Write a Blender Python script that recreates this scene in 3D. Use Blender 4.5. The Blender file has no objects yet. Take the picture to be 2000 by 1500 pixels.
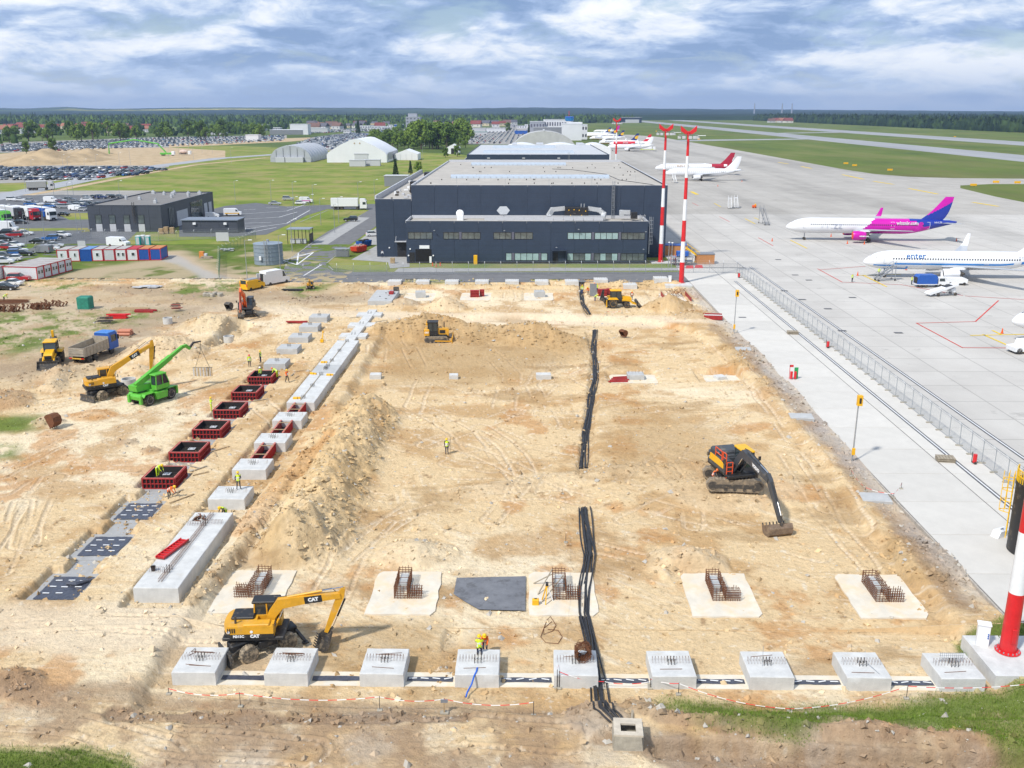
import bpy,bmesh,math,random
import numpy as np
from mathutils import Vector,Matrix,Euler
R=math.radians
random.seed(7)
S=bpy.context.scene
COL=S.collection
# ------------------------------------------------------------------ camera
FPX=1870.0
TH=math.atan(535/FPX)
CH=34.0
YAW=math.atan(28*math.cos(TH)/FPX)
cam_d=bpy.data.cameras.new('camera')
cam=bpy.data.objects.new('camera',cam_d);COL.objects.link(cam)
cam.location=(0,0,CH);cam.rotation_euler=(math.pi/2-TH,0,YAW)
cam_d.sensor_width=36;cam_d.lens=36*FPX/2000
cam_d.clip_start=1;cam_d.clip_end=40000
S.camera=cam
# ------------------------------------------------------------------ sky
SUN_EL,SUN_AZ=49,222
wd=bpy.data.worlds.new('World');S.world=wd;wd.use_nodes=True
nt=wd.node_tree;nt.nodes.clear()
def N(nt,t,**kw):
 n=nt.nodes.new(t)
 for k,v in kw.items():
  if k.startswith('i_'):
   key=k[2:]
   n.inputs[int(key)if key.isdigit()else key].default_value=v
  else:setattr(n,k,v)
 return n
def MA(nt,op,a,b=None,c=None,clamp=False):
 n=nt.nodes.new('ShaderNodeMath');n.operation=op;n.use_clamp=clamp
 for i,v in enumerate((a,b,c)):
  if v is None:continue
  if isinstance(v,(int,float)):n.inputs[i].default_value=v
  else:nt.links.new(v,n.inputs[i])
 return n.outputs[0]
def MIX(nt,f,a,b,blend='MIX'):
 n=nt.nodes.new('ShaderNodeMix');n.data_type='RGBA';n.blend_type=blend
 for i,v in((0,f),(6,a),(7,b)):
  if isinstance(v,(int,float)):n.inputs[i].default_value=v
  elif isinstance(v,tuple):n.inputs[i].default_value=v if len(v)==4 else(*v,1)
  else:nt.links.new(v,n.inputs[i])
 return n.outputs[2]
def RAMP(nt,f,pts,interp='LINEAR'):
 n=nt.nodes.new('ShaderNodeValToRGB');cr=n.color_ramp;cr.interpolation=interp
 while len(cr.elements)<len(pts):cr.elements.new(0.5)
 for e,(p,c)in zip(cr.elements,pts):
  e.position=p;e.color=(c,c,c,1)if isinstance(c,(int,float))else(*c,1)
 nt.links.new(f,n.inputs[0]);return n.outputs[0]
sky=N(nt,'ShaderNodeTexSky',sky_type='NISHITA',sun_disc=False,sun_elevation=R(SUN_EL),sun_rotation=R(SUN_AZ),altitude=300,air_density=1.0,dust_density=0.8,ozone_density=1.5)
tc=N(nt,'ShaderNodeTexCoord');sp=N(nt,'ShaderNodeSeparateXYZ');nt.links.new(tc.outputs['Generated'],sp.inputs[0])
dz=MA(nt,'MAXIMUM',sp.outputs[2],0.0)
den=MA(nt,'ADD',dz,0.26)
cb=N(nt,'ShaderNodeCombineXYZ')
nt.links.new(MA(nt,'DIVIDE',sp.outputs[0],den),cb.inputs[0]);nt.links.new(MA(nt,'DIVIDE',sp.outputs[1],den),cb.inputs[1])
warp=N(nt,'ShaderNodeTexNoise',i_Scale=2.0,i_Detail=4.0);nt.links.new(cb.outputs[0],warp.inputs['Vector'])
wv=N(nt,'ShaderNodeVectorMath',operation='MULTIPLY_ADD');nt.links.new(warp.outputs['Color'],wv.inputs[0])
wv.inputs[1].default_value=(0.3,0.3,0.0);nt.links.new(cb.outputs[0],wv.inputs[2])
def cloud_noise(k,sc,det,ro=.6):
 s_=N(nt,'ShaderNodeVectorMath',operation='MULTIPLY');s_.inputs[1].default_value=(k,k,1);nt.links.new(wv.outputs[0],s_.inputs[0])
 n=N(nt,'ShaderNodeTexNoise',i_Scale=sc,i_Detail=det,i_Roughness=ro);nt.links.new(s_.outputs[0],n.inputs['Vector']);return n.outputs[0]
n1,n3=cloud_noise(1.0,2.8,12.0),cloud_noise(0.958,2.8,6.0)
n4,n5=cloud_noise(1.0,7.0,8.0,.6),cloud_noise(0.985,7.0,5.0,.6)
n2=cloud_noise(1.0,0.95,4.0)
tone=MA(nt,'ADD',MA(nt,'MULTIPLY',MA(nt,'SUBTRACT',n1,n3),1.5),MA(nt,'MULTIPLY_ADD',n2,2.1,-0.60));tone=MA(nt,'ADD',tone,MA(nt,'MULTIPLY',MA(nt,'SUBTRACT',n4,n5),.45))
cloud=RAMP(nt,tone,[(0.20,(0.22,0.33,0.54)),(0.38,(0.35,0.47,0.69)),(0.52,(0.56,0.66,0.82)),(0.66,(0.78,0.83,0.90)),(0.85,(0.93,0.95,0.97))])
cover=RAMP(nt,n1,[(0.34,0.35),(0.46,1.0)])
skyc=N(nt,'ShaderNodeVectorMath',operation='SCALE');nt.links.new(sky.outputs[0],skyc.inputs[0]);skyc.inputs['Scale'].default_value=0.10
clear=MIX(nt,cover,skyc.outputs[0],cloud)
haze_f=RAMP(nt,dz,[(0.0,0.9),(0.02,0.6),(0.05,0.12),(0.10,0.0)])
skyout=MIX(nt,haze_f,clear,(0.52,0.63,0.81))
bg=N(nt,'ShaderNodeBackground',i_Strength=1.16);nt.links.new(skyout,bg.inputs[0])
wo=N(nt,'ShaderNodeOutputWorld');nt.links.new(bg.outputs[0],wo.inputs[0])
# ------------------------------------------------------------------ sun and exposure
sd=bpy.data.lights.new('sun','SUN');sd.energy=4.1;sd.angle=R(3.5);sd.color=(1.0,0.955,0.88)
so=bpy.data.objects.new('sun',sd);COL.objects.link(so)
so.rotation_euler=(R(90-SUN_EL),0,R(-SUN_AZ)+math.pi)
S.view_settings.view_transform='Standard';S.view_settings.look='None'
S.view_settings.exposure=0.05;S.view_settings.gamma=1.0
S.cycles.max_bounces=5;S.cycles.diffuse_bounces=2;S.cycles.glossy_bounces=2
S.cycles.transmission_bounces=3;S.cycles.volume_bounces=0;S.cycles.transparent_max_bounces=12
S.cycles.use_denoising=True
# ------------------------------------------------------------------ photo pixel -> point on the ground or on a wall
_cy,_sy,_ct,_st=math.cos(YAW),math.sin(YAW),math.cos(TH),math.sin(TH)
_f=np.array((-_sy*_ct,_cy*_ct,-_st));_r=np.array((_cy,_sy,0));_u=np.array((-_sy*_st,_cy*_st,_ct))
def ray(px,py):return _f+(px-1000)/FPX*_r-(py-750)/FPX*_u
def G(px,py,z=0.0):
 d=ray(px,py);t=(z-CH)/d[2]
 return Vector((d[0]*t,d[1]*t,z))
def AT(px,py,Y):
 d=ray(px,py);t=Y/d[1]
 return Vector((d[0]*t,Y,CH+d[2]*t))
 # ------------------------------------------------------------------ mesh and object helpers
class MB:
 """collects faces; build() links them as one mesh object"""
 def __init__(s):s.v=[];s.f=[];s.m=[];s.mi=0;s.M=None
 def _a(s,vs,fs):
  o=len(s.v)
  if s.M is not None:vs=[tuple(s.M@Vector(p))for p in vs]
  s.v+=[tuple(p)for p in vs];s.f+=[tuple(i+o for i in f)for f in fs];s.m+=[s.mi]*len(fs)
  return s
 def box(s,x0,x1,y0,y1,z0,z1):
  return s._a([(x0,y0,z0),(x1,y0,z0),(x1,y1,z0),(x0,y1,z0),(x0,y0,z1),(x1,y0,z1),(x1,y1,z1),(x0,y1,z1)],[(0,3,2,1),(4,5,6,7),(0,1,5,4),(1,2,6,5),(2,3,7,6),(3,0,4,7)])
 def cbox(s,c,d,rz=0,b=0.0):
  """box by centre and size, turned about z; b bevels the vertical and top edges"""
  x,y,z=d[0]/2,d[1]/2,d[2]/2
  if b<=0:
   P=[(-x,-y,-z),(x,-y,-z),(x,y,-z),(-x,y,-z),(-x,-y,z),(x,-y,z),(x,y,z),(-x,y,z)]
   F=[(0,3,2,1),(4,5,6,7),(0,1,5,4),(1,2,6,5),(2,3,7,6),(3,0,4,7)]
  else:
   o=[(-x+b,-y),(x-b,-y),(x,-y+b),(x,y-b),(x-b,y),(-x+b,y),(-x,y-b),(-x,-y+b)]
   i=[(-x+b,-y+b),(x-b,-y+b),(x-b,-y+b),(x-b,y-b),(x-b,y-b),(-x+b,y-b),(-x+b,y-b),(-x+b,-y+b)]
   P=[(a,c_,-z)for a,c_ in o]+[(a,c_,z-b)for a,c_ in o]+[(i[0][0],i[0][1],z),(i[1][0],i[1][1],z),(i[3][0],i[3][1],z),(i[5][0],i[5][1],z)]
   F=[(7,6,5,4,3,2,1,0)]+[(k,(k+1)%8,8+(k+1)%8,8+k)for k in range(8)]
   F+=[(8,9,17,16),(9,10,17),(10,11,18,17),(11,12,18),(12,13,19,18),(13,14,19),(14,15,16,19),(15,8,16),(16,17,18,19)]
  ca,sa=math.cos(rz),math.sin(rz)
  return s._a([(c[0]+a*ca-b_*sa,c[1]+a*sa+b_*ca,c[2]+q)for a,b_,q in P],F)
 def prism(s,prof,t0,t1,axis='y'):
  """closed profile of (a, b) pushed from t0 to t1; axis y: a=x b=z, axis x: a=y b=z, axis z: a=x b=y"""
  f={'y':lambda a,b,t:(a,t,b),'x':lambda a,b,t:(t,a,b),'z':lambda a,b,t:(a,b,t)}[axis]
  n=len(prof)
  ar=sum(prof[i][0]*prof[(i+1)%n][1]-prof[(i+1)%n][0]*prof[i][1]for i in range(n))
  if(ar>0)==(axis=='y'):prof=prof[::-1]
  P=[f(a,b,t0)for a,b in prof]+[f(a,b,t1)for a,b in prof]
  F=[tuple(range(n))[::-1],tuple(range(n,2*n))]+[(i,(i+1)%n,n+(i+1)%n,n+i)for i in range(n)]
  return s._a(P,F)
 def cyl(s,p0,p1,r0,r1=None,n=10,caps=True):
  r1=r0 if r1 is None else r1
  p0,p1=Vector(p0),Vector(p1);d=(p1-p0).normalized()
  a=d.orthogonal().normalized();b=d.cross(a)
  P=[]
  for p,r in((p0,r0),(p1,r1)):
   P+=[p+(a*math.cos(2*math.pi*k/n)+b*math.sin(2*math.pi*k/n))*r for k in range(n)]
  F=[(k,(k+1)%n,n+(k+1)%n,n+k)for k in range(n)]
  if caps:F+=[tuple(range(n))[::-1],tuple(range(n,2*n))]
  return s._a(P,F)
 def bar(s,p0,p1,w,h=None,up=(0,0,1)):
  """rectangular bar from p0 to p1, w across, h along up"""
  h=w if h is None else h
  p0,p1=Vector(p0),Vector(p1);d=(p1-p0).normalized()
  sd=d.cross(Vector(up))
  if sd.length<1e-4:sd=d.cross(Vector((1,0,0)))
  sd=sd.normalized()*w/2;u=sd.cross(d).normalized()*h/2
  P=[p0-sd-u,p0+sd-u,p0+sd+u,p0-sd+u,p1-sd-u,p1+sd-u,p1+sd+u,p1-sd+u]
  return s._a(P,[(0,1,2,3),(7,6,5,4),(4,5,1,0),(5,6,2,1),(6,7,3,2),(7,4,0,3)])
 def tube(s,pts,r,n=6,caps=True):
  pts=[Vector(p)for p in pts];rs=r if isinstance(r,(list,tuple))else[r]*len(pts)
  P=[];a=None
  for i,p in enumerate(pts):
   d=(pts[min(i+1,len(pts)-1)]-pts[max(i-1,0)]).normalized()
   a=d.orthogonal().normalized()if a is None else(a-d*a.dot(d)).normalized()
   b=d.cross(a)
   P+=[p+(a*math.cos(2*math.pi*k/n)+b*math.sin(2*math.pi*k/n))*rs[i]for k in range(n)]
  F=[]
  for i in range(len(pts)-1):
   F+=[(i*n+k,i*n+(k+1)%n,(i+1)*n+(k+1)%n,(i+1)*n+k)for k in range(n)]
  if caps:F+=[tuple(range(n))[::-1],tuple(range((len(pts)-1)*n,len(pts)*n))]
  return s._a(P,F)
 def rings(s,rings,caps=True):
  n=len(rings[0]);P=[p for r in rings for p in r];F=[]
  for i in range(len(rings)-1):
   F+=[(i*n+k,i*n+(k+1)%n,(i+1)*n+(k+1)%n,(i+1)*n+k)for k in range(n)]
  if caps:F+=[tuple(range(n))[::-1],tuple(range((len(rings)-1)*n,len(rings)*n))]
  return s._a(P,F)
 def lathe(s,prof,c=(0,0,0),n=20,axis='z'):
  """profile of (r, h)"""
  rg=[]
  for r,h in prof:
   q=[]
   for k in range(n):
    a=2*math.pi*k/n;x,y=r*math.cos(a),r*math.sin(a)
    q.append({'z':(c[0]+x,c[1]+y,c[2]+h),'y':(c[0]+y,c[1]+h,c[2]+x),'x':(c[0]+h,c[1]+x,c[2]+y)}[axis])
   rg.append(q)
  return s.rings(rg)
 def quad(s,*p):return s._a(p,[tuple(range(len(p)))])
 def mesh(s,name='mesh',smooth=None):
  me=bpy.data.meshes.new(name);me.from_pydata(s.v,[],s.f)
  if any(s.m):me.polygons.foreach_set('material_index',s.m)
  if smooth is not None:
   me.polygons.foreach_set('use_smooth',[True]*len(s.f));me.update()
   try:me.set_sharp_from_angle(angle=R(smooth))
   except Exception:pass
  me.update();return me
 def build(s,name,mats,parent=None,loc=None,rz=0,smooth=None,kind=None):
  me=s.mesh(name,smooth)
  for m in(mats if isinstance(mats,(list,tuple))else[mats]):me.materials.append(m)
  return obj(name,me,parent,loc,rz,kind)
def obj(name,data,parent=None,loc=None,rz=0,kind=None):
 o=bpy.data.objects.new(name,data);COL.objects.link(o)
 if parent is not None:o.parent=parent;KIDS.setdefault(parent.name,[]).append(o)
 if loc is not None:o.location=loc
 if rz:o.rotation_euler[2]=rz
 if kind:o['kind']=kind
 return o
KIDS={}
def tag(o,label,cat,group=None,kind=None):
 o['label']=label;o['category']=cat
 if group:o['group']=group
 if kind:o['kind']=kind
 return o
def thing(name,label,cat,loc=(0,0,0),rz=0,group=None,scale=None):
 o=obj(name,None,None,loc,rz);o.empty_display_size=0.3
 if scale:o.scale=(scale,)*3 if isinstance(scale,(int,float))else scale
 return tag(o,label,cat,group)
def dup(o,loc=None,rz=None,label=None,group=None,parent=None,mats=None,scale=None):
 """copy of a thing with its parts and sub-parts; mesh data are shared"""
 c=o.copy();COL.objects.link(c)
 if parent is not None:c.parent=parent;KIDS.setdefault(parent.name,[]).append(c)
 if loc is not None:c.location=loc
 if rz is not None:c.rotation_euler[2]=rz
 if scale is not None:c.scale=(scale,)*3
 if label:c['label']=label
 if group:c['group']=group
 if mats:
  for i,sl in enumerate(c.material_slots):
   if sl.material and sl.material.name in mats:
    sl.link='OBJECT';sl.material=mats[sl.material.name]if not isinstance(mats[sl.material.name],str)else bpy.data.materials[mats[sl.material.name]]
 for ch in KIDS.get(o.name,[]):dup(ch,parent=c,mats=mats)
 return c
 # ------------------------------------------------------------------ materials
MATS={}
def mat(name,col,rough=0.6,metal=0.0,var=0.12,scale=3.0,bump=0.0,dirt=None,dirt_amt=0.0,spec=0.5,coat=0.0,bscale=None):
 """principled paint with noise in tone, optional dirt patches and bump"""
 if name in MATS:return MATS[name]
 m=bpy.data.materials.new(name);m.use_nodes=True;nt=m.node_tree
 b=nt.nodes['Principled BSDF'];b.inputs['Roughness'].default_value=rough;b.inputs['Metallic'].default_value=metal
 b.inputs['Specular IOR Level'].default_value=spec;b.inputs['Coat Weight'].default_value=coat
 m.diffuse_color=(*col,1)
 t=N(nt,'ShaderNodeTexCoord')
 nz=N(nt,'ShaderNodeTexNoise',i_Scale=scale,i_Detail=5.0,i_Roughness=0.65);nt.links.new(t.outputs['Object'],nz.inputs['Vector'])
 fac=RAMP(nt,nz.outputs[0],[(0.3,1-var),(0.7,1+var)])
 c=MIX(nt,1.0,(*col,1),fac,'MULTIPLY')
 if dirt is not None:
  n2=N(nt,'ShaderNodeTexNoise',i_Scale=scale*0.6,i_Detail=8.0,i_Roughness=0.7);nt.links.new(t.outputs['Object'],n2.inputs['Vector'])
  f2=RAMP(nt,n2.outputs[0],[(0.62-0.3*dirt_amt,0.0),(0.80-0.3*dirt_amt,min(1,0.4+dirt_amt))])
  c=MIX(nt,f2,c,(*dirt,1))
  nt.links.new(RAMP(nt,f2,[(0,rough),(1,0.9)]),b.inputs['Roughness'])
 nt.links.new(c,b.inputs['Base Color'])
 if bump:
  nb=N(nt,'ShaderNodeTexNoise',i_Scale=bscale or scale*4,i_Detail=6.0);nt.links.new(t.outputs['Object'],nb.inputs['Vector'])
  bp=N(nt,'ShaderNodeBump',i_Strength=bump,i_Distance=0.05);nt.links.new(nb.outputs[0],bp.inputs['Height']);nt.links.new(bp.outputs[0],b.inputs['Normal'])
 MATS[name]=m;return m
DUST=(0.42,0.33,0.22)
def glass(name='glass',col=(0.02,0.028,0.035),rough=0.06):
 return mat(name,col,rough,0.0,0.05,2.0,spec=0.8)
M_GLASS=glass()
M_RUB=mat('rubber',(0.028,0.027,0.026),0.85,var=0.2,dirt=DUST,dirt_amt=0.35,scale=6)
M_BLACK=mat('black_paint',(0.02,0.02,0.022),0.45,var=0.2,dirt=DUST,dirt_amt=0.12)
M_STEEL=mat('steel_galvanised',(0.42,0.44,0.46),0.45,0.6,0.12,4)
M_DARKSTEEL=mat('steel_dark',(0.07,0.065,0.06),0.6,0.3,0.25,5,dirt=DUST,dirt_amt=0.35)
M_CHROME=mat('hydraulic_chrome',(0.7,0.7,0.7),0.2,1.0,0.05)
M_RUST=mat('rusty_steel',(0.16,0.062,0.026),0.85,0.2,0.4,8)
M_WHITE=mat('white_paint',(0.78,0.79,0.80),0.4,var=0.05,dirt=(0.5,0.47,0.42),dirt_amt=0.02)
M_WHITEC=mat('white_gloss',(0.80,0.81,0.82),0.25,var=0.03,scale=0.6,coat=0.3)
M_RED=mat('red_paint',(0.62,0.018,0.022),0.4,var=0.12,dirt=(0.4,0.12,0.1),dirt_amt=0.03,scale=1.5)
M_YEL=mat('yellow_paint',(0.78,0.42,0.01),0.4,var=0.1,dirt=DUST,dirt_amt=0.14)
M_ORANGE=mat('orange_paint',(0.75,0.11,0.012),0.4,var=0.1,dirt=DUST,dirt_amt=0.08)
M_BLUE=mat('blue_paint',(0.02,0.10,0.40),0.45,var=0.12)
M_GREY=mat('grey_paint',(0.22,0.23,0.25),0.5,var=0.1)
M_WOOD=mat('timber',(0.42,0.30,0.17),0.8,var=0.25,scale=4)
M_OLDWOOD=mat('weathered_timber',(0.33,0.28,0.21),0.85,var=0.3,scale=4)
M_CONC=mat('fresh_concrete',(.56,.56,.545),.85,var=.14,scale=1.2,bump=.4,dirt=(.50,.43,.32),dirt_amt=.16,bscale=10)
M_CONCOLD=mat('old_concrete',(0.36,0.33,0.27),0.9,var=0.25,scale=2.0,bump=0.5,dirt=(0.3,0.23,0.14),dirt_amt=0.25,bscale=10)
M_LEAN=mat('lean_concrete',(0.34,0.34,0.335),0.9,var=0.14,scale=1.0,bump=0.2,dirt=(0.47,0.38,0.26),dirt_amt=0.16,bscale=9)
M_FOIL=mat('black_foil',(0.06,0.066,0.088),0.35,var=0.3,scale=5,bump=0.6,bscale=5,dirt=(0.3,0.25,0.18),dirt_amt=0.04)
M_GALVFENCE=mat('fence_steel',(0.36,0.38,0.40),0.5,0.4,0.1)
# ================================================================== terrain of the building site
_rng=np.random.RandomState(3)
_HT=_rng.rand(512,512)
def vnoise(x,y):
 xi=np.floor(x).astype(np.int64);yi=np.floor(y).astype(np.int64)
 fx=x-xi;fy=y-yi;fx=fx*fx*(3-2*fx);fy=fy*fy*(3-2*fy)
 a=_HT[xi&511,yi&511];b=_HT[(xi+1)&511,yi&511];c=_HT[xi&511,(yi+1)&511];d=_HT[(xi+1)&511,(yi+1)&511]
 return(a*(1-fx)+b*fx)*(1-fy)+(c*(1-fx)+d*fx)*fy
def fbm(x,y,s,o=4,seed=0,rough=0.5):
 v=0;a=1;t=0
 for k in range(o):
  v=v+a*vnoise(x*s+17.3*k+seed*31.7,y*s+9.1*k+seed*13.9);t+=a;a*=rough;s*=2.03
 return v/t*2-1
def sm(a,b,x):
 t=np.clip((x-a)/(b-a),0,1);return t*t*(3-2*t)
def segd(x,y,pts):
 """distance to a polyline in metres"""
 d=np.full(np.shape(x),1e9)
 for(ax,ay),(bx,by)in zip(pts[:-1],pts[1:]):
  vx,vy=bx-ax,by-ay;L=vx*vx+vy*vy
  t=np.clip(((x-ax)*vx+(y-ay)*vy)/L,0,1)
  d=np.minimum(d,np.hypot(x-ax-t*vx,y-ay-t*vy))
 return d
def PX(*p):return[tuple(G(a,b)[:2])for a,b in p]
def inpoly(x,y,poly):
 r=np.zeros(np.shape(x),bool);n=len(poly)
 for i in range(n):
  (x1,y1),(x2,y2)=poly[i],poly[(i+1)%n]
  c=((y1>y)!=(y2>y))&(x<(x2-x1)*(y-y1)/((y2-y1)if y2!=y1 else 1e-9)+x1)
  r^=c
 return r
def softpoly(x,y,poly,w):
 """1 inside, fading over w metres across the edge"""
 d=segd(x,y,poly+poly[:1]);s=np.where(inpoly(x,y,poly),d,-d)
 return sm(-w/2,w/2,s)
ROW_A,ROW_B=-34.7,-26.8
YA=[64.3+7.15*k for k in range(14)]
MOUNDS=[((822,642),8.5,5.5,3.3,.8,'tan'),((930,650),7,4.5,2.0,.7,'tan'),((1040,655),6.5,4.5,2.6,.8,'tan'),((1110,668),4,4,0.9,.3,'tan'),((868,600),4.2,4.2,2.0,.15,'pale'),((788,593),3.4,3,1.2,.5,'grey'),((1305,603),5.0,4.2,2.7,.3,'tan'),((1350,620),4,4,.9,.7,'tan'),((1345,1085),3.6,3.6,1.5,.3,'pale'),((812,1068),3.6,3.0,1.1,.3,'pale'),((565,1065),3.0,3.6,1.5,.35,'tan'),((322,688),6.5,6.5,2.7,.4,'pale'),((412,636),6.0,6.0,2.0,.35,'yel'),((-5,790),4.5,5.0,1.9,.3,'red'),((180,812),3.2,2.4,.35,.3,'orange'),((20,1335),2.4,1.8,.8,.6,'brown'),((1165,1400),2.0,2.2,.8,.9,'brown'),((700,562),4,3,1.1,.6,'tan'),((610,585),5,3,.5,.7,'grey'),((480,605),3,3,.5,.3,'orange'),((1255,1370),1.6,1.6,.5,.9,'brown'),((1700,1430),3.0,1.2,.55,.7,'red'),((1480,1425),3.5,.8,.4,.7,'red'),((1900,1440),3.0,1.0,.45,.7,'red'),((1820,1095),4.2,5.0,.7,.8,'tan'),((1560,770),5.5,8,.5,.5,'tan'),((1470,700),5,9,.5,.5,'tan'),((100,735),5,3,.7,.5,'pale'),((95,825),2.2,1.4,.8,.9,'brown'),((250,865),1.2,.9,.5,.8,'brown'),((292,880),1.2,.9,.5,.8,'brown'),((1000,560),3,1.5,.5,.6,'orange'),((1210,556),8,2.0,1.3,.6,'yel'),((1300,553),5,2.0,1.0,.6,'yel'),((1425,940),7.5,6.5,.75,.2,'pale')]
MOUNDS=[(*G(*p)[:2],rx,ry,h,ro,c)for p,rx,ry,h,ro,c in MOUNDS]
RIDGES=[(PX((715,800),(690,850),(655,905),(630,965),(590,1050)),5.0,2.5,.7,'yel'),(PX((100,760),(120,728),(190,716),(270,722)),2.0,.7,.4,'pale'),(PX((1290,1402),(1500,1422),(1750,1440),(2100,1470)),.8,.45,.7,'brown'),(PX((850,640),(950,645),(1130,660)),2.6,.7,.4,'tan'),(PX((485,1050),(420,1120),(370,1175)),.9,.35,.6,'tan'),(PX((640,870),(540,960),(475,1040)),1.6,.45,.5,'orange'),(PX((1380,905),(1200,912),(1070,925),(900,950)),2.2,.35,.3,'pale'),(PX((780,556),(1120,556)),1.2,.5,.5,'yel')]
TRENCH=[(PX((425,668),(472,634)),2.3,1.6),(PX((1300,1462),(1600,1478),(2100,1500)),1.1,.8),(PX((230,1392),(520,1400),(900,1394)),.9,.22),(PX((862,1330),(884,1215)),.75,.3),(PX((1152,640),(1165,690),(1158,760),(1140,915)),.9,.35),(PX((1137,548),(1135,575),(1150,615)),.8,.3)]
PIT=[(-22.6,152),(-21.5,160),(-2,163),(20,160),(27,150),(29,120),(30,90),(29.5,70),(30.2,49.2),(-23,49.2),(-24,56),(-23.2,60.3),(-22.2,74),(-22,100)]
FARPIT=[(-30,187),(30,187),(30,194.2),(-30,194.2)]
RB=[(-28.9,-24.6,61,78.6),(-28.9,-24.6,78.6,138.5)]
_tr=random.Random(21)
def _arc():
 x,y,a=_tr.uniform(-46,28),_tr.uniform(68,185),_tr.choice((0,1.57,3.14,2.4,.6))+_tr.uniform(-.4,.4);k=_tr.uniform(-.09,.09);p=[(x,y)]
 for _ in range(7):a+=k;x+=2.2*math.cos(a);y+=2.2*math.sin(a);p.append((x,y))
 return p
TRACKS=[PX(*p)for p in([(700,790),(820,800),(980,790),(1120,800)],[(720,850),(860,870),(1000,850),(1130,870)],[(690,960),(850,930),(1010,930),(1130,960)],[(640,1110),(760,1000),(900,960),(1100,950)],[(1200,800),(1290,790),(1400,770),(1520,730)],[(1200,830),(1330,840),(1450,820),(1600,850)],[(0,1120),(30,1040),(45,980)],[(20,1090),(70,1000),(90,950)],[(0,960),(120,880),(300,820),(420,770)],[(0,930),(150,850),(330,780),(480,700)],[(0,1230),(200,1215),(450,1230)],[(0,1255),(220,1245),(440,1260)],[(0,606),(240,600),(480,596),(700,610)],[(480,600),(700,616),(950,622),(1400,628)],[(740,700),(900,690),(1080,700)],[(760,745),(900,760),(1100,745)],[(800,670),(830,730),(800,800)],[(940,665),(1000,720),(980,800)],[(1080,680),(1040,740),(1080,820)],[(1420,700),(1500,770),(1600,900),(1680,1020)],[(1390,660),(1470,740),(1560,860)],[(1540,890),(1600,980),(1700,1090)],[(1200,960),(1380,1000),(1600,1070)],[(840,960),(700,1040),(640,1150)],[(380,700),(480,650),(600,610)],[(880,890),(960,900),(1090,890)],[(810,780),(900,830),(960,900)],[(1220,680),(1320,690),(1420,740)])]+[_arc()for _ in range(52)]+[PX(*p)for p in([(-40,1415),(150,1425),(300,1470),(380,1560)],[(-40,1440),(120,1450),(240,1500),(300,1570)],[(0,1300),(140,1330),(200,1400),(330,1450),(600,1470)],[(420,1430),(650,1440),(900,1425),(1100,1440)],[(760,880),(860,840),(960,860),(1020,930),(960,1000)],[(700,900),(800,820),(930,810),(1050,870)],[(1250,930),(1330,860),(1450,800),(1540,760)],[(1220,1000),(1330,960),(1560,960)])]
FLATS=[(-22.6,-17.0,60.9,68.2),(-11.7,-6.3,60.9,68.2),(-.2,5.4,60.9,68.2),(11.4,17.2,60.9,68.2),(23.1,29.0,60.9,68.2),(-5.2,.2,61.2,66.4),(-23.0,28.6,51.3,56.4),(11.2,17.6,121.5,127),(23.2,28.6,121.5,127),(-23,-17.5,176,184.5),(-12.5,-6.8,176,184.5),(-.4,5.4,176,184.5),(23.5,30,176,186)]
def _mound_shape(x,y,cx,cy,rx,ry,ro,k):
 u,v=(x-cx)/rx,(y-cy)/ry
 r=np.sqrt(u*u+v*v)+0.16*fbm(x,y,0.45,3,40+k)
 return np.clip(1-r,0,1)**0.9*(1+ro*0.25*fbm(x,y,1.1,4,50+k))
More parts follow.
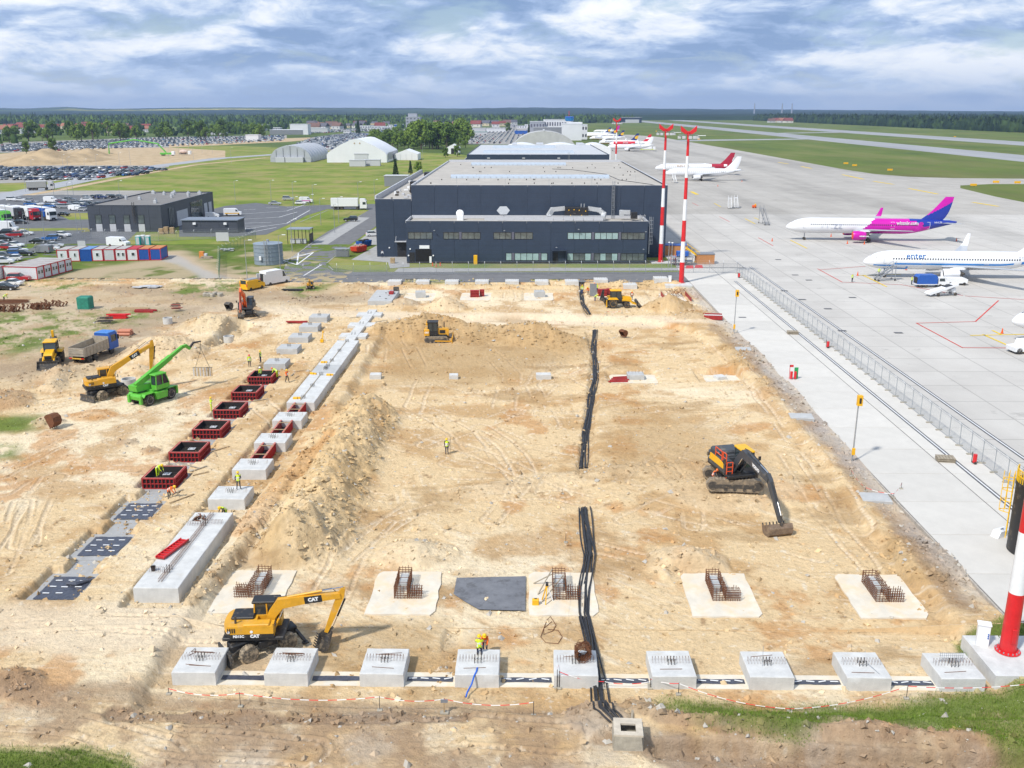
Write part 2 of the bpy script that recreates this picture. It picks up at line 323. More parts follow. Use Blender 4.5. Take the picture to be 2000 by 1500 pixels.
def height(x,y,full=False):
 x=np.asarray(x,float);y=np.asarray(y,float)
 wob=fbm(x,y,0.35,3,1)*0.9
 z=0.10*fbm(x,y,0.06,3,2)+0.045*fbm(x,y,0.5,4,3)
 pit=softpoly(x+wob*.5,y+wob*.6,PIT,1.3)
 far=softpoly(x,y+wob*.3,FARPIT,1.0)
 z=z-0.75*pit-0.45*far
 right=sm(-0.5,2.5,x-6.2+wob*.3)*sm(150,146,y)*sm(79,82,y+wob*.6)
 z=z+0.28*right*pit-0.30*sm(29.5,33.0,x)*sm(60,64,y)
 z=z+0.5*sm(16,30,x)*sm(75,95,y)*sm(175,150,y)
 zone={}
 for k,(cx,cy,rx,ry,h,ro,c)in enumerate(MOUNDS):
  w=(np.abs(x-cx)<rx*1.3)&(np.abs(y-cy)<ry*1.3)
  if not w.any():continue
  s=np.zeros_like(z);s[w]=_mound_shape(x[w],y[w],cx,cy,rx,ry,ro,k)if z.ndim else _mound_shape(x,y,cx,cy,rx,ry,ro,k)
  z=z+h*s;zone[c]=np.maximum(zone.get(c,0),sm(0.02,0.2,s));zone['lump']=np.maximum(zone.get('lump',0),ro*sm(0.02,0.3,s))
 for k,(pl,w,h,ro,c)in enumerate(RIDGES):
  d=segd(x,y,pl)/w+0.17*fbm(x,y,0.6,4,70+k)
  s=np.clip(1-d,0,1);s=s*s*(3-2*s)*(1+ro*0.4*fbm(x,y,0.9,4,80+k))
  z=z+h*s;zone[c]=np.maximum(zone.get(c,0),sm(0.03,0.25,s));zone['lump']=np.maximum(zone.get('lump',0),ro*sm(0.03,0.3,s))
 cut=np.zeros_like(z)
 for k,(pl,w,dep)in enumerate(TRENCH):
  d=segd(x,y,pl)+0.25*fbm(x,y,0.8,3,90+k)
  s=sm(w,w*0.55,d);z=z-dep*s;cut=np.maximum(cut,s)
 for x0,x1,y0,y1 in FLATS:
  zf=-.70 if y0<175 else-.30
  f=sm(x0-.5,x0+.1,x)*sm(x1+.5,x1-.1,x)*sm(y0-.5,y0+.1,y)*sm(y1+.5,y1-.1,y);z=z*(1-f)+zf*f
 e=0.14*fbm(x,y,0.8,3,20)
 ta=sm(2.25,1.85,np.abs(x-ROW_A-0.1)+e)*sm(61.6,62.2,y+e)*sm(131.5,130,y+e)
 ph=np.abs((y-YA[0])-7.15*np.round((y-YA[0])/7.15))
 neck=sm(1.35,1.05,np.abs(x-ROW_A-0.2)+e)
 ta=ta*np.maximum(sm(2.75,2.35,ph+e),neck)
 tb=0
 for x0,x1,y0,y1 in RB:
  tb=np.maximum(tb,sm(x0-.25,x0+.15,x+e)*sm(x1+.3,x1-.1,x+e)*sm(y0-.4,y0+.1,y+e)*sm(y1+.4,y1-.1,y))
 z=np.where(ta>0,z*(1-ta)-0.52*ta,z);z=np.where(tb>0,z*(1-tb)-0.55*tb,z)
 cut=np.maximum(cut,np.maximum(ta,tb)*0.8)
 rut=np.zeros_like(z);rim=np.zeros_like(z)
 for k,pl in enumerate(TRACKS):
  q0,q1=np.min(pl,0)-2,np.max(pl,0)+2;w=(x>q0[0])&(x<q1[0])&(y>q0[1])&(y<q1[1])
  if not w.any():continue
  xx,yy=x[w],y[w];d=segd(xx,yy,pl)+0.16*fbm(xx,yy,0.3,2,8);g=.85+.25*(k%3);on_=sm(.30,.62,vnoise(xx*.22+k*3.1,yy*.22))
  rut[w]=np.maximum(rut[w],sm(.26,.12,np.abs(d-g))*on_*(.7+.3*np.sin(segd(xx,yy,pl[:2])*12)));rim[w]=np.maximum(rim[w],sm(.44,.28,np.abs(d-g))*on_)
 loose=np.clip(zone.get('lump',0)*np.ones_like(z),0,1)
 th=fbm(x,y,.022,3,9)*2.4+fbm(x,y,.11,2,12)*.5
 gl=np.zeros_like(z);wt=np.zeros_like(z)
 for a_ in(-1.5,-.75,0.0,.75,1.5):
  ca,sa=math.cos(a_*.9),math.sin(a_*.9);u,v=x*ca+y*sa,y*ca-x*sa;w=np.clip(1-np.abs(th-a_)/.8,0,1)
  gl=gl+w*(.6*fbm(u*.16,v*1.25,1.0,4,6,.65)+.4*fbm(u*.5,v*3.4,1.0,3,13,.6));wt=wt+w
 gl=gl/np.maximum(wt,.25)*(1-loose*.8)
 clod=np.abs(fbm(x,y,1.5,4,11,.6));fine_=fbm(x,y,2.4,4,10,.65)
 z=z-0.12*rut*(1-cut)+.07*(rim-rut)*(1-cut)+0.06*gl*(1-cut)+fine_*(.022+.07*loose)+clod*(.22*loose+.03)-.03
 if full:return z,zone,pit,cut,rut,gl,loose,rim
 return z
def HZ(x,y):return float(height(np.array([x]),np.array([y]))[0])
SITE_Y0,SITE_Y1=38.0,195.3
def T(px,py,dz=0.0):
 """photo pixel -> point on the terrain (site) or on the flat ground"""
 p=G(px,py)
 if p.x>33.6 or not SITE_Y0<p.y<SITE_Y1 or px<-260:return Vector((p.x,p.y,dz))
 z=0
 for _ in range(4):
  p=G(px,py,z);z=HZ(p.x,p.y)
 return Vector((p.x,p.y,z+dz))
def on(x,y,dz=0.0):return Vector((x,y,HZ(x,y)+dz))
def grid_mesh(name,X,Y,Z,cols=None):
 ny,nx=X.shape
 me=bpy.data.meshes.new(name);n=nx*ny
 co=np.stack([X,Y,Z],-1).reshape(-1,3).astype(np.float32)
 i=np.arange(n).reshape(ny,nx)
 q=np.stack([i[:-1,:-1],i[:-1,1:],i[1:,1:],i[1:,:-1]],-1).reshape(-1)
 nf=len(q)//4
 me.vertices.add(n);me.vertices.foreach_set('co',co.ravel())
 me.loops.add(nf*4);me.loops.foreach_set('vertex_index',q.astype(np.int32))
 me.polygons.add(nf);me.polygons.foreach_set('loop_start',np.arange(0,nf*4,4,dtype=np.int32));me.polygons.foreach_set('loop_total',np.full(nf,4,np.int32))
 me.polygons.foreach_set('use_smooth',np.ones(nf,bool))
 me.update(calc_edges=True)
 if cols is not None:
  at=me.attributes.new('albedo','FLOAT_COLOR','POINT')
  c=np.ones((n,4),np.float32);c[:,:3]=cols.reshape(-1,3);at.data.foreach_set('color',c.ravel())
 return me
def lerp(c,col,f):return c*(1-f[...,None])+np.array(col)*f[...,None]
SOIL={'pale':(.68,.53,.34),'tan':(.45,.295,.14),'grey':(.35,.28,.20),'yel':(.57,.41,.215),'orange':(.50,.25,.085),'red':(.36,.17,.07),'brown':(.33,.225,.145)}
ny,nx=660,760
ys=np.array([G(1028,p)[1]for p in np.linspace(1600,543.5,ny)]);ys[-1]=SITE_Y1
t=np.linspace(0,1,nx)
xl=(np.array([G(-140,p)[0]for p in np.linspace(1600,543.5,ny)]));xr=np.where(ys>59.4,33.72,46.0)
X=xl[:,None]*(1-t)+xr[:,None]*t;Y=np.repeat(ys[:,None],nx,1)
Z,zone,pit,cut,rut,gl,loose,rim=height(X,Y,True)
c=np.ones(X.shape+(3,))*np.array((.69,.515,.30))
big=fbm(X,Y,.045,4,30);mid=fbm(X,Y,.22,5,31);fine=fbm(X,Y,2.2,5,32,.65)
c=lerp(c,(.80,.675,.475),sm(-.04,.42,big+.35*gl)*.8)
c=lerp(c,(.47,.285,.125),sm(.0,.36,mid+.35*gl)*.7)
c=lerp(c,(.50,.24,.08),sm(.20,.42,fbm(X,Y,.16,6,33,.6))*.62)
c=lerp(c,(.82,.71,.54),np.clip(rut*.5+sm(.12,.5,gl)*.55,0,1));c=lerp(c,(.42,.28,.15),(rim-rut)*.3)
c=lerp(c,(.47,.295,.15),sm(.10,.5,-gl)*.6)
c=lerp(c,(.30,.18,.09),sm(.42,.62,fbm(X,Y,.8,5,37,.62))*.7)
c=lerp(c,(.36,.25,.145),sm(.45,.6,fbm(X,Y,3.1,3,43))*.5)
c=lerp(c,(.80,.73,.60),sm(.48,.6,fbm(X,Y,2.6,3,44))*.5)
for pl,w in((PX((-140,600),(250,598),(520,604),(760,615),(1100,618),(1420,630)),4),(PX((-140,1225),(300,1225),(480,1250)),4.5),(PX((480,610),(420,560),(330,510)),2.5)):
 c=lerp(c,(.74,.61,.44),sm(w,w*.4,segd(X,Y,pl)+fbm(X,Y,.3,3,34))*.75)
for k in SOIL:
 if k in zone:c=lerp(c,SOIL[k],np.asarray(zone[k])*(.55+.35*mid))
c=lerp(c,(.44,.29,.14),softpoly(X+2*mid,Y+3*mid,PX((750,640),(1150,650),(1150,690),(930,740),(740,740)),9)*.75)
c=lerp(c,(.43,.28,.135),softpoly(X+2*mid,Y+3*mid,PX((1200,780),(1350,800),(1500,900),(1420,960),(1200,915)),7)*.55)
c=lerp(c,(.47,.32,.16),softpoly(X+2*mid,Y+2*mid,PX((640,1215),(860,1195),(860,1300),(600,1290)),3)*.65)
for pl,w,a in((PX((-140,1345),(250,1352),(560,1360),(900,1366),(1150,1385)),1.3,.55),(PX((225,1390),(520,1402),(900,1395)),1.0,.85),(PX((1280,1470),(1600,1488),(2100,1510)),2.2,.8),(PX((-140,730),(60,720),(170,700),(250,640),(330,612)),7,.6),(PX((440,570),(620,585),(760,580)),6,.45),(PX((1390,640),(1520,760),(1660,910),(1880,1180)),1.6,.6),(PX((200,560),(440,585)),5,.6)):
 c=lerp(c,(.28,.19,.125),sm(w,w*.3,segd(X,Y,pl)+fbm(X,Y,.4,4,35)*w*.8)*a)
c=lerp(c,(.24,.17,.11),cut*.35*sm(-.3,.5,fine))
c=lerp(c,(.46,.40,.33),softpoly(X+mid,Y+mid,[(-120,38),(50,38),(50,49),(-120,49)],4)*sm(-.3,.6,fbm(X,Y,.3,4,38))*.6)
c=lerp(c,(.39,.30,.20),softpoly(X+4*mid,Y+6*mid,PX((-200,770),(120,745),(260,680),(420,610),(700,590),(700,560),(-200,560)),14)*.62)
near=sm(52,49,Y+2*mid)*sm(-.15,.35,fbm(X,Y,.55,5,45,.62)+.3*mid);c=lerp(c,(.36,.245,.15),near*.75)
c=lerp(c,(.36,.225,.105),sm(.16,.40,fbm(X*.7,Y*1.5,.13,5,46,.6))*.55*pit)
c=lerp(c,(.45,.44,.43),sm(3.2,.4,33.7-X+1.3*fbm(X,Y,.35,4,39))*sm(61,64,Y)*.6)
gn=fbm(X,Y,.35,5,36)+.5*fine
gm=np.zeros_like(X)
for poly,w,th in((PX((-200,700),(60,690),(170,660),(330,610),(250,604),(100,608),(-200,612)),10,-.02),(PX((-200,850),(70,842),(82,815),(-200,806)),3,-.5),(PX((-200,905),(40,895),(20,872),(-200,870)),3,-.3),(PX((-200,1600),(330,1600),(250,1500),(130,1470),(-200,1452)),1.2,-.75),(PX((1290,1352),(1600,1360),(1880,1340),(2300,1310),(2300,1460),(1960,1475),(1800,1420),(1640,1400),(1560,1428),(1380,1400)),1.6,-.95),(PX((1868,1240),(2000,1185),(2200,1185),(2200,1265),(1880,1265)),.8,-.8),(PX((360,548),(480,548),(500,560),(420,580),(330,575)),6,-.1),(PX((590,585),(660,552),(560,560)),4,-.2),(PX((-260,592),(-260,545),(160,546),(180,560),(20,575)),4,0.1),(PX((1330,548),(1410,545),(1400,556),(1345,560)),3,-.3),(PX((690,546),(1135,546),(1135,550),(690,551)),1.5,-.2)):
 gm=np.maximum(gm,softpoly(X+mid,Y+1.5*mid,poly,w)*sm(th-.25,th+.35,gn))
gcol=np.array((.115,.175,.028))*(1+.45*fbm(X,Y,.8,4,41)[...,None])
gcol=lerp(gcol,(.26,.235,.09),sm(-.1,.6,fbm(X,Y,.25,4,42))*.6)
c=c*(1-gm[...,None]*.92)+gcol*gm[...,None]*.92
c=np.clip(c*(1+(.12+.2*loose)[...,None]*fine[...,None]),.02,.88)
def ground_mat(name='site_soil'):
 m=bpy.data.materials.new(name);m.use_nodes=True;nt=m.node_tree;b=nt.nodes['Principled BSDF']
 b.inputs['Roughness'].default_value=0.95;b.inputs['Specular IOR Level'].default_value=0.1
 a=N(nt,'ShaderNodeAttribute',attribute_name='albedo');t=N(nt,'ShaderNodeTexCoord')
 n1=N(nt,'ShaderNodeTexNoise',i_Scale=2.6,i_Detail=9.0,i_Roughness=0.72);nt.links.new(t.outputs['Object'],n1.inputs['Vector'])
 n2=N(nt,'ShaderNodeTexVoronoi',i_Scale=5.5);nt.links.new(t.outputs['Object'],n2.inputs['Vector'])
 col=MIX(nt,1.0,a.outputs['Color'],RAMP(nt,n1.outputs[0],[(.26,.68),(.42,.95),(.58,1.04),(.76,1.2)]),'MULTIPLY')
 sep=N(nt,'ShaderNodeSeparateColor');nt.links.new(n2.outputs['Color'],sep.inputs[0])
 peb=MA(nt,'MULTIPLY',MA(nt,'LESS_THAN',n2.outputs['Distance'],0.16),MA(nt,'GREATER_THAN',sep.outputs[0],0.86))
 col=MIX(nt,peb,col,MIX(nt,sep.outputs[1],(.22,.15,.09),(.62,.56,.47)))
 nt.links.new(col,b.inputs['Base Color'])
 bp=N(nt,'ShaderNodeBump',i_Strength=1.0,i_Distance=0.22);nt.links.new(n1.outputs[0],bp.inputs['Height'])
 nt.links.new(bp.outputs[0],b.inputs['Normal']);return m
M_SOIL=ground_mat()
me=grid_mesh('site_ground',X,Y,Z,c);me.materials.append(M_SOIL)
site=obj('site_ground',me,kind='structure')
GRASSMASK=(X,Y,Z,gm)
def HZ(x,y):
 j=np.interp(y,ys,np.arange(ny));j0=int(min(max(math.floor(j),0),ny-2));fj=j-j0;r=[]
 for k in(j0,j0+1):
  i=(x-xl[k])/(xr[k]-xl[k])*(nx-1);i0=int(min(max(math.floor(i),0),nx-2));fi=min(max(i-i0,0),1);r.append(Z[k,i0]*(1-fi)+Z[k,i0+1]*fi)
 return float(r[0]*(1-fj)+r[1]*fj)
 # ================================================================== the wider ground, apron, roads
def flat(name,pts,z,m,kind='structure',parent=None,tri=True):
 me=bpy.data.meshes.new(name);bm=bmesh.new()
 vs=[bm.verts.new((p[0],p[1],z))for p in pts];f=bm.faces.new(vs)
 f.normal_update()
 if f.normal.z<0:f.normal_flip()
 bmesh.ops.triangulate(bm,faces=[f]);bm.to_mesh(me);bm.free();me.materials.append(m)
 return obj(name,me,parent,kind=None if parent else kind)
def noisemat(name,stops,scale,detail=6,rough=0.95,bump=0.0,second=None,spec=0.15,extra=None,stretch=None):
 m=bpy.data.materials.new(name);m.use_nodes=True;nt=m.node_tree;b=nt.nodes['Principled BSDF']
 b.inputs['Roughness'].default_value=rough;b.inputs['Specular IOR Level'].default_value=spec
 t=N(nt,'ShaderNodeTexCoord');src=t.outputs['Object']
 if stretch:
  mp=N(nt,'ShaderNodeMapping');mp.inputs['Scale'].default_value=stretch;nt.links.new(src,mp.inputs[0]);src=mp.outputs[0]
 n1=N(nt,'ShaderNodeTexNoise',i_Scale=scale,i_Detail=float(detail),i_Roughness=0.62);nt.links.new(src,n1.inputs['Vector'])
 c=RAMP(nt,n1.outputs[0],stops)
 if second:
  n2=N(nt,'ShaderNodeTexNoise',i_Scale=second[0],i_Detail=7.0,i_Roughness=0.7);nt.links.new(t.outputs['Object'],n2.inputs['Vector'])
  c=MIX(nt,RAMP(nt,n2.outputs[0],[(second[1],0.0),(second[2],second[4])]),c,(*second[3],1))
 if extra:c=extra(nt,t,c)
 nt.links.new(c,b.inputs['Base Color'])
 if bump:
  bp=N(nt,'ShaderNodeBump',i_Strength=bump,i_Distance=0.2);nb=N(nt,'ShaderNodeTexNoise',i_Scale=3.0,i_Detail=6.0);nt.links.new(t.outputs['Object'],nb.inputs['Vector'])
  nt.links.new(nb.outputs[0],bp.inputs['Height']);nt.links.new(bp.outputs[0],b.inputs['Normal'])
 return m
G1,G2,G3=(.10,.145,.022),(.17,.225,.034),(.27,.28,.065)
M_FIELD=noisemat('farmland',[(.30,(.045,.075,.022)),(.48,(.09,.13,.03)),(.60,(.13,.17,.045)),(.72,(.22,.21,.08))],.0035,8)
M_GRASS=noisemat('meadow_grass',[(.3,G1),(.5,G2),(.68,G3)],.045,9,bump=.3,second=(.05,.46,.60,(.28,.25,.09),.9))
M_AIRGRASS=noisemat('airfield_grass',[(.3,(.075,.11,.024)),(.5,(.115,.155,.03)),(.7,(.18,.185,.06))],.02,9,second=(.006,.5,.66,(.15,.13,.055),.6),stretch=(1,.35,1))
M_ASPH=noisemat('asphalt',[(.3,(.14,.14,.145)),(.7,(.195,.195,.20))],.5,8,.9,second=(.15,.55,.75,(.20,.195,.19),.6))
M_ASPHNEW=noisemat('parking_asphalt',[(.3,(.115,.12,.13)),(.7,(.165,.17,.18))],.4,8,.9,second=(.1,.55,.75,(.16,.16,.16),.5))
M_PAVE=noisemat('paving_blocks',[(.3,(.30,.30,.30)),(.7,(.42,.415,.40))],.8,8,.9)
M_PALEROAD=noisemat('pale_road',[(.3,(.30,.31,.33)),(.7,(.40,.41,.43))],.2,8,.9)
M_DIRT=noisemat('bare_dirt',[(.3,(.33,.24,.14)),(.5,(.48,.36,.22)),(.7,(.56,.45,.31))],.15,9,bump=.4,second=(.3,.55,.7,(.12,.14,.04),.6))
M_LOT=noisemat('lot_dirt',[(.3,(.26,.25,.235)),(.7,(.38,.36,.33))],.1,8)
def joints(size,dark=.72,w=.05):
 def ex(nt,t,c):
  b=N(nt,'ShaderNodeTexBrick',offset=0.0);b.inputs['Scale'].default_value=1.0
  b.inputs['Brick Width'].default_value=size;b.inputs['Row Height'].default_value=size;b.inputs['Mortar Size'].default_value=w
  b.inputs['Color1'].default_value=(1,1,1,1);b.inputs['Color2'].default_value=(.93,.93,.93,1);b.inputs['Mortar'].default_value=(dark,)*3+(1,)
  nt.links.new(t.outputs['Object'],b.inputs['Vector']);c=MIX(nt,1.0,c,b.outputs['Color'],'MULTIPLY')
  mp=N(nt,'ShaderNodeMapping');mp.inputs['Scale'].default_value=(.055,.004,1);nt.links.new(t.outputs['Object'],mp.inputs[0])
  n=N(nt,'ShaderNodeTexNoise',i_Scale=1.0,i_Detail=5.0);nt.links.new(mp.outputs[0],n.inputs['Vector'])
  st=N(nt,'ShaderNodeTexNoise',i_Scale=.22,i_Detail=7.0,i_Roughness=.7);nt.links.new(t.outputs['Object'],st.inputs['Vector']);c=MIX(nt,1.0,c,RAMP(nt,st.outputs[0],[(.30,.72),(.40,1.0),(.68,1.0),(.78,1.1)]),'MULTIPLY')
  return MIX(nt,1.0,c,RAMP(nt,n.outputs[0],[(.34,.78),(.5,.96),(.6,1.0)]),'MULTIPLY')
 return ex
M_APRON=noisemat('apron_concrete',[(.3,(.49,.465,.43)),(.7,(.575,.55,.51))],.12,8,.85,extra=joints(7.0,.66,.08))
M_TAXI=noisemat('old_apron_concrete',[(.3,(.39,.365,.33)),(.7,(.475,.45,.41))],.08,8,.9,extra=joints(7.5,.8,.12))
M_RWY=noisemat('runway_asphalt',[(.3,(.28,.285,.295)),(.7,(.36,.365,.37))],.05,7,.9,stretch=(1,.08,1))
BIG=12500
gl_=G(-140,1600),G(-140,543.5)
def site_left(y):a,b=gl_;return a[0]+(b[0]-a[0])*(y-a[1])/(b[1]-a[1])
mb=MB()
for poly in([(-BIG,SITE_Y1),(BIG,SITE_Y1),(BIG,BIG),(-BIG,BIG)],[(-BIG,-400),(site_left(SITE_Y0),SITE_Y0-2.6),(site_left(SITE_Y1),SITE_Y1),(-BIG,SITE_Y1)],[(-BIG,-400),(BIG,-400),(46,SITE_Y0-2.6),(site_left(SITE_Y0),SITE_Y0-2.6)],[(46,SITE_Y0-2.6),(BIG,-400),(BIG,60),(46,60)],[(33.72,60),(BIG,60),(BIG,SITE_Y1),(33.72,SITE_Y1)]):
 mb.quad(*[(x,y,-.09)for x,y in poly])
mb.build('ground',M_FIELD,kind='structure')
flat('airfield_grass',[(34,55),(900,55),(900,4200),(150,4200),(60,1330),(34,1330)],-.06,M_AIRGRASS)
flat('meadow',[(-420,SITE_Y1),(40,SITE_Y1),(40,560),(-60,800),(-330,1000),(-420,700)],-.06,M_GRASS)
flat('near_verge',[(46.2,20),(200,20),(200,59.9),(46.2,59.9)],-.055,M_GRASS)
flat('apron',[(33.72,59.5),(190,59.5),(190,330),(33.72,330)],-.03,M_APRON)
arc=[(190,330),(192,400),(197,445),(204,461),(222,470),(345,471),(345,507),(262,507),(222,512),(203,522),(193,545),(190,580),(186,900),(176,1300),(150,1420),(88,1420),(84,960),(60,900),(34,700),(33.72,330)]
flat('old_apron',arc,-.032,M_TAXI)
flat('taxiway',[(340,-100),(391,-100),(391,3300),(340,3300)],-.028,M_RWY)
flat('runway',[(494,-100),(556,-100),(556,3600),(494,3600)],-.026,M_RWY)
flat('taxiway_link',[(176,1120),(345,1200),(345,1235),(176,1175)],-.024,M_RWY)
flat('taxiway_link',[(391,1500),(494,1560),(494,1600),(391,1545)],-.024,M_RWY)
apron_near=flat('apron_edge_bed',[(33.72,59.6),(49.4,59.6),(49.4,215),(33.72,215)],-.022,mat('joint_dark',(.16,.155,.15),.95))
slab_m=[mat('slab_concrete_%d'%i,tuple(v*k for v in(.57,.545,.50)),.85,var=.06,scale=.5,bump=.1,dirt=(.40,.39,.37),dirt_amt=.03)for i,k in enumerate((1.0,.95,1.04))]
sl=MB();sl.cbox((0,0,.0),(7.66,6.93,.04),b=.012);slme=[sl.mesh('slab')for _ in range(3)]
for me_,m_ in zip(slme,slab_m):me_.materials.append(m_)
for j in range(22):
 for i in range(2):
  obj('slab',slme[random.randrange(3)],apron_near,(37.62+i*7.78,63.2+j*7.0,random.uniform(-.004,.004)))
mb=MB();y=60.0
while y<193:
 L=random.uniform(2.5,6);mb.box(33.55,33.70,y,y+L-.05,-.9,random.uniform(-.02,.03));y+=L
mb.build('apron_edge',mat('apron_edge_conc',(.40,.36,.31),.9,var=.25,scale=2,bump=.4),kind='structure')
M_DRAIN=mat('drain_iron',(.10,.10,.105),.6,var=.2);M_LINEW=mat('line_white',(.72,.72,.72),.7,var=.1)
M_LINEY=mat('line_yellow',(.72,.50,.03),.7,var=.12);M_LINER=mat('line_red',(.60,.05,.035),.7,var=.12)
for x,y0,y1,zz in((43.3,62,197,.024),(50.7,60,216,-.012)):
 d=obj('drain_channel',None,None,(x,0,0));d['kind']='structure'
 MB().box(-.28,-.08,y0,y1,zz-.01,zz+.004).build('drain_grate',M_DRAIN,d)
 MB().box(-.08,.08,y0,y1,zz-.01,zz+.002).build('drain_kerb',M_LINEW,d)
 MB().box(.08,.26,y0,y1,zz-.01,zz+.004).build('drain_grate',M_DRAIN,d)
def stripe(name,pts,w,m,z=.0,closed=False):
 pts=[Vector((p[0],p[1],0))for p in pts];mb=MB()
 if closed:pts.append(pts[0])
 for k,(a,b)in enumerate(zip(pts[:-1],pts[1:])):
  s=(b-a).normalized().cross(Vector((0,0,1)))*w/2;e=(b-a).normalized()*w/2*(1 if len(pts)>2 else 0);zz=z+.0015*k
  mb.quad(*[tuple(q.xy)+(zz,)for q in(a-e+s,b+e+s,b+e-s,a-e-s)])
 o=mb.build(name,m,kind='structure');return o
def pxs(*p):return[G(*q)for q in p]
for p in([(1950,587),(1905,628),(1790,631),(1880,679),(2040,680)],[(1597,525),(1645,551),(1760,556),(1880,577)],[(1481,464),(1510,480)],[(1352,396),(1364,402)],[(1405,423),(1425,433)],[(2000,585),(1885,578)],[(1600,527),(1690,520)]):
 stripe('red_stand_line',pxs(*p),.22,M_LINER,.006)
for p in([(1920,653),(2040,706)],[(1895,655),(2040,652)],[(1938,645),(1955,653)],[(1685,537),(1732,560)],[(1675,538),(1760,536)],[(1544,469),(1576,485)],[(1455,427),(1475,437)],[(1473,425),(1482,429)],[(1395,397),(1408,404)]):
 stripe('yellow_guide_line',pxs(*p),.4,M_LINEY,.005)
for p in([(1775,368),(1832,379)],[(1645,341),(1687,350)],[(1706,354),(1745,360)],[(1900,395),(1950,403)],[(1520,317),(1540,320)],[(1565,325),(1585,329)],[(1350,374),(1362,380)]):
 stripe('yellow_guide_line',pxs(*p),1.6,M_LINEY,.005)
for p in((1520,507),(1553,537),(1580,547),(1532,568),(1567,585),(1665,581),(1617,603),(1450,620),(1645,646),(1755,650)):
 q=G(*p);MB().cbox((0,0,0),(1.3,.8,.03),b=.01).build('drain_cover',M_DRAIN,None,(q.x,q.y,.012),0,kind='structure')
flat('front_road',pxs((548,551),(1425,551),(1392,531),(700,531),(655,531),(640,524),(636,514),(648,503),(706,462),(742,436),(770,395),(740,399),(700,422),(640,452),(600,478),(556,520)),-.02,M_ASPH)
flat('car_lot',pxs((455,462),(520,458),(560,440),(600,420),(640,408),(735,410),(735,398),(640,400),(560,403),(500,396),(440,402),(350,425),(350,462)),-.022,M_ASPHNEW)
flat('truck_lot',pxs((-260,470),(60,470),(130,462),(180,445),(280,398),(250,384),(120,380),(-260,388)),-.022,M_ASPHNEW)
flat('car_park',pxs((-260,570),(60,560),(70,505),(240,478),(270,450),(180,452),(-260,474)),-.023,M_ASPHNEW)
flat('lot_verge',pxs((30,446),(172,445),(172,449),(30,452)),-.015,M_GRASS)
flat('lot_verge',pxs((110,417),(200,415),(190,428),(135,429)),-.015,M_GRASS)
flat('gravel_lot',pxs((-260,388),(250,384),(300,372),(100,372),(-260,380)),-.024,M_LOT)
flat('parking_bays',pxs((601,478),(700,424),(722,425),(660,464),(640,477),(610,478)),-.012,M_PAVE)
flat('parking_bays',pxs((700,470),(748,436),(748,470),(742,478),(690,478)),-.012,M_PAVE)
flat('paved_yard',pxs((686,507),(742,476),(800,505),(800,521),(760,524),(758,512)),-.010,M_PAVE)
flat('paved_yard',pxs((778,524),(842,522),(890,531),(770,531)),-.008,M_PAVE)
flat('pavement',pxs((842,524),(1320,521),(1326,528),(852,530.5)),-.006,M_PAVE)
flat('grass_island',pxs((640,512),(652,503),(684,507),(757,513),(762,523),(755,529),(680,527),(648,522)),-.004,M_GRASS)
flat('grass_island',pxs((868,516),(1075,516),(1075,523.5),(870,524)),-.003,M_GRASS)
flat('grass_island',pxs((1095,516),(1318,515),(1322,523),(1095,523)),-.003,M_GRASS)
flat('grass_island',pxs((586,432),(640,412),(680,408),(690,412),(676,420),(600,436)),-.003,M_GRASS)
for pts,w in(([(642,520),(650,527.5),(680,529.5),(757,530)],.25),([(638,514),(650,504),(688,480)],.25),([(552,516),(604,479),(660,446),(706,420)],.25),([(586,434),(640,411),(700,407)],.3)):
 stripe('kerb',pxs(*pts),w,M_PAVE,.05)
for p in([(592,539),(628,517)],[(570,502),(612,493),(580,517),(553,509),(612,493)],[(583,493),(580,517)]):
 stripe('white_road_line',pxs(*p),.35,M_LINEW,.004)
for p in([(470,418),(560,412),(600,398)],[(480,447),(560,436),(606,410)],[(478,436),(530,434)],[(476,442),(520,441)],[(478,428),(545,424),(580,414)],[(476,410),(500,409)],[(520,406),(545,405)],[(560,405),(600,402)],[(488,454),(540,444)],[(470,449),(500,446)]):
 stripe('white_road_line',pxs(*p),.3,M_LINEW,.004)
stripe('far_road',pxs((-120,408),(60,372),(170,350),(300,325),(430,309),(560,300)),13,M_PALEROAD,-.02)
stripe('far_road',pxs((150,349),(200,338),(150,330)),8,M_PALEROAD,-.018)
stripe('dirt_track',pxs((60,380),(120,370),(250,345),(380,322),(520,308)),5,M_DIRT,-.016)
flat('far_car_park',pxs((-200,364),(90,355),(200,344),(330,326),(330,322),(-200,323)),-.03,M_LOT)
flat('far_site',pxs((-60,323),(330,323),(440,308),(440,294),(330,288),(120,290),(-60,305)),-.028,M_DIRT)
flat('far_car_park',pxs((-200,300),(120,297),(250,291),(420,284),(560,276),(560,264),(300,268),(-200,286)),-.03,M_LOT)
flat('far_dirt_band',pxs((330,288),(560,277),(620,272),(620,268),(500,272),(330,282)),-.026,M_DIRT)
flat('far_car_park',pxs((555,291),(700,296),(740,284),(760,262),(690,258),(610,268)),-.03,M_LOT)
flat('far_car_park',pxs((905,282),(1100,282),(1100,262),(1020,248),(900,250),(880,262)),-.03,M_LOT)
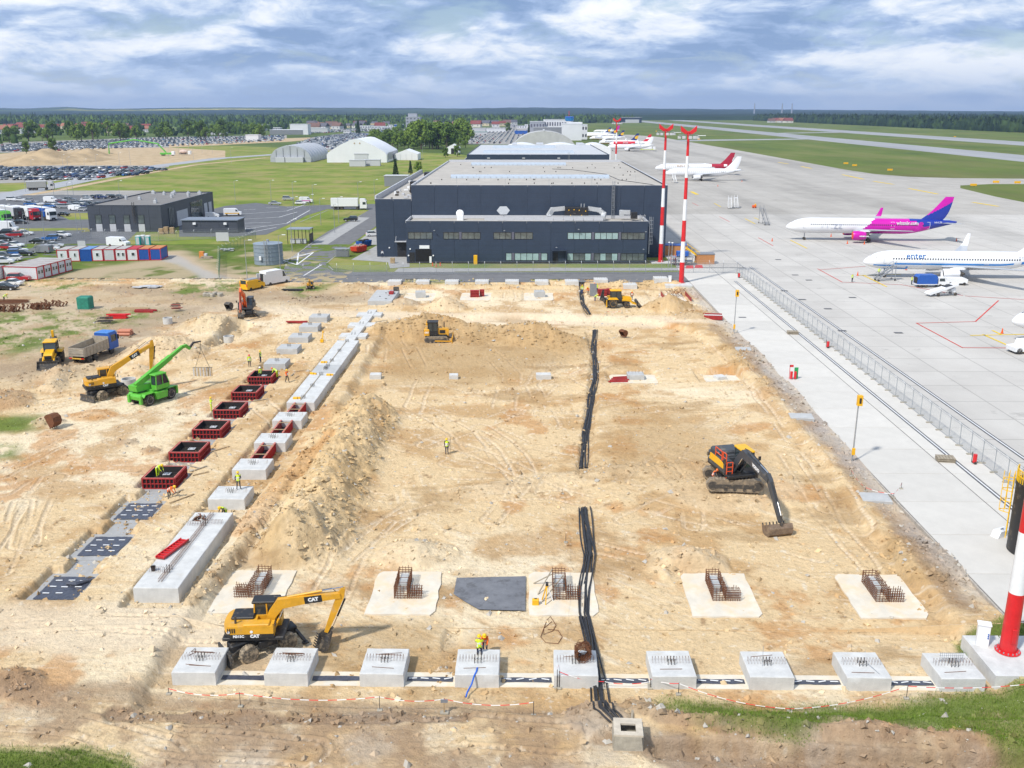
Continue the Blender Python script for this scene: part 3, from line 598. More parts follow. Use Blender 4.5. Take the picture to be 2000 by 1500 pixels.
# ================================================================== cargo hangars
def panelmat(name,col,rib=0.5,rough=0.45):
 """coated sandwich panels with fine horizontal ribs"""
 m=bpy.data.materials.new(name);m.use_nodes=True;nt=m.node_tree;b=nt.nodes['Principled BSDF']
 b.inputs['Roughness'].default_value=rough
 t=N(nt,'ShaderNodeTexCoord');s=N(nt,'ShaderNodeSeparateXYZ');nt.links.new(t.outputs['Object'],s.inputs[0])
 w=MA(nt,'PINGPONG',s.outputs[2],rib);line=MA(nt,'LESS_THAN',w,0.035)
 n=N(nt,'ShaderNodeTexNoise',i_Scale=.35,i_Detail=6.0);nt.links.new(t.outputs['Object'],n.inputs['Vector'])
 c=MIX(nt,1.0,(*col,1),RAMP(nt,n.outputs[0],[(.3,.9),(.7,1.1)]),'MULTIPLY')
 c=MIX(nt,MA(nt,'MULTIPLY',line,.35),c,tuple(v*.5 for v in col)+(1,))
 nt.links.new(c,b.inputs['Base Color'])
 bp=N(nt,'ShaderNodeBump',i_Strength=.4,i_Distance=.03);nt.links.new(MA(nt,'SUBTRACT',1.0,line),bp.inputs['Height']);nt.links.new(bp.outputs[0],b.inputs['Normal'])
 return m
M_NAVY=panelmat('navy_panel',(.032,.048,.080));M_NAVYTRIM=mat('navy_trim',(.025,.036,.06),.45,var=.05)
M_DKGREY=panelmat('dark_grey_panel',(.062,.070,.088))
M_ROOF=mat('roof_membrane',(.42,.39,.345),.9,var=.14,scale=.25,dirt=(.31,.29,.26),dirt_amt=.2)
M_ROOFW=mat('white_roof',(.50,.51,.525),.6,var=.06,scale=.2,dirt=(.5,.5,.5),dirt_amt=.1)
M_PARA=mat('parapet_grey',(.50,.51,.54),.5,var=.06)
M_SKYL=mat('polycarbonate',(.40,.46,.53),.25,var=.08,scale=.8)
M_PANE=mat('window_pane',(.10,.12,.12),.08,var=.5,scale=.35,spec=.9);M_PANEB=mat('window_blind',(.30,.42,.42),.2,var=.2,scale=.6,spec=.9)
M_FRAME=mat('window_frame',(.02,.021,.024),.4);M_PIER=mat('window_pier',(.12,.12,.16),.5)
M_PALEGREY=mat('pale_grey_metal',(.50,.51,.53),.5,var=.08);M_DUCT=mat('duct_zinc',(.55,.56,.57),.4,.35,.08)
def window(parent,x,y,z,w,h,n,panem,dy=-.07,axis='y',flip=1):
 """window with n panes in a dark frame, on a wall facing -y (axis y) or +x (axis x)"""
 mb=MB();t=.09
 mb.box(-w/2,w/2,0,.12,-h/2,-h/2+t);mb.box(-w/2,w/2,0,.12,h/2-t,h/2)
 for k in range(n+1):
  xx=-w/2+(w-t)*k/n;mb.box(xx,xx+t,.001,.119,-h/2+t,h/2-t)
 f=mb.build('window',M_FRAME,parent,(x,y+dy,z),0 if axis=='y' else R(90))
 for k in range(n):
  x0=-w/2+(w-t)*k/n+t;x1=-w/2+(w-t)*(k+1)/n
  MB().box(x0,x1,.05,.09,-h/2+t,h/2-t).build('pane',panem if not isinstance(panem,(list,tuple))else panem[k%len(panem)],f)
 return f
def ladder(parent,x,y,z0,z1,cage=True,m=None,name='roof_ladder',rz=0,w=.6):
 mb=MB();m=m or M_STEEL
 for s in(-w/2,w/2):mb.bar((s,0,z0),(s,0,z1+1.0),.07)
 z=z0+.3
 while z<z1+.9:mb.bar((-w/2,0,z),(w/2,0,z),.045);z+=.33
 if cage:
  z=z0+2.2
  while z<z1+1.1:
   pts=[(w/2*1.2*math.cos(a),-.42-.42*math.sin(a)if False else-.75*math.sin(a),z)for a in[math.pi*k/6 for k in range(7)]]
   for a,b in zip(pts[:-1],pts[1:]):mb.bar(a,b,.06,.05)
   z+=.9
  for k in(1,3,5):
   a=math.pi*k/6;mb.bar((w/2*1.2*math.cos(a),-.75*math.sin(a),z0+2.2),(w/2*1.2*math.cos(a),-.75*math.sin(a),z1+1.0),.05)
 return mb.build(name,m,parent,(x,y,0),rz)
H1=thing('cargo_hangar','long dark navy cargo hangar with flat beige roof and two storey office wing','building',(0,230,0))
def panels(parent,x0,x1,z0,z1,y,n,m,name='wall_panel',d=.12,gap=.045,side=None):
 w=(x1-x0)/n
 for k in range(n):
  if side is None:MB().box(-w/2+gap/2,w/2-gap/2,0,d,z0,z1).build(name,m,parent,(x0+w*(k+.5),y,0))
  else:MB().box(0,d*side,-w/2+gap/2,w/2-gap/2,z0,z1).build(name,m,parent,(y,x0+w*(k+.5),0))
D1=112
MB().box(-27.0,33.2,.15,D1,.1,16.55).box(-35.6,-27.05,.16,D1-8,.1,13.2).box(-27.2,27.6,-9.8,.14,.1,9.1).build('structure_core',M_NAVYTRIM,H1)
panels(H1,-27.2,33.4,.0,16.95,-.02,11,M_NAVY);panels(H1,-35.8,-27.24,0,13.7,-.02,2,M_NAVY)
panels(H1,-27.4,27.8,.35,9.65,-10,10,M_NAVY)
panels(H1,.1,D1,0,16.95,33.24,18,M_NAVY,side=1);panels(H1,.1,D1-8,0,13.7,-35.84,17,M_NAVY,side=1);panels(H1,-9.8,-.2,.35,9.65,27.64,2,M_NAVY,side=1);panels(H1,-9.8,-.2,.35,9.65,-27.38,2,M_NAVY,side=-1)
MB().box(-26.9,33.1,.3,D1-.2,16.56,16.62).build('roof',M_ROOF,H1);MB().box(-35.5,-27.2,.3,D1-8.2,13.21,13.27).build('roof',M_ROOF,H1);MB().box(-27.0,27.4,-9.6,.1,9.11,9.17).build('roof',M_ROOF,H1)
mb=MB();mb.box(-27.25,33.45,-.06,.25,16.96,17.02);mb.box(33.1,33.45,.26,D1,16.96,17.02);mb.box(-27.25,-26.95,.26,D1,16.5,17.02);mb.box(-26.9,33.05,D1-.25,D1,16.6,17.4);mb.build('parapet',M_PARA,H1)
mb=MB();mb.box(-35.9,-27.25,-.06,.2,13.71,13.77);mb.box(-35.9,-35.55,.21,D1-8,13.2,14.5);mb.build('parapet',M_PARA,H1)
for k in range(26):MB().box(-35.52,-35.40,1+k*4,4.9+k*4,13.3,14.3).build('parapet_panel',M_PARA,H1)
mb=MB();mb.box(-27.5,27.9,-10.08,-9.82,9.66,9.72);mb.box(-27.5,-27.2,-9.8,-.1,9.2,9.72);mb.box(27.55,27.9,-9.8,-.1,9.2,9.72);mb.build('parapet',M_PARA,H1)
MB().box(-27.15,27.5,-.1,-.04,9.2,9.95).build('flashing',M_PARA,H1)
MB().box(-27.4,27.85,-10.06,-9.95,0,.34).build('plinth',M_BLACK,H1)
for yy,x0,x1 in((30,-20,22.0),(92,-18,13)):
 mb=MB();mb.prism([(yy-1.6,16.63),(yy+1.6,16.63),(yy+1.4,17.1),(yy,17.55),(yy-1.4,17.1)],x0,x1,'x');f=mb.build('roof_light',M_SKYL,H1)
 mb=MB();k=x0
 while k<=x1:mb.box(k,k+.08,yy-1.65,yy+1.65,16.64,17.15);k+=1.5
 mb.build('glazing_bar',M_PARA,f)
for k in range(60):
 MB().cyl((0,0,0),(0,0,.35),.13,n=7).build('roof_vent',M_DARKSTEEL,H1,(random.uniform(-25,32),random.choice((9,22,40,55,75,92))+random.uniform(-.6,.6),16.6))
mb=MB();mb.tube([(32,.6,16.68),(29.5,9,16.68),(24,22,16.68),(22.5,45,16.68),(14,66,16.68),(8,70,16.68)],.09,5);mb.build('lightning_cable',M_BLACK,H1)
for x in(-17,-5,5.5,16,27):
 mb=MB();mb.cyl((x,3+abs(x)*.3,16.6),(x,3+abs(x)*.3,18.6),.03,n=5);mb.build('lightning_rod',M_STEEL,H1)
ladder(H1,20.6,-.25,9.2,17.0);ladder(H1,28.3,-9.2,2.2,9.6,rz=R(90))
ah=MB().cbox((11.8,-3.2,10.9),(5.4,2.4,2.6),b=.08).build('air_handler',M_BLACK,H1)
for q in((10,11.6),(11.2,11.7),(12.4,11.6),(10.4,10.4),(13,10.4),(13.9,11.4)):MB().cyl((q[0],-4.46,q[1]),(q[0],-4.40,q[1]),.13,n=8).build('yellow_knob',M_YEL,ah)
mb=MB()
def duct(mb,pts,w=.95):
 for a,b in zip(pts[:-1],pts[1:]):mb.bar(a,b,w,w)
 for p in pts[1:-1]:mb.cbox(p,(w*1.06,)*3,b=.12)
duct(mb,[(9.1,-3,11.9),(6.2,-3,11.6),(5.3,-3.4,10.2),(5.4,-4.4,9.8)]);duct(mb,[(14.5,-3,11.9),(17.2,-3,11.5),(18.3,-3.4,10.6),(17.9,-5.0,9.9),(9.0,-5.0,9.9)])
mb.build('air_duct',M_DUCT,H1)
mb=MB()
for k in range(12):mb.box(-9.6+k*2.3,-7.4+k*2.3,-5.9,-5.82,9.35,10.25)
mb.build('screen_panel',M_PARA,H1)
for x in(12.9,13.6):MB().cyl((x,-3.4,12.1),(x,-3.4,13.0),.14,n=8).build('flue',M_STEEL,H1)
duct(mb2:=MB(),[(22.4,-3,10.0),(22.4,-3,11.0),(24.4,-3.2,11.0)],1.0);mb2.build('air_duct',M_DUCT,H1);MB().cbox((25.2,-4.2,10.4),(1.5,1.3,1.5),b=.05).build('condenser',M_BLACK,H1)
mb=MB()
for x in(26.2,27.2):
 mb.bar((x,-7.5,9.2),(x,-7.5,11.0),.08);mb.bar((x,-9.4,9.2),(x,-9.4,11.0),.08)
for z in(10.0,10.9):mb.bar((26.2,-9.4,z),(27.2,-9.4,z),.07);mb.bar((26.2,-7.5,z),(26.2,-9.4,z),.07);mb.bar((27.2,-7.5,z),(27.2,-9.4,z),.07)
mb.build('guard_rail',M_STEEL,H1)
mb=MB();mb.lathe([(.05,0),(.55,.08),(.9,.25),(.9,.30),(.5,.14),(.05,.06)],(0,0,0),16,'y');d=mb.build('satellite_dish',M_WHITE,H1,(-15.5,-3.4,10.75));d.rotation_euler=(R(-15),0,0)
MB().cbox((-15.4,-3.6,9.7),(1.5,1.0,1.2),b=.06).build('dish_base',M_WHITE,H1)
mb=MB();mb.prism([(1.55*math.cos(a),1.1*math.sin(a))for a in[math.pi*k/3 for k in range(6)]],0,.12,'y');d=mb.build('satellite_dish',M_DUCT,H1,(-5.3,-3.2,11.4));d.rotation_euler=(R(-18),0,R(8))
mb=MB();mb.bar((-5.2,-3.1,9.2),(-5.2,-3.1,11.2),.2);mb.prism([(-6.6,9.25),(-4.4,9.25),(-5.0,10.3)],-4.6,-4.2,'y');mb.build('dish_mount',M_DUCT,H1)
for x in(-.2,5.2):MB().cyl((x,-3,9.2),(x,-3,9.8),.3,n=10).build('roof_vent',M_STEEL,H1)
for x0,x1,n,m in((-27.0,-21.4,4,M_PANE),(-18.9,-15.3,3,M_PANE),(-14.7,-10.4,3,M_PANE),(-7.4,-3.3,3,M_PANE),(-2.6,1.6,3,M_PANE),(9.5,15.0,4,M_PANEB),(15.7,21.1,4,M_PANEB),(21.8,27.2,4,M_PANE)):
 window(H1,(x0+x1)/2,-10,6.35,x1-x0,1.6,n,m)
for x0,x1,n,m in((-4.6,-3.2,1,M_PANEB),(-2.6,3.0,4,M_PANEB),(3.5,5.0,1,M_PANEB),(9.5,15.0,4,[M_PANEB,M_PANE,M_PANE]),(15.7,21.1,4,[M_PANE,M_PANEB]),(21.8,27.2,4,M_PANE)):
 window(H1,(x0+x1)/2,-10,1.55,x1-x0,1.75,n,m)
for x,z in((-15.0,6.35),(-2.95,6.35),(15.35,6.35),(21.45,6.35),(-2.9,1.55),(3.25,1.55),(15.35,1.55),(21.45,1.55)):
 MB().box(-.28,.28,-.05,-.012,-.85,.85).build('window_pier',M_PIER,H1,(x,-10,z))
mb=MB();mb.box(-25.4,-21.7,-10.05,-9.99,.05,3.2);mb.build('gate_opening',mat('dark_opening',(.008,.008,.009),.9),H1)
MB().cbox((-23.3,-10.1,3.75),(2.3,.12,.75)).build('gate_sign',M_WHITE,H1)
MB().box(-26.8,-25.6,-10.06,-9.98,.3,2.5).build('door',M_BLACK,H1);MB().box(-22.2,-21.7,-10.25,-10.07,.1,1.6).build('white_post',M_WHITE,H1)
mb=MB();mb.box(-31.3,-28.3,-1.5,0,3.7,3.82);mb.bar((-31.1,-1.4,3.8),(-31.1,-.05,4.9),.06);mb.bar((-28.6,-1.4,3.8),(-28.6,-.05,4.9),.06);mb.build('canopy',M_PARA,H1)
MB().box(-30.9,-28.4,-.10,-.03,0,3.4).build('door',M_BLACK,H1)
mb=MB();mb.box(6.0,9.3,-11.2,-10.02,3.0,3.12);mb.box(6.0,6.12,-11.1,-10.02,.1,3);mb.box(9.18,9.3,-11.1,-10.02,.1,3);mb.build('porch',M_NAVYTRIM,H1);MB().box(6.3,7.4,-10.1,-9.98,.1,2.5).build('door',M_BLACK,H1)
for x,z in((-20.9,7.6),(-4.9,7.6),(12,7.9),(27.3,7.4),(7.0,3.8),(26.9,3.4)):
 mb=MB();mb.bar((x,-10,z),(x,-10.7,z+.05),.06);mb.cbox((x,-10.75,z),(.35,.25,.14));mb.build('flood_light',M_STEEL,H1)
for x,y,z in((-26.6,-10.1,3.3),(-27.0,-10.1,1.8),(-21.3,-10.1,1.8),(-32.8,-.1,2.2)):MB().cyl((x,y,z),(x,y-.12,z),.18,n=10).build('wall_lamp',M_WHITE,H1)
mb=MB();mb.cbox((-28.9,22,14.9),(2.0,3.2,2.9),b=.05);mb.build('air_handler',M_BLACK,H1);mb=MB();mb.cbox((-28.9,60,14.9),(2.4,4,2.9),b=.05);mb.build('air_handler',M_BLACK,H1)
for k in range(24):MB().cbox((0,0,.25),(random.uniform(.4,1.2),random.uniform(.4,1.2),random.uniform(.3,.7)),b=.04).build('roof_unit',random.choice((M_PARA,M_WHITE,M_DARKSTEEL)),H1,(random.uniform(-34.5,-28),random.uniform(2,60),13.27))
mb=MB();duct(mb,[(-28.2,14,13.6),(-28.2,14,15.2),(-28.2,19,15.2)],.8);mb.build('air_duct',M_DUCT,H1)
for k in range(3):MB().cbox((-38.4,36+k*6,2.6),(5,4.6,5.2),b=.1).build('dock_shelter',M_GREY,H1)
yb=tag(MB().cbox((0,0,1.05),(.85,.7,2.1),b=.05).build('post_box',M_YEL,None,(-11.5,218.6,0)),'tall yellow cabinet standing against the navy office wing','cabinet')
for q in((845,519),(852,521),(860,519)):
 p=G(*q);mb=MB();mb.lathe([(.24,0),(.24,.05),(.17,.05),(.05,.8),(.03,.8)],n=10);mb.build('traffic_cone',M_ORANGE,None,(p.x,p.y,0));tag(bpy.context.scene.objects[-1]if False else COL.objects[-1],'small orange traffic cone beside the hangar gate opening','cone','cones at the hangar gate')
 # ------------------------------------------------------------------ second hangar behind it
H2=thing('cargo_hangar','second navy hangar with white standing roof lights behind the beige roof','building',(0,392,0))
MB().box(-23.5,33.0,.15,118,.1,16.5).build('structure_core',M_NAVYTRIM,H2)
panels(H2,-23.7,33.2,0,17,-.02,9,M_NAVY);panels(H2,.1,118,0,17,33.04,10,M_NAVY,side=1);panels(H2,.1,118,0,17,-23.54,10,M_NAVY,side=-1)
MB().box(-23.5,33,.2,118,16.55,16.66).build('roof',M_ROOFW,H2)
for yy,x0,x1 in((22,-18,20),(30,-18,20),(78,-16,14),(88,-16,14)):MB().prism([(yy-2,16.67),(yy+2,16.67),(yy+1.6,17.4),(yy-1.6,17.4)],x0,x1,'x').build('roof_light',M_SKYL,H2)
for x in(-15,-1,13):MB().cbox((x,-.2,15.6),(1.1,.3,.25)).build('flood_light',M_WHITE,H2)
ladder(H2,17,-.2,10,17,False)
mb=MB();mb.box(-24.6,-24.4,0,112,14,15.2);mb.build('parapet',M_PARA,H2)
H3=thing('arched_hall','long white hall with a row of barrel roofs behind the second hangar','building',(0,560,0))
mb=MB()
for k,(x0,x1)in enumerate(((-13,8),(8.3,32),(32.3,48))):
 mb.prism([(x0,0),(x1,0),(x1,13.2)]+[(x0+(x1-x0)*(1-t/8),13.2+2.2*math.sin(math.pi*t/8))for t in range(1,8)]+[(x0,13.2)],.0,36,'y')
mb.build('wall',M_WHITE,H3,smooth=40)
for x in(-6,8,32):MB().box(x-2,x+2,-.2,36.2,13.4,15.2).build('valley_gutter',M_PARA,H3)
H4=thing('arched_hall','tall grey domed tent hall rising behind the white barrel roofs','building',(12,660,0))
mb=MB();mb.prism([(-22,0)]+[(22*math.cos(math.pi-math.pi*t/14),7+13.5*math.sin(math.pi*t/14))for t in range(15)]+[(22,0)],0,30,'y');mb.build('fabric_shell',mat('grey_fabric',(.46,.46,.45),.7,var=.12,scale=.2),H4,smooth=30)
MB().box(-.5,.5,-.1,30,20.5,21.3).build('ridge_cap',M_PARA,H4)
# ------------------------------------------------------------------ grey customs building on the left
B1=thing('grey_workshop','low dark grey workshop with flat roof and four tall front windows','building',(-116.3,278.3,0))
MB().box(-10.4,10.6,.15,48,.1,7.1).build('structure_core',M_NAVYTRIM,B1)
panels(B1,-10.6,10.8,0,7.5,-.02,6,M_DKGREY);panels(B1,.1,48,0,7.5,10.65,9,M_DKGREY,side=1);panels(B1,.1,48,0,7.5,-10.45,9,M_DKGREY,side=-1)
MB().box(-10.4,10.6,.1,48,7.11,7.3).build('roof',mat('bitumen_roof',(.20,.19,.18),.9,var=.12,scale=.3),B1)
mb=MB();mb.box(-10.7,10.9,-.1,.2,7.51,7.6);mb.box(10.55,10.9,.21,48,7.51,7.6);mb.box(-10.7,-10.4,.21,48,7.51,7.6);mb.box(-10.38,10.54,47.7,48,7.3,7.6);mb.build('parapet',M_NAVYTRIM,B1)
for x in(-7.6,-3.6,.6,4.8):
 window(B1,x,-.04,3.55,1.9,2.6,1,M_PANE);MB().box(x-.9,x+.9,-.09,-.03,.05,2.2).build('door',M_PALEGREY,B1)
for y0,y1,kind in((6,10.5,'pane'),(12.5,22,'door'),(25,36,'pane'),(38,41,'door'),(42.5,45.5,'door')):
 if kind=='pane':
  f=MB().box(10.78,10.86,y0,y1,.4,6.2).build('glazed_front',M_PANE,B1)
  k=y0
  while k<=y1:MB().box(10.87,10.93,k,k+.1,.4,6.2).build('mullion',M_FRAME,f);k+=1.1
 else:MB().box(10.78,10.88,y0,y1,.1,4.6).build('door',M_PALEGREY,B1)
for x,y in((-7,42),(-2,38),(1,37.6),(-8,22),(-3,20),(4,28),(6,38),(8,32),(5,12),(6,9),(0,42),(9,40)):
 mb=MB();mb.cbox((0,0,.45),(random.uniform(.6,1.6),.9,.9),b=.06);mb.cyl((0,0,.9),(0,0,1.3),.25,n=8);mb.build('roof_unit',M_DUCT,B1,(x,y,7.3))
ladder(B1,3.0,-.3,2.5,7.5,True,M_DARKSTEEL)
B2=thing('grey_container_office','small dark grey flat roofed annex standing beside the workshop','building',(-90.9,276,0))
mb=MB();mb.box(-8,8,0,7,.1,3.5);mb.build('wall',M_DKGREY,B2);MB().box(-8.3,8.3,-.4,7.3,3.52,3.75).build('roof',mat('blue_grey_roof',(.20,.23,.28),.5),B2)
for x in(-4.3,4.6):MB().cbox((x,-.3,2.65),(.9,.5,.6),b=.05).build('air_conditioner',M_WHITE,B2)
panels(B2,-8.02,8.02,.1,3.48,-.06,3,M_DKGREY,d=.05)
for k,(x,z,h)in enumerate(((-104.5,0,1.5),(-103.0,0,2.0),(-101.3,0,1.9),(-103.9,0,.6))):
 t_=thing('pallet_stack','stack of timber pallets between workshop and annex','pallets',(x,274.4-(1.2 if k==3 else 0),0),0,'timber pallet stacks beside the annex')
 for j in range(int(h/.16)):MB().cbox((random.uniform(-.05,.05),0,.07+j*.16),(1.2,1.0,.12),random.uniform(-.03,.03)).build('pallet',M_WOOD,t_)
 # ------------------------------------------------------------------ water tank, bin shelter, skips, cage
tk=thing('water_tank','round grey steel water tank with side ladder on the grass','tank',(-59.2,219.2,0))
mb=MB();mb.lathe([(3.25,0),(3.25,4.55),(3.33,4.55),(3.33,4.7),(3.1,4.72),(.3,5.0),(.01,5.0)],n=40);mb.build('tank_shell',panelmat('tank_steel',(.24,.29,.34),.35),tk,smooth=40)
mb=MB()
for k in range(4):mb.lathe([(3.27,.9+k*.95),(3.31,.92+k*.95),(3.31,1.0+k*.95),(3.27,1.02+k*.95)],n=40)
mb.build('hoop_band',mat('tank_band',(.17,.21,.25),.5),tk);ladder(tk,.4,-3.45,.3,4.8,True,M_STEEL)
MB().cbox((-1.0,-3.45,1.7),(.5,.35,.9),b=.04).build('control_box',M_WHITE,tk);MB().cyl((0,0,4.9),(0,0,5.5),.35,n=12).build('hatch',M_STEEL,tk)
sh=thing('bin_shelter','open sided bin shelter with flat grey roof beside the parking bays','shelter',(-59.9,254.5,0))
mb=MB();mb.box(-3.1,3.1,-2.3,2.3,3.75,3.95);mb.build('roof',mat('zinc_roof',(.30,.33,.37),.4,.3),sh)
for x in(-2.9,-1,1,2.9):
 for y in(-2.1,2.1):MB().bar((x,y,0),(x,y,3.75),.14).build('post',M_BLACK,sh)
MB().box(2.85,2.95,-2,2,.3,2.6).build('side_panel',M_DARKSTEEL,sh)
for k in range(3):
 b_=thing('waste_bin','grey wheeled waste bin under the bin shelter','bin',(-61.6+k*1.5,253,0),0,'bins in the shelter')
 mb=MB();mb.prism([(-.55,.15),(.55,.15),(.62,1.15),(-.62,1.15)],-.45,.45,'y');mb.build('body',M_PALEGREY,b_);MB().cbox((0,0,1.22),(1.3,1.0,.14),b=.05).build('lid',M_GREY,b_)
def skip(px,py,label,m,load,rz):
 p=G(px,py);t_=thing('waste_skip',label,'skip',p,rz)
 mb=MB();mb.prism([(-2.0,.45),(-1.5,.12),(1.5,.12),(2.0,.45),(2.2,1.5),(-2.2,1.5)],-.95,.95,'y');mb.build('body',m,t_)
 mb=MB()
 for x in(-1.4,-.7,0,.7,1.4):
  for y in(-1.0,1.0):mb.bar((x,y,.2),(x,y,1.5),.09)
 mb.build('rib',m,t_);mb=MB()
 for k in range(14):mb.cbox((random.uniform(-1.7,1.7),random.uniform(-.7,.7),1.45+random.uniform(0,.25)),(random.uniform(.3,.9),random.uniform(.3,.7),.3),random.uniform(0,3))
 mb.build('load',load,t_);return t_
skip(701,492,'red steel waste skip with open top by the hangar road',mat('skip_red',(.60,.05,.02),.5,var=.15),mat('rubble_load',(.42,.30,.24),.9),R(62));skip(711,481,'blue waste skip filled with black bags behind the red skip',M_BLUE,M_BLACK,R(62))
p=G(669,501);t_=thing('gas_cage','galvanised bar cage standing on the kerb by the hangar road','cage',p,R(4));mb=MB()
for k in range(14):mb.bar((-1.7+k*.262,-.8,0),(-1.7+k*.262,-.8,1.9),.05);mb.bar((-1.7+k*.262,.8,0),(-1.7+k*.262,.8,1.9),.05)
mb.build('bar',M_STEEL,t_);MB().box(-1.75,1.75,-.85,.85,1.9,1.98).build('roof',M_STEEL,t_);MB().box(-1.5,1.5,-.6,.6,.05,1.4).build('stored_goods',M_GREY,t_)
p=G(767,514);t_=thing('timber_crate','small wooden crate on the paving before the hangar door','crate',p)
for k in range(5):MB().cbox((0,0,.14+k*.25),(1.0,.8,.2)).build('slat',M_WOOD,t_)
MB().cbox((0,0,.65),(.85,.65,1.1)).build('core',M_OLDWOOD,t_)
# ------------------------------------------------------------------ white arched tents on the meadow
def tent_hall(name,label,x0,x1,y0,d,prof,m,ribs=0):
 t_=thing(name,label,'tent',((x0+x1)/2,y0,0));w=(x1-x0)/2
 mb=MB();mb.prism([(a*w,b)for a,b in prof],0,d,'y');s_=mb.build('fabric_shell',m,t_,smooth=25)
 for k in range(ribs):
  yy=d*(k+.5)/ribs;mb=MB()
  for(a,b),(a2,b2)in zip(prof[:-1],prof[1:]):mb.bar((a*w*1.005,yy,b*1.006),(a2*w*1.005,yy,b2*1.006),.45,.25)
  mb.build('rib',M_PARA,t_)
 return t_
M_TENT=mat('white_fabric',(.74,.75,.77),.55,var=.05,scale=.1);M_TENTG=mat('grey_membrane',(.40,.42,.45),.5,var=.1,scale=.15)
pr1=[(-1,0),(-1,3.2),(-.93,5.4),(-.78,7.8),(-.55,9.6),(-.25,10.7),(0,10.9),(.25,10.7),(.55,9.6),(.78,7.8),(.93,5.4),(1,3.2),(1,0)]
tt=tent_hall('arched_tent','grey translucent arched tent with open framed front end on the meadow',-173.5,-146,664,62,pr1,M_TENTG,7)
MB().box(-13,13,-.15,-.05,3.0,3.4).build('front_beam',M_PARA,tt)
for x in(-9.5,-4.8,0,4.8,9.5):MB().box(x-.18,x+.18,-.2,-.06,.2,10.6-abs(x)*.28).build('front_mullion',M_GREY,tt)
for x in(-6.5,0,6):MB().cbox((x,-1.5,1.7),(6,2.6,3.4),b=.06).build('porch_cabin',M_PARA,tt)
pr2=[(-1,0),(-1,5.2),(-.94,6.8),(-.55,11.4),(-.16,15.0),(-.06,15.3),(.06,15.3),(.16,15.0),(.55,11.4),(.94,6.8),(1,5.2),(1,0)]
tt=tent_hall('arched_tent','large white arched fabric hall with small grey doorway on the meadow',-134.2,-93.8,660,60,pr2,M_TENT,0)
MB().box(-1.5,7.5,-.25,-.05,.1,5.3).build('door',mat('door_grey',(.55,.56,.58),.5),tt);MB().box(-1.8,7.8,-.4,-.26,5.3,6.0).build('door_head',M_PARA,tt)
for k in range(11):MB().box(20.22,20.32,6+k*5,9+k*5,1.5,6.2).build('side_vent',M_GREY,tt)
for x in(-1.2,2.4):MB().cyl((x,-.2,12.6),(x,-.05,12.6),.5,n=8).build('vent',M_WOOD,tt)
pr3=[(-1,0),(-1,4.2),(0,7.2),(1,4.2),(1,0)]
tt=tent_hall('frame_tent','small white ridge tent standing right of the big fabric hall',-93,-76.6,693,22,pr3,M_TENT,0)
for k in range(5):MB().box(-8.2+k*4.1-.1,-8.2+k*4.1+.1,-.1,-.02,0,4.2).build('pole',M_PARA,tt)
tt=tent_hall('frame_tent','little grey gabled shed with dark open doorway by the wood',-64,-54,792,16,[(-1,0),(-1,5),(0,7.6),(1,5),(1,0)],M_TENT);MB().box(-1.5,2.6,-.1,-.02,0,4.4).build('door',M_BLACK,tt)
for q,l in(((698,325),'first'),((727,324),'second')):
 p=G(*q);t_=thing('site_cabin','small grey flat roofed cabin on the meadow before the fabric hall','cabin',p,0,'grey cabins on the meadow');MB().box(-5,5,0,4,0,3.6).build('wall',M_PALEGREY,t_);MB().box(-5.2,5.2,-.2,4.2,3.6,3.9).build('roof',M_PARA,t_)
p=G(774,364);t_=thing('site_cabin','grey sheet metal cabin behind the corner of the hangar','cabin',(p.x,p.y,0));MB().box(-5.5,5.5,0,7,0,4.6).build('wall',M_GREY,t_);MB().box(-5.7,5.7,-.2,7.2,4.6,4.9).build('roof',M_PALEGREY,t_)
# ================================================================== foundations on the site
M_CONCG=mat('grey_concrete',(.44,.445,.44),.85,var=.12,scale=1.2,bump=.25,dirt=(.40,.34,.26),dirt_amt=.1,bscale=12)
M_FORMRED=mat('formwork_red',(.32,.02,.02),.55,var=.25,scale=3,dirt=(.30,.20,.15),dirt_amt=.12)
M_PLY=mat('formwork_ply',(.022,.019,.019),.6,var=.35,scale=3,dirt=(.2,.16,.12),dirt_amt=.06)
M_PADW=mat('pad_white',(.66,.605,.505),.9,var=.12,scale=.6,dirt=(.70,.54,.34),dirt_amt=.5,bump=.3)
def block_mesh(w,d,h,seed=0,nx=8,ny=8):
 """cast block: bevelled top, slightly uneven faces, front face at y=0"""
 rnd=random.Random(seed);mb=MB();b=.035
 def ring(z,i):
  pts=[]
  for k in range(nx):pts.append((-w/2+i+(w-2*i)*k/nx,i,z))
  for k in range(ny):pts.append((w/2-i,i+(d-2*i)*k/ny,z))
  for k in range(nx):pts.append((w/2-i-(w-2*i)*k/nx,d-i,z))
  for k in range(ny):pts.append((-w/2+i,d-i-(d-2*i)*k/ny,z))
  return[(x+rnd.uniform(-.012,.012),y+rnd.uniform(-.012,.012),q+rnd.uniform(-.006,.006))for x,y,q in pts]
 mb.rings([ring(-.4,0),ring(h*.5,0),ring(h-b,0),ring(h,b)]);return mb
_stub=MB().cyl((0,0,-.05),(0,0,.36),.024,n=6);_stub.cyl((0,0,.36),(0,0,.41),.036,n=6);STUB=_stub.mesh('anchor_bolt');STUB.materials.append(M_DARKSTEEL)
_hoop=MB().tube([(0,-.16,-.05),(0,-.16,.33),(0,.16,.33),(0,.16,-.05)],.009,4);HOOP=_hoop.mesh('rebar_hoop');HOOP.materials.append(M_RUST)
_bar=MB().tube([(-.7,0,.02),(.7,0,.03)],.016,4);LBAR=_bar.mesh('loose_bar');LBAR.materials.append(M_RUST)
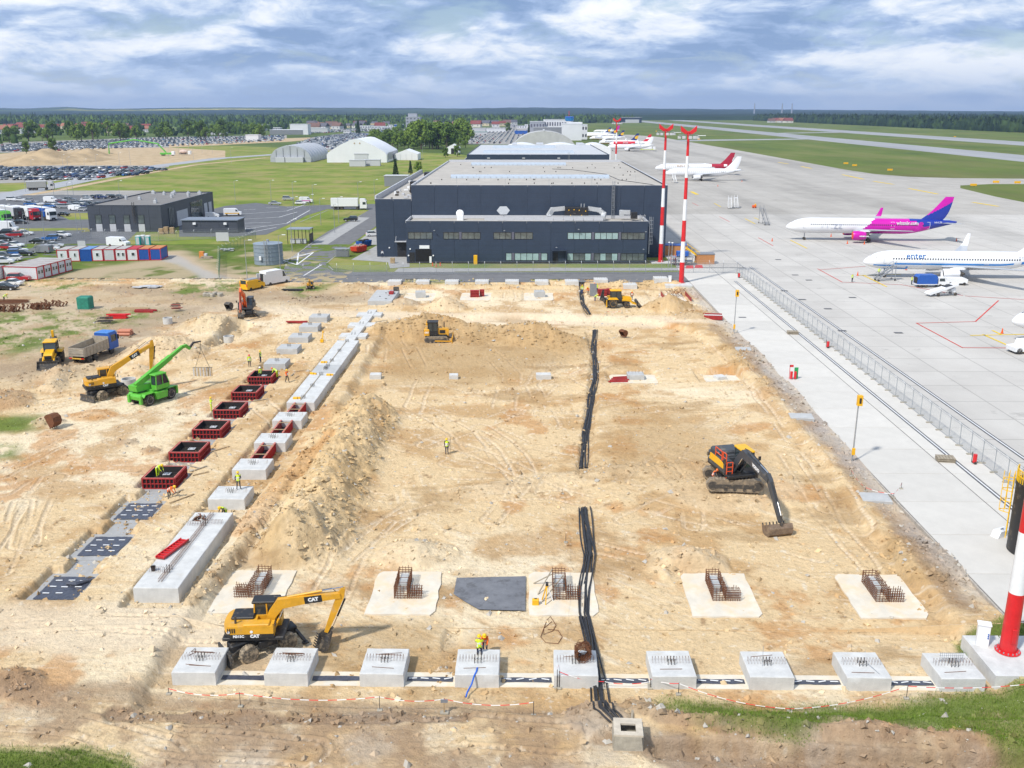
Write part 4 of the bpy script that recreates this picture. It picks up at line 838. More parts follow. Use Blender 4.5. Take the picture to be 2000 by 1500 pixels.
def footing(x,y,z,w,d,h,label,m=M_CONC,stubs=True,hoops=12,group=None,bars=0,rz=0,seed=0,hoop_y=.55):
 t_=thing('concrete_footing',label,'concrete block',(x,y,z),rz,group)
 block_mesh(w,d,h,seed).build('block',m,t_,smooth=30)
 if stubs:
  for i in(-1,0,1):
   for j in(-.6,.6):obj('anchor_bolt',STUB,t_,(i*.21,d*.5+j*.32,h-.02))
 for k in range(hoops):obj('rebar_hoop',HOOP,t_,(-w*.42+w*.84*k/max(1,hoops-1),d*hoop_y,h))
 for k in range(bars):obj('loose_bar',LBAR,t_,(random.uniform(-.3,.3),d*random.choice((.2,.25,.72,.78))+random.uniform(-.1,.1),h),random.uniform(-.15,.15))
 return t_
lab=['front row concrete footing behind the bank with a bent bar and steel offcuts on top','front row concrete footing beside the front wheel of the yellow excavator','front row concrete footing with a pink handled tool and long bars on top','front row concrete footing with kneeling worker and blue hose on top','front row concrete footing carrying a round rusty bundle of hoops','front row concrete footing next to the black cable bundle with taped post before it','front row concrete footing with one tall thin rod leaning upright','front row concrete footing with a slim rod lying over its front edge','front row concrete footing next to the mast plinth with upright mesh on top']
XF=[-20.7,-14.9,-8.9,-2.95,3.25,9.35,15.4,21.4,27.2]
ZF=-.72
FRONT=[]
for k,x in enumerate(XF):
 FRONT.append(footing(x,52.3,ZF-.13,2.75,2.95,1.05,lab[k],M_CONC,True,13,'front row of concrete footings',4 if k in(0,1,2)else 1,R(random.uniform(-1,1)),k))
ft=FRONT
obj('bent_bar',MB().tube([(-.9,2.3,1.08),(-.75,2.7,1.1),(-.6,2.2,1.1),(-.9,1.9,1.08)],.02,5).mesh('bent_bar'),ft[0]).data.materials.append(M_RUST)
obj('tall_rod',MB().tube([(-.35,1.2,1.0),(-.3,1.5,2.3)],.015,5).mesh('tall_rod'),ft[6]).data.materials.append(M_STEEL)
obj('slim_rod',MB().tube([(.2,1.5,1.3),(.75,.4,1.07)],.018,5).mesh('slim_rod'),ft[7]).data.materials.append(M_STEEL)
mb=MB()
for k in range(12):mb.tube([(-.7+k*.13,1.9,1.0),(-.7+k*.13,1.9,1.75)],.012,4)
for k in range(4):mb.tube([(-.75,1.9,1.15+k*.17),(.8,1.9,1.15+k*.17)],.012,4)
mb.build('rebar_mesh',M_STEEL,ft[8])['kind']='stuff'
t_=thing('rebar_bundle','round rusty bundle of bent stirrups standing on a front footing','rebar',(3.75,54.2,ZF+.92));mb=MB()
for k in range(46):
 a=random.uniform(-.45,.45);r=random.uniform(.38,.56);pts=[(r*math.cos(q)+random.uniform(-.04,.04),a+.25*math.sin(q*2+k),.55+r*math.sin(q))for q in[2*math.pi*j/9 for j in range(10)]];mb.tube(pts,.014,4)
mb.build('stirrup',M_RUST,t_)['kind']='stuff'
mb=MB();mb.tube([(-2.95,53.0,ZF+.96),(-2.98,52.6,ZF+.96),(-3.1,52.2,ZF+.9),(-3.25,51.9,ZF+.5),(-3.5,51.4,ZF+.25),(-3.55,51.0,ZF+.2)],.055,8)
tag(mb.build('hose',mat('blue_hose',(.02,.12,.55),.4),smooth=40),'bright blue hose hanging over the front of a concrete footing','hose')
def foil(name,label,x0,x1,y0,y1,z,strips=(),group=None,cat='foil',seed=0,m=M_FOIL,amp=.05):
 rnd=np.random.RandomState(seed);nx_=max(6,int((x1-x0)/.12));ny_=max(4,int((y1-y0)/.12))
 gx,gy=np.meshgrid(np.linspace(x0,x1,nx_),np.linspace(y0,y1,ny_));ed=.07*fbm(gx,gy,1.2,3,seed+200)
 gz=z+amp*np.abs(fbm(gx,gy,1.6,4,seed+100))+amp*.5;me_=grid_mesh(name,gx+ed,gy+ed[::-1],gz);me_.materials.append(m)
 o=tag(obj(name,me_),label,cat,group)
 for sx,sy,sl_,sw,rz_ in strips:MB().cbox((0,0,0),(sl_,sw,.03)).build('white_batten',M_WHITE,o,(sx,sy,z+amp+.035),rz_)
 return o
for k in range(8):
 x0,x1=XF[k]+1.5,XF[k+1]-1.5
 foil('foil_strip','black foil strip with white battens between two front footings',x0,x1,52.85,53.35,ZF+.04,[(x0+(x1-x0)*(j+.5)/4,53.1,.5,.07,random.uniform(-.35,.35))for j in range(4)]if k not in(0,1)else(),'foil strips between front footings',seed=k)
 pl_=MB().box(x0-.2,x1+.2,52.35,53.9,-.1,0).build('lean_strip',M_PADW,None,(0,0,ZF+.035),kind='structure')
def pad(x,y,w,d,z,label,m=M_PADW,seed=0,rz=0,h=.07,name='concrete_pad'):
 rnd=random.Random(seed);n=26;pts=[]
 for k in range(n):
  f=k/n*4;s_=int(f);u=f-s_
  p=[(-w/2+w*u,-d/2),(w/2,-d/2+d*u),(w/2-w*u,d/2),(-w/2,d/2-d*u)][s_]
  pts.append((p[0]+rnd.uniform(-.07,.07),p[1]+rnd.uniform(-.07,.07)))
 mb=MB();mb.prism(pts,-.2,h,'z');return tag(mb.build(name,m,None,(x,y,z),rz),label,'concrete pad')
def cage(x,y,z,label,w=.95,d=3.1,h=1.05,side=True,sx=1,braces=False):
 t_=thing('rebar_cage',label,'rebar cage',(x,y,z),0,'rebar cages on the pads')
 mb=MB();r=.016;n=9
 for i in range(5):
  for j in range(n+4):
   xx,yy=-w/2+w*i/4,-d/2+d*j/(n+3)
   if 0<i<4 and 0<j<n+3:continue
   mb.bar((xx+random.uniform(-.02,.02),yy,0),(xx+random.uniform(-.02,.02),yy,h+random.uniform(-.06,.12)),r*2.2)
 for k in range(6):
  zz=.08+(h-.15)*k/5
  for s_ in(-1,1):mb.bar((s_*w/2,-d/2,zz),(s_*w/2,d/2,zz),r*2);mb.bar((-w/2,s_*d/2,zz),(w/2,s_*d/2,zz),r*2)
 for j in(3,6,9):mb.bar((-w/2,-d/2+d*j/12,h*.9),(w/2,-d/2+d*j/12,h*.9),r*2)
 mb.build('main_rebar',M_RUST,t_)['kind']='stuff'
 if side:
  mb=MB()
  for i in range(6):
   for yy in(-d/2,-d/2+.35,-d/2+.7):mb.bar((sx*(w/2+.16+i*.17),yy,0),(sx*(w/2+.16+i*.17),yy,.85+random.uniform(-.1,.12)),r*2.2)
  for k in range(4):
   for yy in(-d/2,-d/2+.7):mb.bar((sx*w/2,yy,.1+k*.2),(sx*(w/2+1.1),yy,.1+k*.2),r*2)
  mb.build('side_rebar',M_RUST,t_)['kind']='stuff'
 mb=MB();mb.box(-w*.3,w*.3,-d*.1,d*.42,.02,.6);mb.build('column_stub',M_CONCG,t_)
 if braces:
  for a,b in(((-.5,1.2,1.1),(-1.6,-.8,.03)),((-.5,.6,1.0),(-1.9,.9,.03)),((.3,.2,1.1),(-1.3,-1.9,.05))):MB().bar(a,b,.07).build('brace',M_OLDWOOD,t_)
 return t_
for k,(x,lb,sx)in enumerate(((-19.9,'behind the boom of the yellow excavator',-1),(-9.1,'on the pad left of the dark grey slab',1),(2.6,'propped with timber braces beside the cables',1),(14.3,'on the pad before the small sand mound',1),(26.2,'on the pad closest to the apron edge',1))):
 pad(x+(.2 if k else-.4),64.4,5.0,6.6,-.68,'pale pad under the cage '+lb,seed=k)
 cage(x,64.9,-.62,'rusty rebar cage '+lb,sx=sx,braces=(k==2))
p=[T(*q)for q in((892,1131),(1027,1128),(1026,1196),(935,1193),(905,1176),(886,1163))]
flat('dark_wet_slab',[(q.x,q.y)for q in p],-.60,noisemat('wet_concrete',[(.3,(.135,.14,.155)),(.7,(.20,.205,.22))],.9,8,.7,second=(1.2,.52,.62,(.10,.10,.105),.7)))
# ---- row A: foil lined pits
for k in range(3):
 y=YA[k];z=HZ(ROW_A,y)
 o=MB().box(-2.0,2.1,-2.45,2.45,-.2,.05).build('lean_bed',M_LEAN,None,(ROW_A,y,z),kind='structure')
 st=[(ROW_A+.25+i*.95+random.uniform(-.05,.05),y+.1+j*1.0+random.uniform(-.05,.05),.5,.09,random.uniform(-.05,.05))for i in(-1,0,1)for j in(-1,0,1)if not(k==0 and i==1 and j==-1)]
 foil('foil_sheet',['black foil sheet with folded back corner lying in the end pit','black foil sheet lying in the middle one of three pits','black foil sheet lying in the pit next to the red formwork'][k],ROW_A-1.3,ROW_A+1.75,y-1.75,y+1.8,z+.06,st,'foil sheets in the pits',seed=20+k,amp=.06)
 if k==0:
  mb=MB();mb.tube([(ROW_A+.2,y+.5,z+.2),(ROW_A+1.0,y+.3,z+.28),(ROW_A+1.9,y+1.2,z+.2)],[.12,.2,.06],6);tag(mb.build('foil_roll',M_FOIL),'crumpled black foil roll lying over the foil in the end pit','foil')
for k in range(9):MB().box(-1.0,1.15,2.2,4.95,-.2,.045).build('lean_neck',M_LEAN,None,(ROW_A,YA[k],HZ(ROW_A,YA[k]+3.5)-.02),kind='structure')
# ---- red formwork boxes
RIB=MB().box(-.035,.035,-.14,0,.06,.98).mesh('rib');RIB.materials.append(M_FORMRED)
def form_side(parent,L,loc,rz):
 s_=MB().box(-L/2,L/2,0,.07,0,1.04).build('side_panel',M_PLY,parent,loc,rz)
 for z0 in(0,.48,.98):MB().box(-L/2-.04,L/2+.04,-.15,-.002,z0,z0+.07).build('rail',M_FORMRED,s_)
 n=int(L/.33)
 for k in range(n+1):obj('rib',RIB,s_,(-L/2+L*k/n,-.002,0))
 MB().box(-L/2-.05,L/2+.05,-.02,.08,1.042,1.07).build('top_edge',mat('form_edge',(.50,.16,.12),.6,var=.3),s_)
def form_box(x,y,z,label,w=2.95,d=3.2,plate=True,back=True):
 t_=thing('formwork_box',label,'formwork',(x,y,z),R(random.uniform(-.8,.8)),'red formwork boxes in a row')
 form_side(t_,w,(0,-d/2,0),0);form_side(t_,w,(0,d/2,0),math.pi);form_side(t_,d,(w/2,0,0),R(90));form_side(t_,d,(-w/2,0,0),R(-90))
 MB().box(-w/2+.08,w/2-.08,-d/2+.08,d/2-.08,.0,.06).build('floor',M_PLY,t_)
 mb=MB()
 for k in range(14):
  mb.bar((-w/2+.15+k*.2,-d/2+.15,.45),(-w/2+.15+k*.2,d/2-.15,.45),.025);mb.bar((-w/2+.15,-d/2+.15+k*.22,.48),(w/2-.15,-d/2+.15+k*.22,.48),.025)
 mb.build('rebar_mat',M_DARKSTEEL,t_)['kind']='stuff'
 if plate:MB().box(-.35,.35,.3,.95,.62,.66).build('anchor_plate',M_PALEGREY,t_);
 for i in(-.2,.2):
  for j in(.45,.8):obj('anchor_bolt',STUB,t_,(i,j,.45))
 return t_
flb=['next to the foil pits with a worker inside','second from the foil pits','third from the foil pits with a plank beside it','fourth from the foil pits beside the gesturing worker','fifth from the foil pits with a pale post before it','farthest from the foil pits with two workers at it']
for k in range(3,9):
 z=HZ(ROW_A,YA[k]);MB().box(-1.95,2.05,-2.4,2.4,-.2,.05).build('lean_bed',M_LEAN,None,(ROW_A,YA[k],z),kind='structure')
 form_box(ROW_A+.05,YA[k]-.1,z+.05,'red formwork box '+flb[k-3])
bl=['behind the last red formwork box','second behind the red formwork boxes','third behind the red formwork boxes','fourth behind the red formwork boxes','last of its row beside the red pallet']
for k in range(9,14):footing(ROW_A+.1,YA[k]-1.5,HZ(ROW_A,YA[k])-.1,3.0,3.0,.95 if k>9 else 1.05,'dark grey concrete footing '+bl[k-9],M_CONCG,True,0,'grey footings of the outer row',0,0,30+k)
# ---- row B: long cast slab, footings, red channels
zb=HZ(ROW_B,70)
sl1=thing('concrete_slab','long white concrete strip foundation with a ladder of starter bars along it','concrete slab',(ROW_B,62.4,zb-.05));block_mesh(3.3,13.6,1.25,60,8,24).build('block',M_CONC,sl1,smooth=30)
mb=MB()
for s_ in(-.12,.12):
 for zz in(1.3,1.5):mb.tube([(s_,.9,zz),(s_,13.2,zz)],.012,4)
k=.9
while k<13.2:mb.tube([(-.12,k,1.24),(-.12,k,1.52),(.12,k,1.52),(.12,k,1.24)],.011,4);k+=.2
mb.build('starter_ladder',M_RUST,sl1)['kind']='stuff'
for y in(2.6,11.0):
 for i in range(9):obj('rebar_hoop',HOOP,sl1,(-1.35+i*.14,y,1.25));obj('rebar_hoop',HOOP,sl1,(.45+i*.12,y+.3,1.25))if y>5 else None
 for i in(-1,0,1):obj('anchor_bolt',STUB,sl1,(i*.2,y-.2,1.25));obj('anchor_bolt',STUB,sl1,(i*.2,y+.3,1.25))
rp=thing('shuttering_board','red ribbed shuttering board lying on the long white slab','formwork',(ROW_B-.95,68.6,zb+1.25),R(-14))
MB().box(-.38,.38,-1.7,1.7,0,.10).build('sheet',M_FORMRED,rp)
for k in range(9):MB().box(-.37,.37,-.035,.035,.10,.19).build('rib',M_RED,rp,(0,-1.55+k*.385,0))
for s_ in(-1,1):MB().box(-.04,.04,-1.7,1.7,.10,.22).build('rail',M_RED,rp,(s_*.34,0,0))
def bucket_pail(x,y,z,label):
 t_=thing('bucket',label,'bucket',(x,y,z));mb=MB();mb.lathe([(.14,0),(.19,.36),(.20,.36),(.165,.34),(.12,.03)],n=14);mb.build('pail',M_BLACK,t_,smooth=40);MB().tube([(-.19,0,.33),(-.1,0,.5),(.1,0,.5),(.19,0,.33)],.012,4).build('handle',M_STEEL,t_)
bucket_pail(ROW_B-1.15,65.1,zb+1.2,'black builders bucket on the long white slab')
t_=thing('timber_offcuts','dark pile of timber and steel offcuts on the end of the long slab','timber',(ROW_B-.7,74.6,zb+1.2))
for k in range(16):MB().bar((random.uniform(-.5,.5),random.uniform(-.5,.5),.04+k*.012),(random.uniform(-.6,.6),random.uniform(-.6,.7),.05+k*.012),.07,.05).build('offcut',random.choice((M_DARKSTEEL,M_RUST,M_OLDWOOD)),t_)
blk=[(433,996,'with a standing worker, tools and a red bar on it'),(475,937,'between the worker with tools and the red channel'),(516,883,'with a black tool between two red channels'),(548,838,'before the long pale strip')]
BB=[]
for k,(a,b,lb)in enumerate(blk):
 p=T(a,b);y0=p.y;BB.append(y0);footing(ROW_B,y0,HZ(ROW_B,y0+1)-.03,3.3,3.1,1.08,'white concrete footing '+lb,M_CONC,True,4,'white footings of the inner row',0,0,70+k)
def channel(y0,y1,label):
 t_=thing('formwork_channel',label,'formwork',(ROW_B,y0,HZ(ROW_B,(y0+y1)/2)),0,'red formwork channels');L=y1-y0
 for s_ in(-1,1):
  q=MB().box(-.04,.04,0,L,.05,1.05).build('side_panel',M_FORMRED,t_,(s_*.62,0,0));MB().box(-.09,.09,0,L,1.052,1.11).build('top_edge',mat('form_edge',(.5,.16,.12)),q)
  for k in range(int(L/.35)):MB().box(-.02,.02,0,.05,.1,1.0).build('rib',M_RED,q,(s_*.07,.2+k*.35,0))
 for f in(.2,.75):MB().bar((-.75,L*f,1.15),(.75,L*f,1.15),.09,.07).build('cross_tie',M_WOOD,t_)
 MB().box(-.55,.55,0,L,0,.25).build('fill',M_PLY,t_)
channel(BB[1]+3.12,BB[2]-.02,'red formwork channel nearest the footing with the standing worker');channel(BB[2]+3.12,BB[3]-.02,'red formwork channel between two white footings in mid row')
yl=T(575,803).y;channel(BB[3]+3.12,yl-.02,'red formwork channel at the near end of the long pale strip')
zl=HZ(ROW_B,yl+5)
for(a,b,m,lb,sd_)in((yl,yl+13.2,M_CONC,'long pale cast strip with orange clamps behind the red channels',80),(yl+13.22,yl+17.6,M_CONCG,'darker grey cast section between two pale strips',81),(yl+17.62,yl+32,M_CONC,'pale cast strip reaching the cross shaped footings',82)):
 s_=tag(thing('concrete_slab',lb,'concrete slab',(ROW_B,a,zl-.05)),lb,'concrete slab');block_mesh(3.3,b-a,1.15,sd_,8,20).build('block',m,s_,smooth=30)
 if m is M_CONC:MB().bar((-.15,.8,1.17),(-.15,b-a-.8,1.17),.10,.06).build('groove_batten',M_OLDWOOD,s_)
 for y in(1.5,(b-a)*.5,b-a-1.2):
  for i in(-1,0,1):obj('anchor_bolt',STUB,s_,(i*.2,y,1.12));obj('anchor_bolt',STUB,s_,(i*.2,y+.4,1.12))
for dx,dy in((-.9,1.4),(-1.3,12.6),(1.0,12.0),(-1.1,18.5)):
 mb=MB();mb.cbox((0,0,.12),(.55,.3,.24),b=.04);mb.cbox((.45,.1,.1),(.3,.25,.2));tag(mb.build('site_toolbox',M_YEL,None,(ROW_B+dx,yl+dy,zl+1.11),random.uniform(-.5,.5)),'orange yellow tool case lying on the pale cast strip','tool case','tool cases on the strip')
y=yl+32.05
cs=thing('cross_footing','narrow pale strip foundation with three cross shaped pads','concrete slab',(ROW_B,y,HZ(ROW_B,y+8)-.1));MB().box(-.75,.75,0,24,-.2,.55).build('beam',M_CONC,cs)
for k,yy in enumerate((4.5,12.2,20.5)):MB().box(-2.1,2.1,yy-1.4,yy+1.4,-.2,.50).build('pad',M_CONC,cs);[obj('anchor_bolt',STUB,cs,(i*.25,yy+j*.3,.5))for i in(-1,1)for j in(-1,1)]
# ---- pale blocks on the levelled floor, pads in the right bays
for a,b,w,d,h,lb in((733,741,1.5,1.2,.7,'small pale block on the levelled floor beside the spoil bank'),(886,741,1.2,1.0,.65,'smallest pale block in the middle of the levelled floor'),(1062,741,2.0,1.2,.7,'wide pale block left of the black cables')):
 p=T(a,b);footing(p.x,p.y,p.z-.05,w,d,h,lb,M_CONC,False,0,None,0,R(3),90)
p=T(1237,741);pad(p.x,p.y,6.2,4.4,-.66 if False else HZ(p.x,p.y)-.02,'pale pad with red formwork bars right of the cables',seed=41);footing(p.x+.3,p.y-.5,HZ(p.x,p.y),2.2,1.8,.75,'grey column base on the pad right of the cables',M_CONCG,False,5,None,0,0,91)
for k in range(4):tag(MB().cbox((0,0,.1),(2.6,.16,.16)).build('formwork_beam',M_FORMRED,None,(p.x-2.2+k*.25,p.y-1.6+k*.75,HZ(p.x,p.y)+.06),R(4+k*3)),'red formwork beam lying on the pale pad right of the cables','beam','red beams on the pad')
p=T(1410,741);pad(p.x,p.y,4.6,4.0,HZ(p.x,p.y)-.02,'sandy pale pad in the slope towards the apron',seed=42);footing(p.x,p.y-.4,HZ(p.x,p.y),1.3,1.3,.5,'small column base on the sandy pad towards the apron',M_CONC,False,0,None,0,R(20),92)
for a,b,w,d,lb in((1563,815,2.6,1.9,'bluish concrete cover slab lying in the slope'),(1707,974,2.6,2.0,'pale cover slab lying behind the pit edge'),(1450,683,2.2,1.6,'flat pale slab beside the apron below the yellow sign')):
 p=T(a,b);footing(p.x,p.y-d/2,p.z-.02,w,d,.22,lb,M_CONCG,False,0,None,0,R(-6),93)
 # ---- far row beside the road
frl=['first in the far row by the mini digger','second in the far row by the road','third in the far row by the road','fourth in the far row by the road','fifth in the far row by the road','sixth in the far row by the road','seventh in the far row left of the cables','eighth in the far row right of the cables','ninth in the far row behind the backhoe','last in the far row beside the mast plinth']
for k,a in enumerate((770,825,882,941,1000,1058,1117,1174,1231,1291)):
 p=T(a,558);footing(p.x,p.y,p.z-.05,2.75,2.6,.95,'pale concrete footing '+frl[k],M_CONC,False,6,'far row of concrete footings',0,0,100+k)
p=T(742,596);s_=thing('concrete_slab','grey strip foundation with red clamps at the far end of the pit','concrete slab',(p.x,p.y,p.z-.1));block_mesh(4.4,11,.9,120,8,16).build('block',M_CONCG,s_,smooth=30);MB().cbox((1.2,7,1.1),(.8,1.6,.5)).build('red_clamp',M_FORMRED,s_);MB().cbox((1.7,10,1.2),(1.0,.8,.9)).build('dark_panel',M_DARKSTEEL,s_)
for k in range(7):MB().cbox((random.uniform(-1.8,1.8),random.uniform(1,10),.93),(.35,.18,.1),random.uniform(0,3)).build('clamp',M_DARKSTEEL,s_)
for a,b,w,d,lb,kind in((820,581,6,8,'pale pad with grey column base behind the sand heap','base'),(930,580,5.8,7.5,'white pad carrying two red formwork frames','red'),(1052,580,5.6,7.5,'white pad with tall grey column base and dark pole','base'),(1178,578,3.0,4,'grey pad with upright steel frame beside the backhoe','red'),(1318,582,5.2,8,'white pad with red side forms behind the sand heap by the mast','forms')):
 p=T(a,b);z=HZ(p.x,p.y);pad(p.x,p.y,w,d,z+.03,lb,seed=int(a))
 if kind=='base':
  b_=footing(p.x+.3,p.y-1.0,z+.02,1.9,1.9,1.2,'grey column base on the '+lb.split(' with')[0].replace('pale','far pale').replace('white','far white')+(' by the sand heap' if a<900 else ' in the middle bay'),M_CONCG,False,4,None,0,R(8),int(a))
 elif kind=='red':
  t_=thing('formwork_stack','red formwork frames stacked on the far white pad' if a<1000 else 'red and grey formwork frames standing beside the backhoe','formwork',(p.x,p.y-.4,z+.08),R(4))
  for k in range(5):MB().box(-1.1,.6,-.5,.5,k*.28,k*.28+.18).build('frame',M_FORMRED,t_);MB().box(.7,1.6,.2,1.0,k*.28,k*.28+.18).build('frame',M_FORMRED,t_)
  if a>1000:MB().box(-2.6,-1.3,-.1,.1,0,2.4).build('steel_panel',M_GREY,t_)
 else:
  for s_ in(-1,1):
   t_=thing('side_shuttering','red side form standing along the far pad beside the sand heap '+('pit side' if s_<0 else 'apron side'),'formwork',(p.x+s_*w*.45,p.y-1,z));MB().box(-.06,.06,-3.4,3.4,0,1.0).build('sheet',M_FORMRED,t_);MB().box(-.1,.1,-3.4,3.4,1.0,1.08).build('top_edge',M_WOOD,t_)
  mb=MB()
  for k in range(22):mb.bar((random.uniform(-2,2),random.uniform(-1,3),0),(random.uniform(-2,2)*1.0,random.uniform(-1,3),1.5),.04)
  t_=thing('rebar_cage','thin upright starter bars on the far pad beside the sand heap','rebar cage',(p.x,p.y,z+.08));mb.build('main_rebar',M_RUST,t_)['kind']='stuff'
p=T(1392,622);t_=thing('formwork_box','red formwork box with concrete in it lying by the apron edge','formwork',(p.x,p.y,p.z),R(-8));MB().box(-1.5,1.5,-.9,.9,0,.5).build('fill',M_CONC,t_)
for s_ in(-1,1):MB().box(-1.55,1.55,s_*.98-.06,s_*.98+.06,0,.7).build('side_panel',M_FORMRED,t_)
# ---- cable bundle and its chamber
def bundle(name,label,px,n,seed,spread=.55,r=.062):
 rnd=random.Random(seed);P=[T(*q)for q in px];t_=thing(name,label,'cables',P[0])
 dense=[]
 for a,b in zip(P[:-1],P[1:]):
  m_=max(2,int((b-a).length/.35));dense+=[a.lerp(b,k/m_)for k in range(m_)]
 dense.append(P[-1])
 for k in range(n):
  ph=rnd.uniform(0,6);off=(k/(n-1)-.5)*spread;pts=[]
  for i,q in enumerate(dense):
   wv=off*(1+.3*math.sin(i*.08+ph))+.05*math.sin(i*.17+ph*2);x=q.x+wv;y_=q.y
   pts.append((x-P[0].x,y_-P[0].y,HZ(x,y_)+r+(k%3)*.05+.03*math.sin(i*.2+ph)-P[0].z))
  MB().tube(pts,r,6).build('cable',mat('cable_black',(.022,.022,.024),.5,var=.4,dirt=DUST,dirt_amt=.12),t_,smooth=60)
 return t_
bundle('cable_bundle','bundle of thick black cables running past the footings into the concrete chamber',[(1141,993),(1147,1050),(1152,1085),(1142,1150),(1140,1200),(1152,1250),(1160,1300),(1168,1340),(1180,1385),(1212,1418)],9,1,.85)
bundle('cable_bundle','single stray pair of black cables beside the cable bundle',[(1135,1000),(1152,1060),(1150,1090)],2,5,.3)
bundle('cable_bundle','straight bundle of black cables across the levelled floor',[(1162,645),(1160,690),(1163,740),(1152,800),(1142,850),(1140,916)],8,2,.7)
bundle('cable_bundle','black cables in the far trench between the pale footings',[(1137,552),(1134,575),(1138,595),(1152,615)],5,3,.6,.08)
p=T(1227,1467);ch=thing('cable_chamber','square concrete cable chamber with open hatch at the end of the cables','chamber',(p.x,p.y,p.z-.1),R(-3))
mb=MB();mb.prism([(-.85,-.3),(.85,-.3),(.72,1.0),(-.72,1.0)],0,.16,'y');mb.prism([(-.85,-.3),(.85,-.3),(.72,1.0),(-.72,1.0)],1.44,1.6,'y');mb.box(-.85,-.68,.16,1.44,-.3,.98);mb.box(.68,.85,.16,1.44,-.3,.98);mb.build('wall',M_CONCOLD,ch)
mb=MB();mb.box(-.80,-.42,.0,1.55,1.002,1.12);mb.box(.42,.80,.0,1.55,1.002,1.12);mb.box(-.42,.42,.0,.35,1.002,1.12);mb.box(-.42,.42,1.05,1.55,1.002,1.12);mb.build('cover_frame',mat('chamber_lid',(.52,.46,.37),.9,var=.15),ch)
MB().box(-.6,.6,.2,1.4,-.2,.3).build('cable_tray',M_DARKSTEEL,ch)
# ================================================================== construction machines
M_CATY=mat('machine_yellow',(.66,.33,.018),.45,var=.14,scale=2,dirt=DUST,dirt_amt=.24,coat=.1)
M_CATB=mat('machine_black',(.018,.018,.019),.5,var=.2,dirt=DUST,dirt_amt=.16)
M_VGREY=mat('machine_grey',(.055,.06,.068),.5,var=.15,scale=2,dirt=DUST,dirt_amt=.2)
M_TRACK=mat('track_steel',(.20,.165,.125),.8,.2,.3,4,dirt=DUST,dirt_amt=.5)
M_TYRED=mat('dusty_rubber',(.10,.085,.065),.9,var=.3,scale=6,dirt=DUST,dirt_amt=.6)
M_GREEN=mat('machine_green',(.10,.42,.04),.45,var=.12,scale=2,dirt=DUST,dirt_amt=.18)
M_CABG=mat('cab_glass',(.028,.042,.048),.08,var=.3,scale=1.5,spec=.9)
M_HRAIL=mat('rail_orange',(.72,.09,.02),.45)
def text_mesh(body,size,ext=.006,bold=0.0):
 cu=bpy.data.curves.new('lettering','FONT');cu.body=body;cu.size=size;cu.extrude=ext;cu.offset=bold;cu.align_x='CENTER';cu.align_y='CENTER';cu.resolution_u=2
 o=bpy.data.objects.new('lettering',cu);COL.objects.link(o);dg=bpy.context.evaluated_depsgraph_get()
 me=bpy.data.meshes.new_from_object(o.evaluated_get(dg));bpy.data.objects.remove(o);bpy.data.curves.remove(cu);return me
def lettering(parent,body,size,loc,rot,m,bold=0.0,sx=1.0):
 me=text_mesh(body,size,bold=bold);me.materials.clear();me.materials.append(m)
 o=obj('lettering',me,parent,loc);o.rotation_euler=rot;o.scale=(sx,1,1);return o
def tyre_mesh(r,w,lugs=22,depth=.035):
 mb=MB();n=lugs*2;rg=[]
 prof=[(r*.58,-w/2),(r*.9,-w/2),(r-depth*.3,-w*.42),(r,-w*.2),(r,w*.2),(r-depth*.3,w*.42),(r*.9,w/2),(r*.58,w/2)]
 for i,(rr,h)in enumerate(prof):
  q=[]
  for k in range(n):
   d=depth if(k%2 and 1<i<6)else 0;a=2*math.pi*(k+(.5 if i>3 else 0)*0)/n;q.append(((rr-d)*math.cos(a),h,(rr-d)*math.sin(a)))
  rg.append(q)
 mb.rings(rg);return mb
def rim_mesh(r,w):
 mb=MB();mb.lathe([(.05,-w*.46),(r*.30,-w*.46),(r*.32,-w*.36),(r*.52,-w*.36),(r*.6,-w*.51),(r*.62,-w*.51),(r*.62,w*.51),(r*.6,w*.51),(r*.52,w*.36),(r*.3,w*.36),(.05,w*.46)],n=18,axis='y');return mb
WHEELS={}
def wheel(parent,loc,r,w,rimm,lugs=22,depth=.035,tm=None):
 k=(r,w,lugs,rimm.name)
 if k not in WHEELS:
  a=tyre_mesh(r,w,lugs,depth).mesh('tyre',40);a.materials.append(tm or M_RUB);b=rim_mesh(r,w).mesh('rim',40);b.materials.append(rimm);WHEELS[k]=(a,b)
 a,b=WHEELS[k];o=obj('wheel',a,parent,loc);obj('rim',b,o);return o
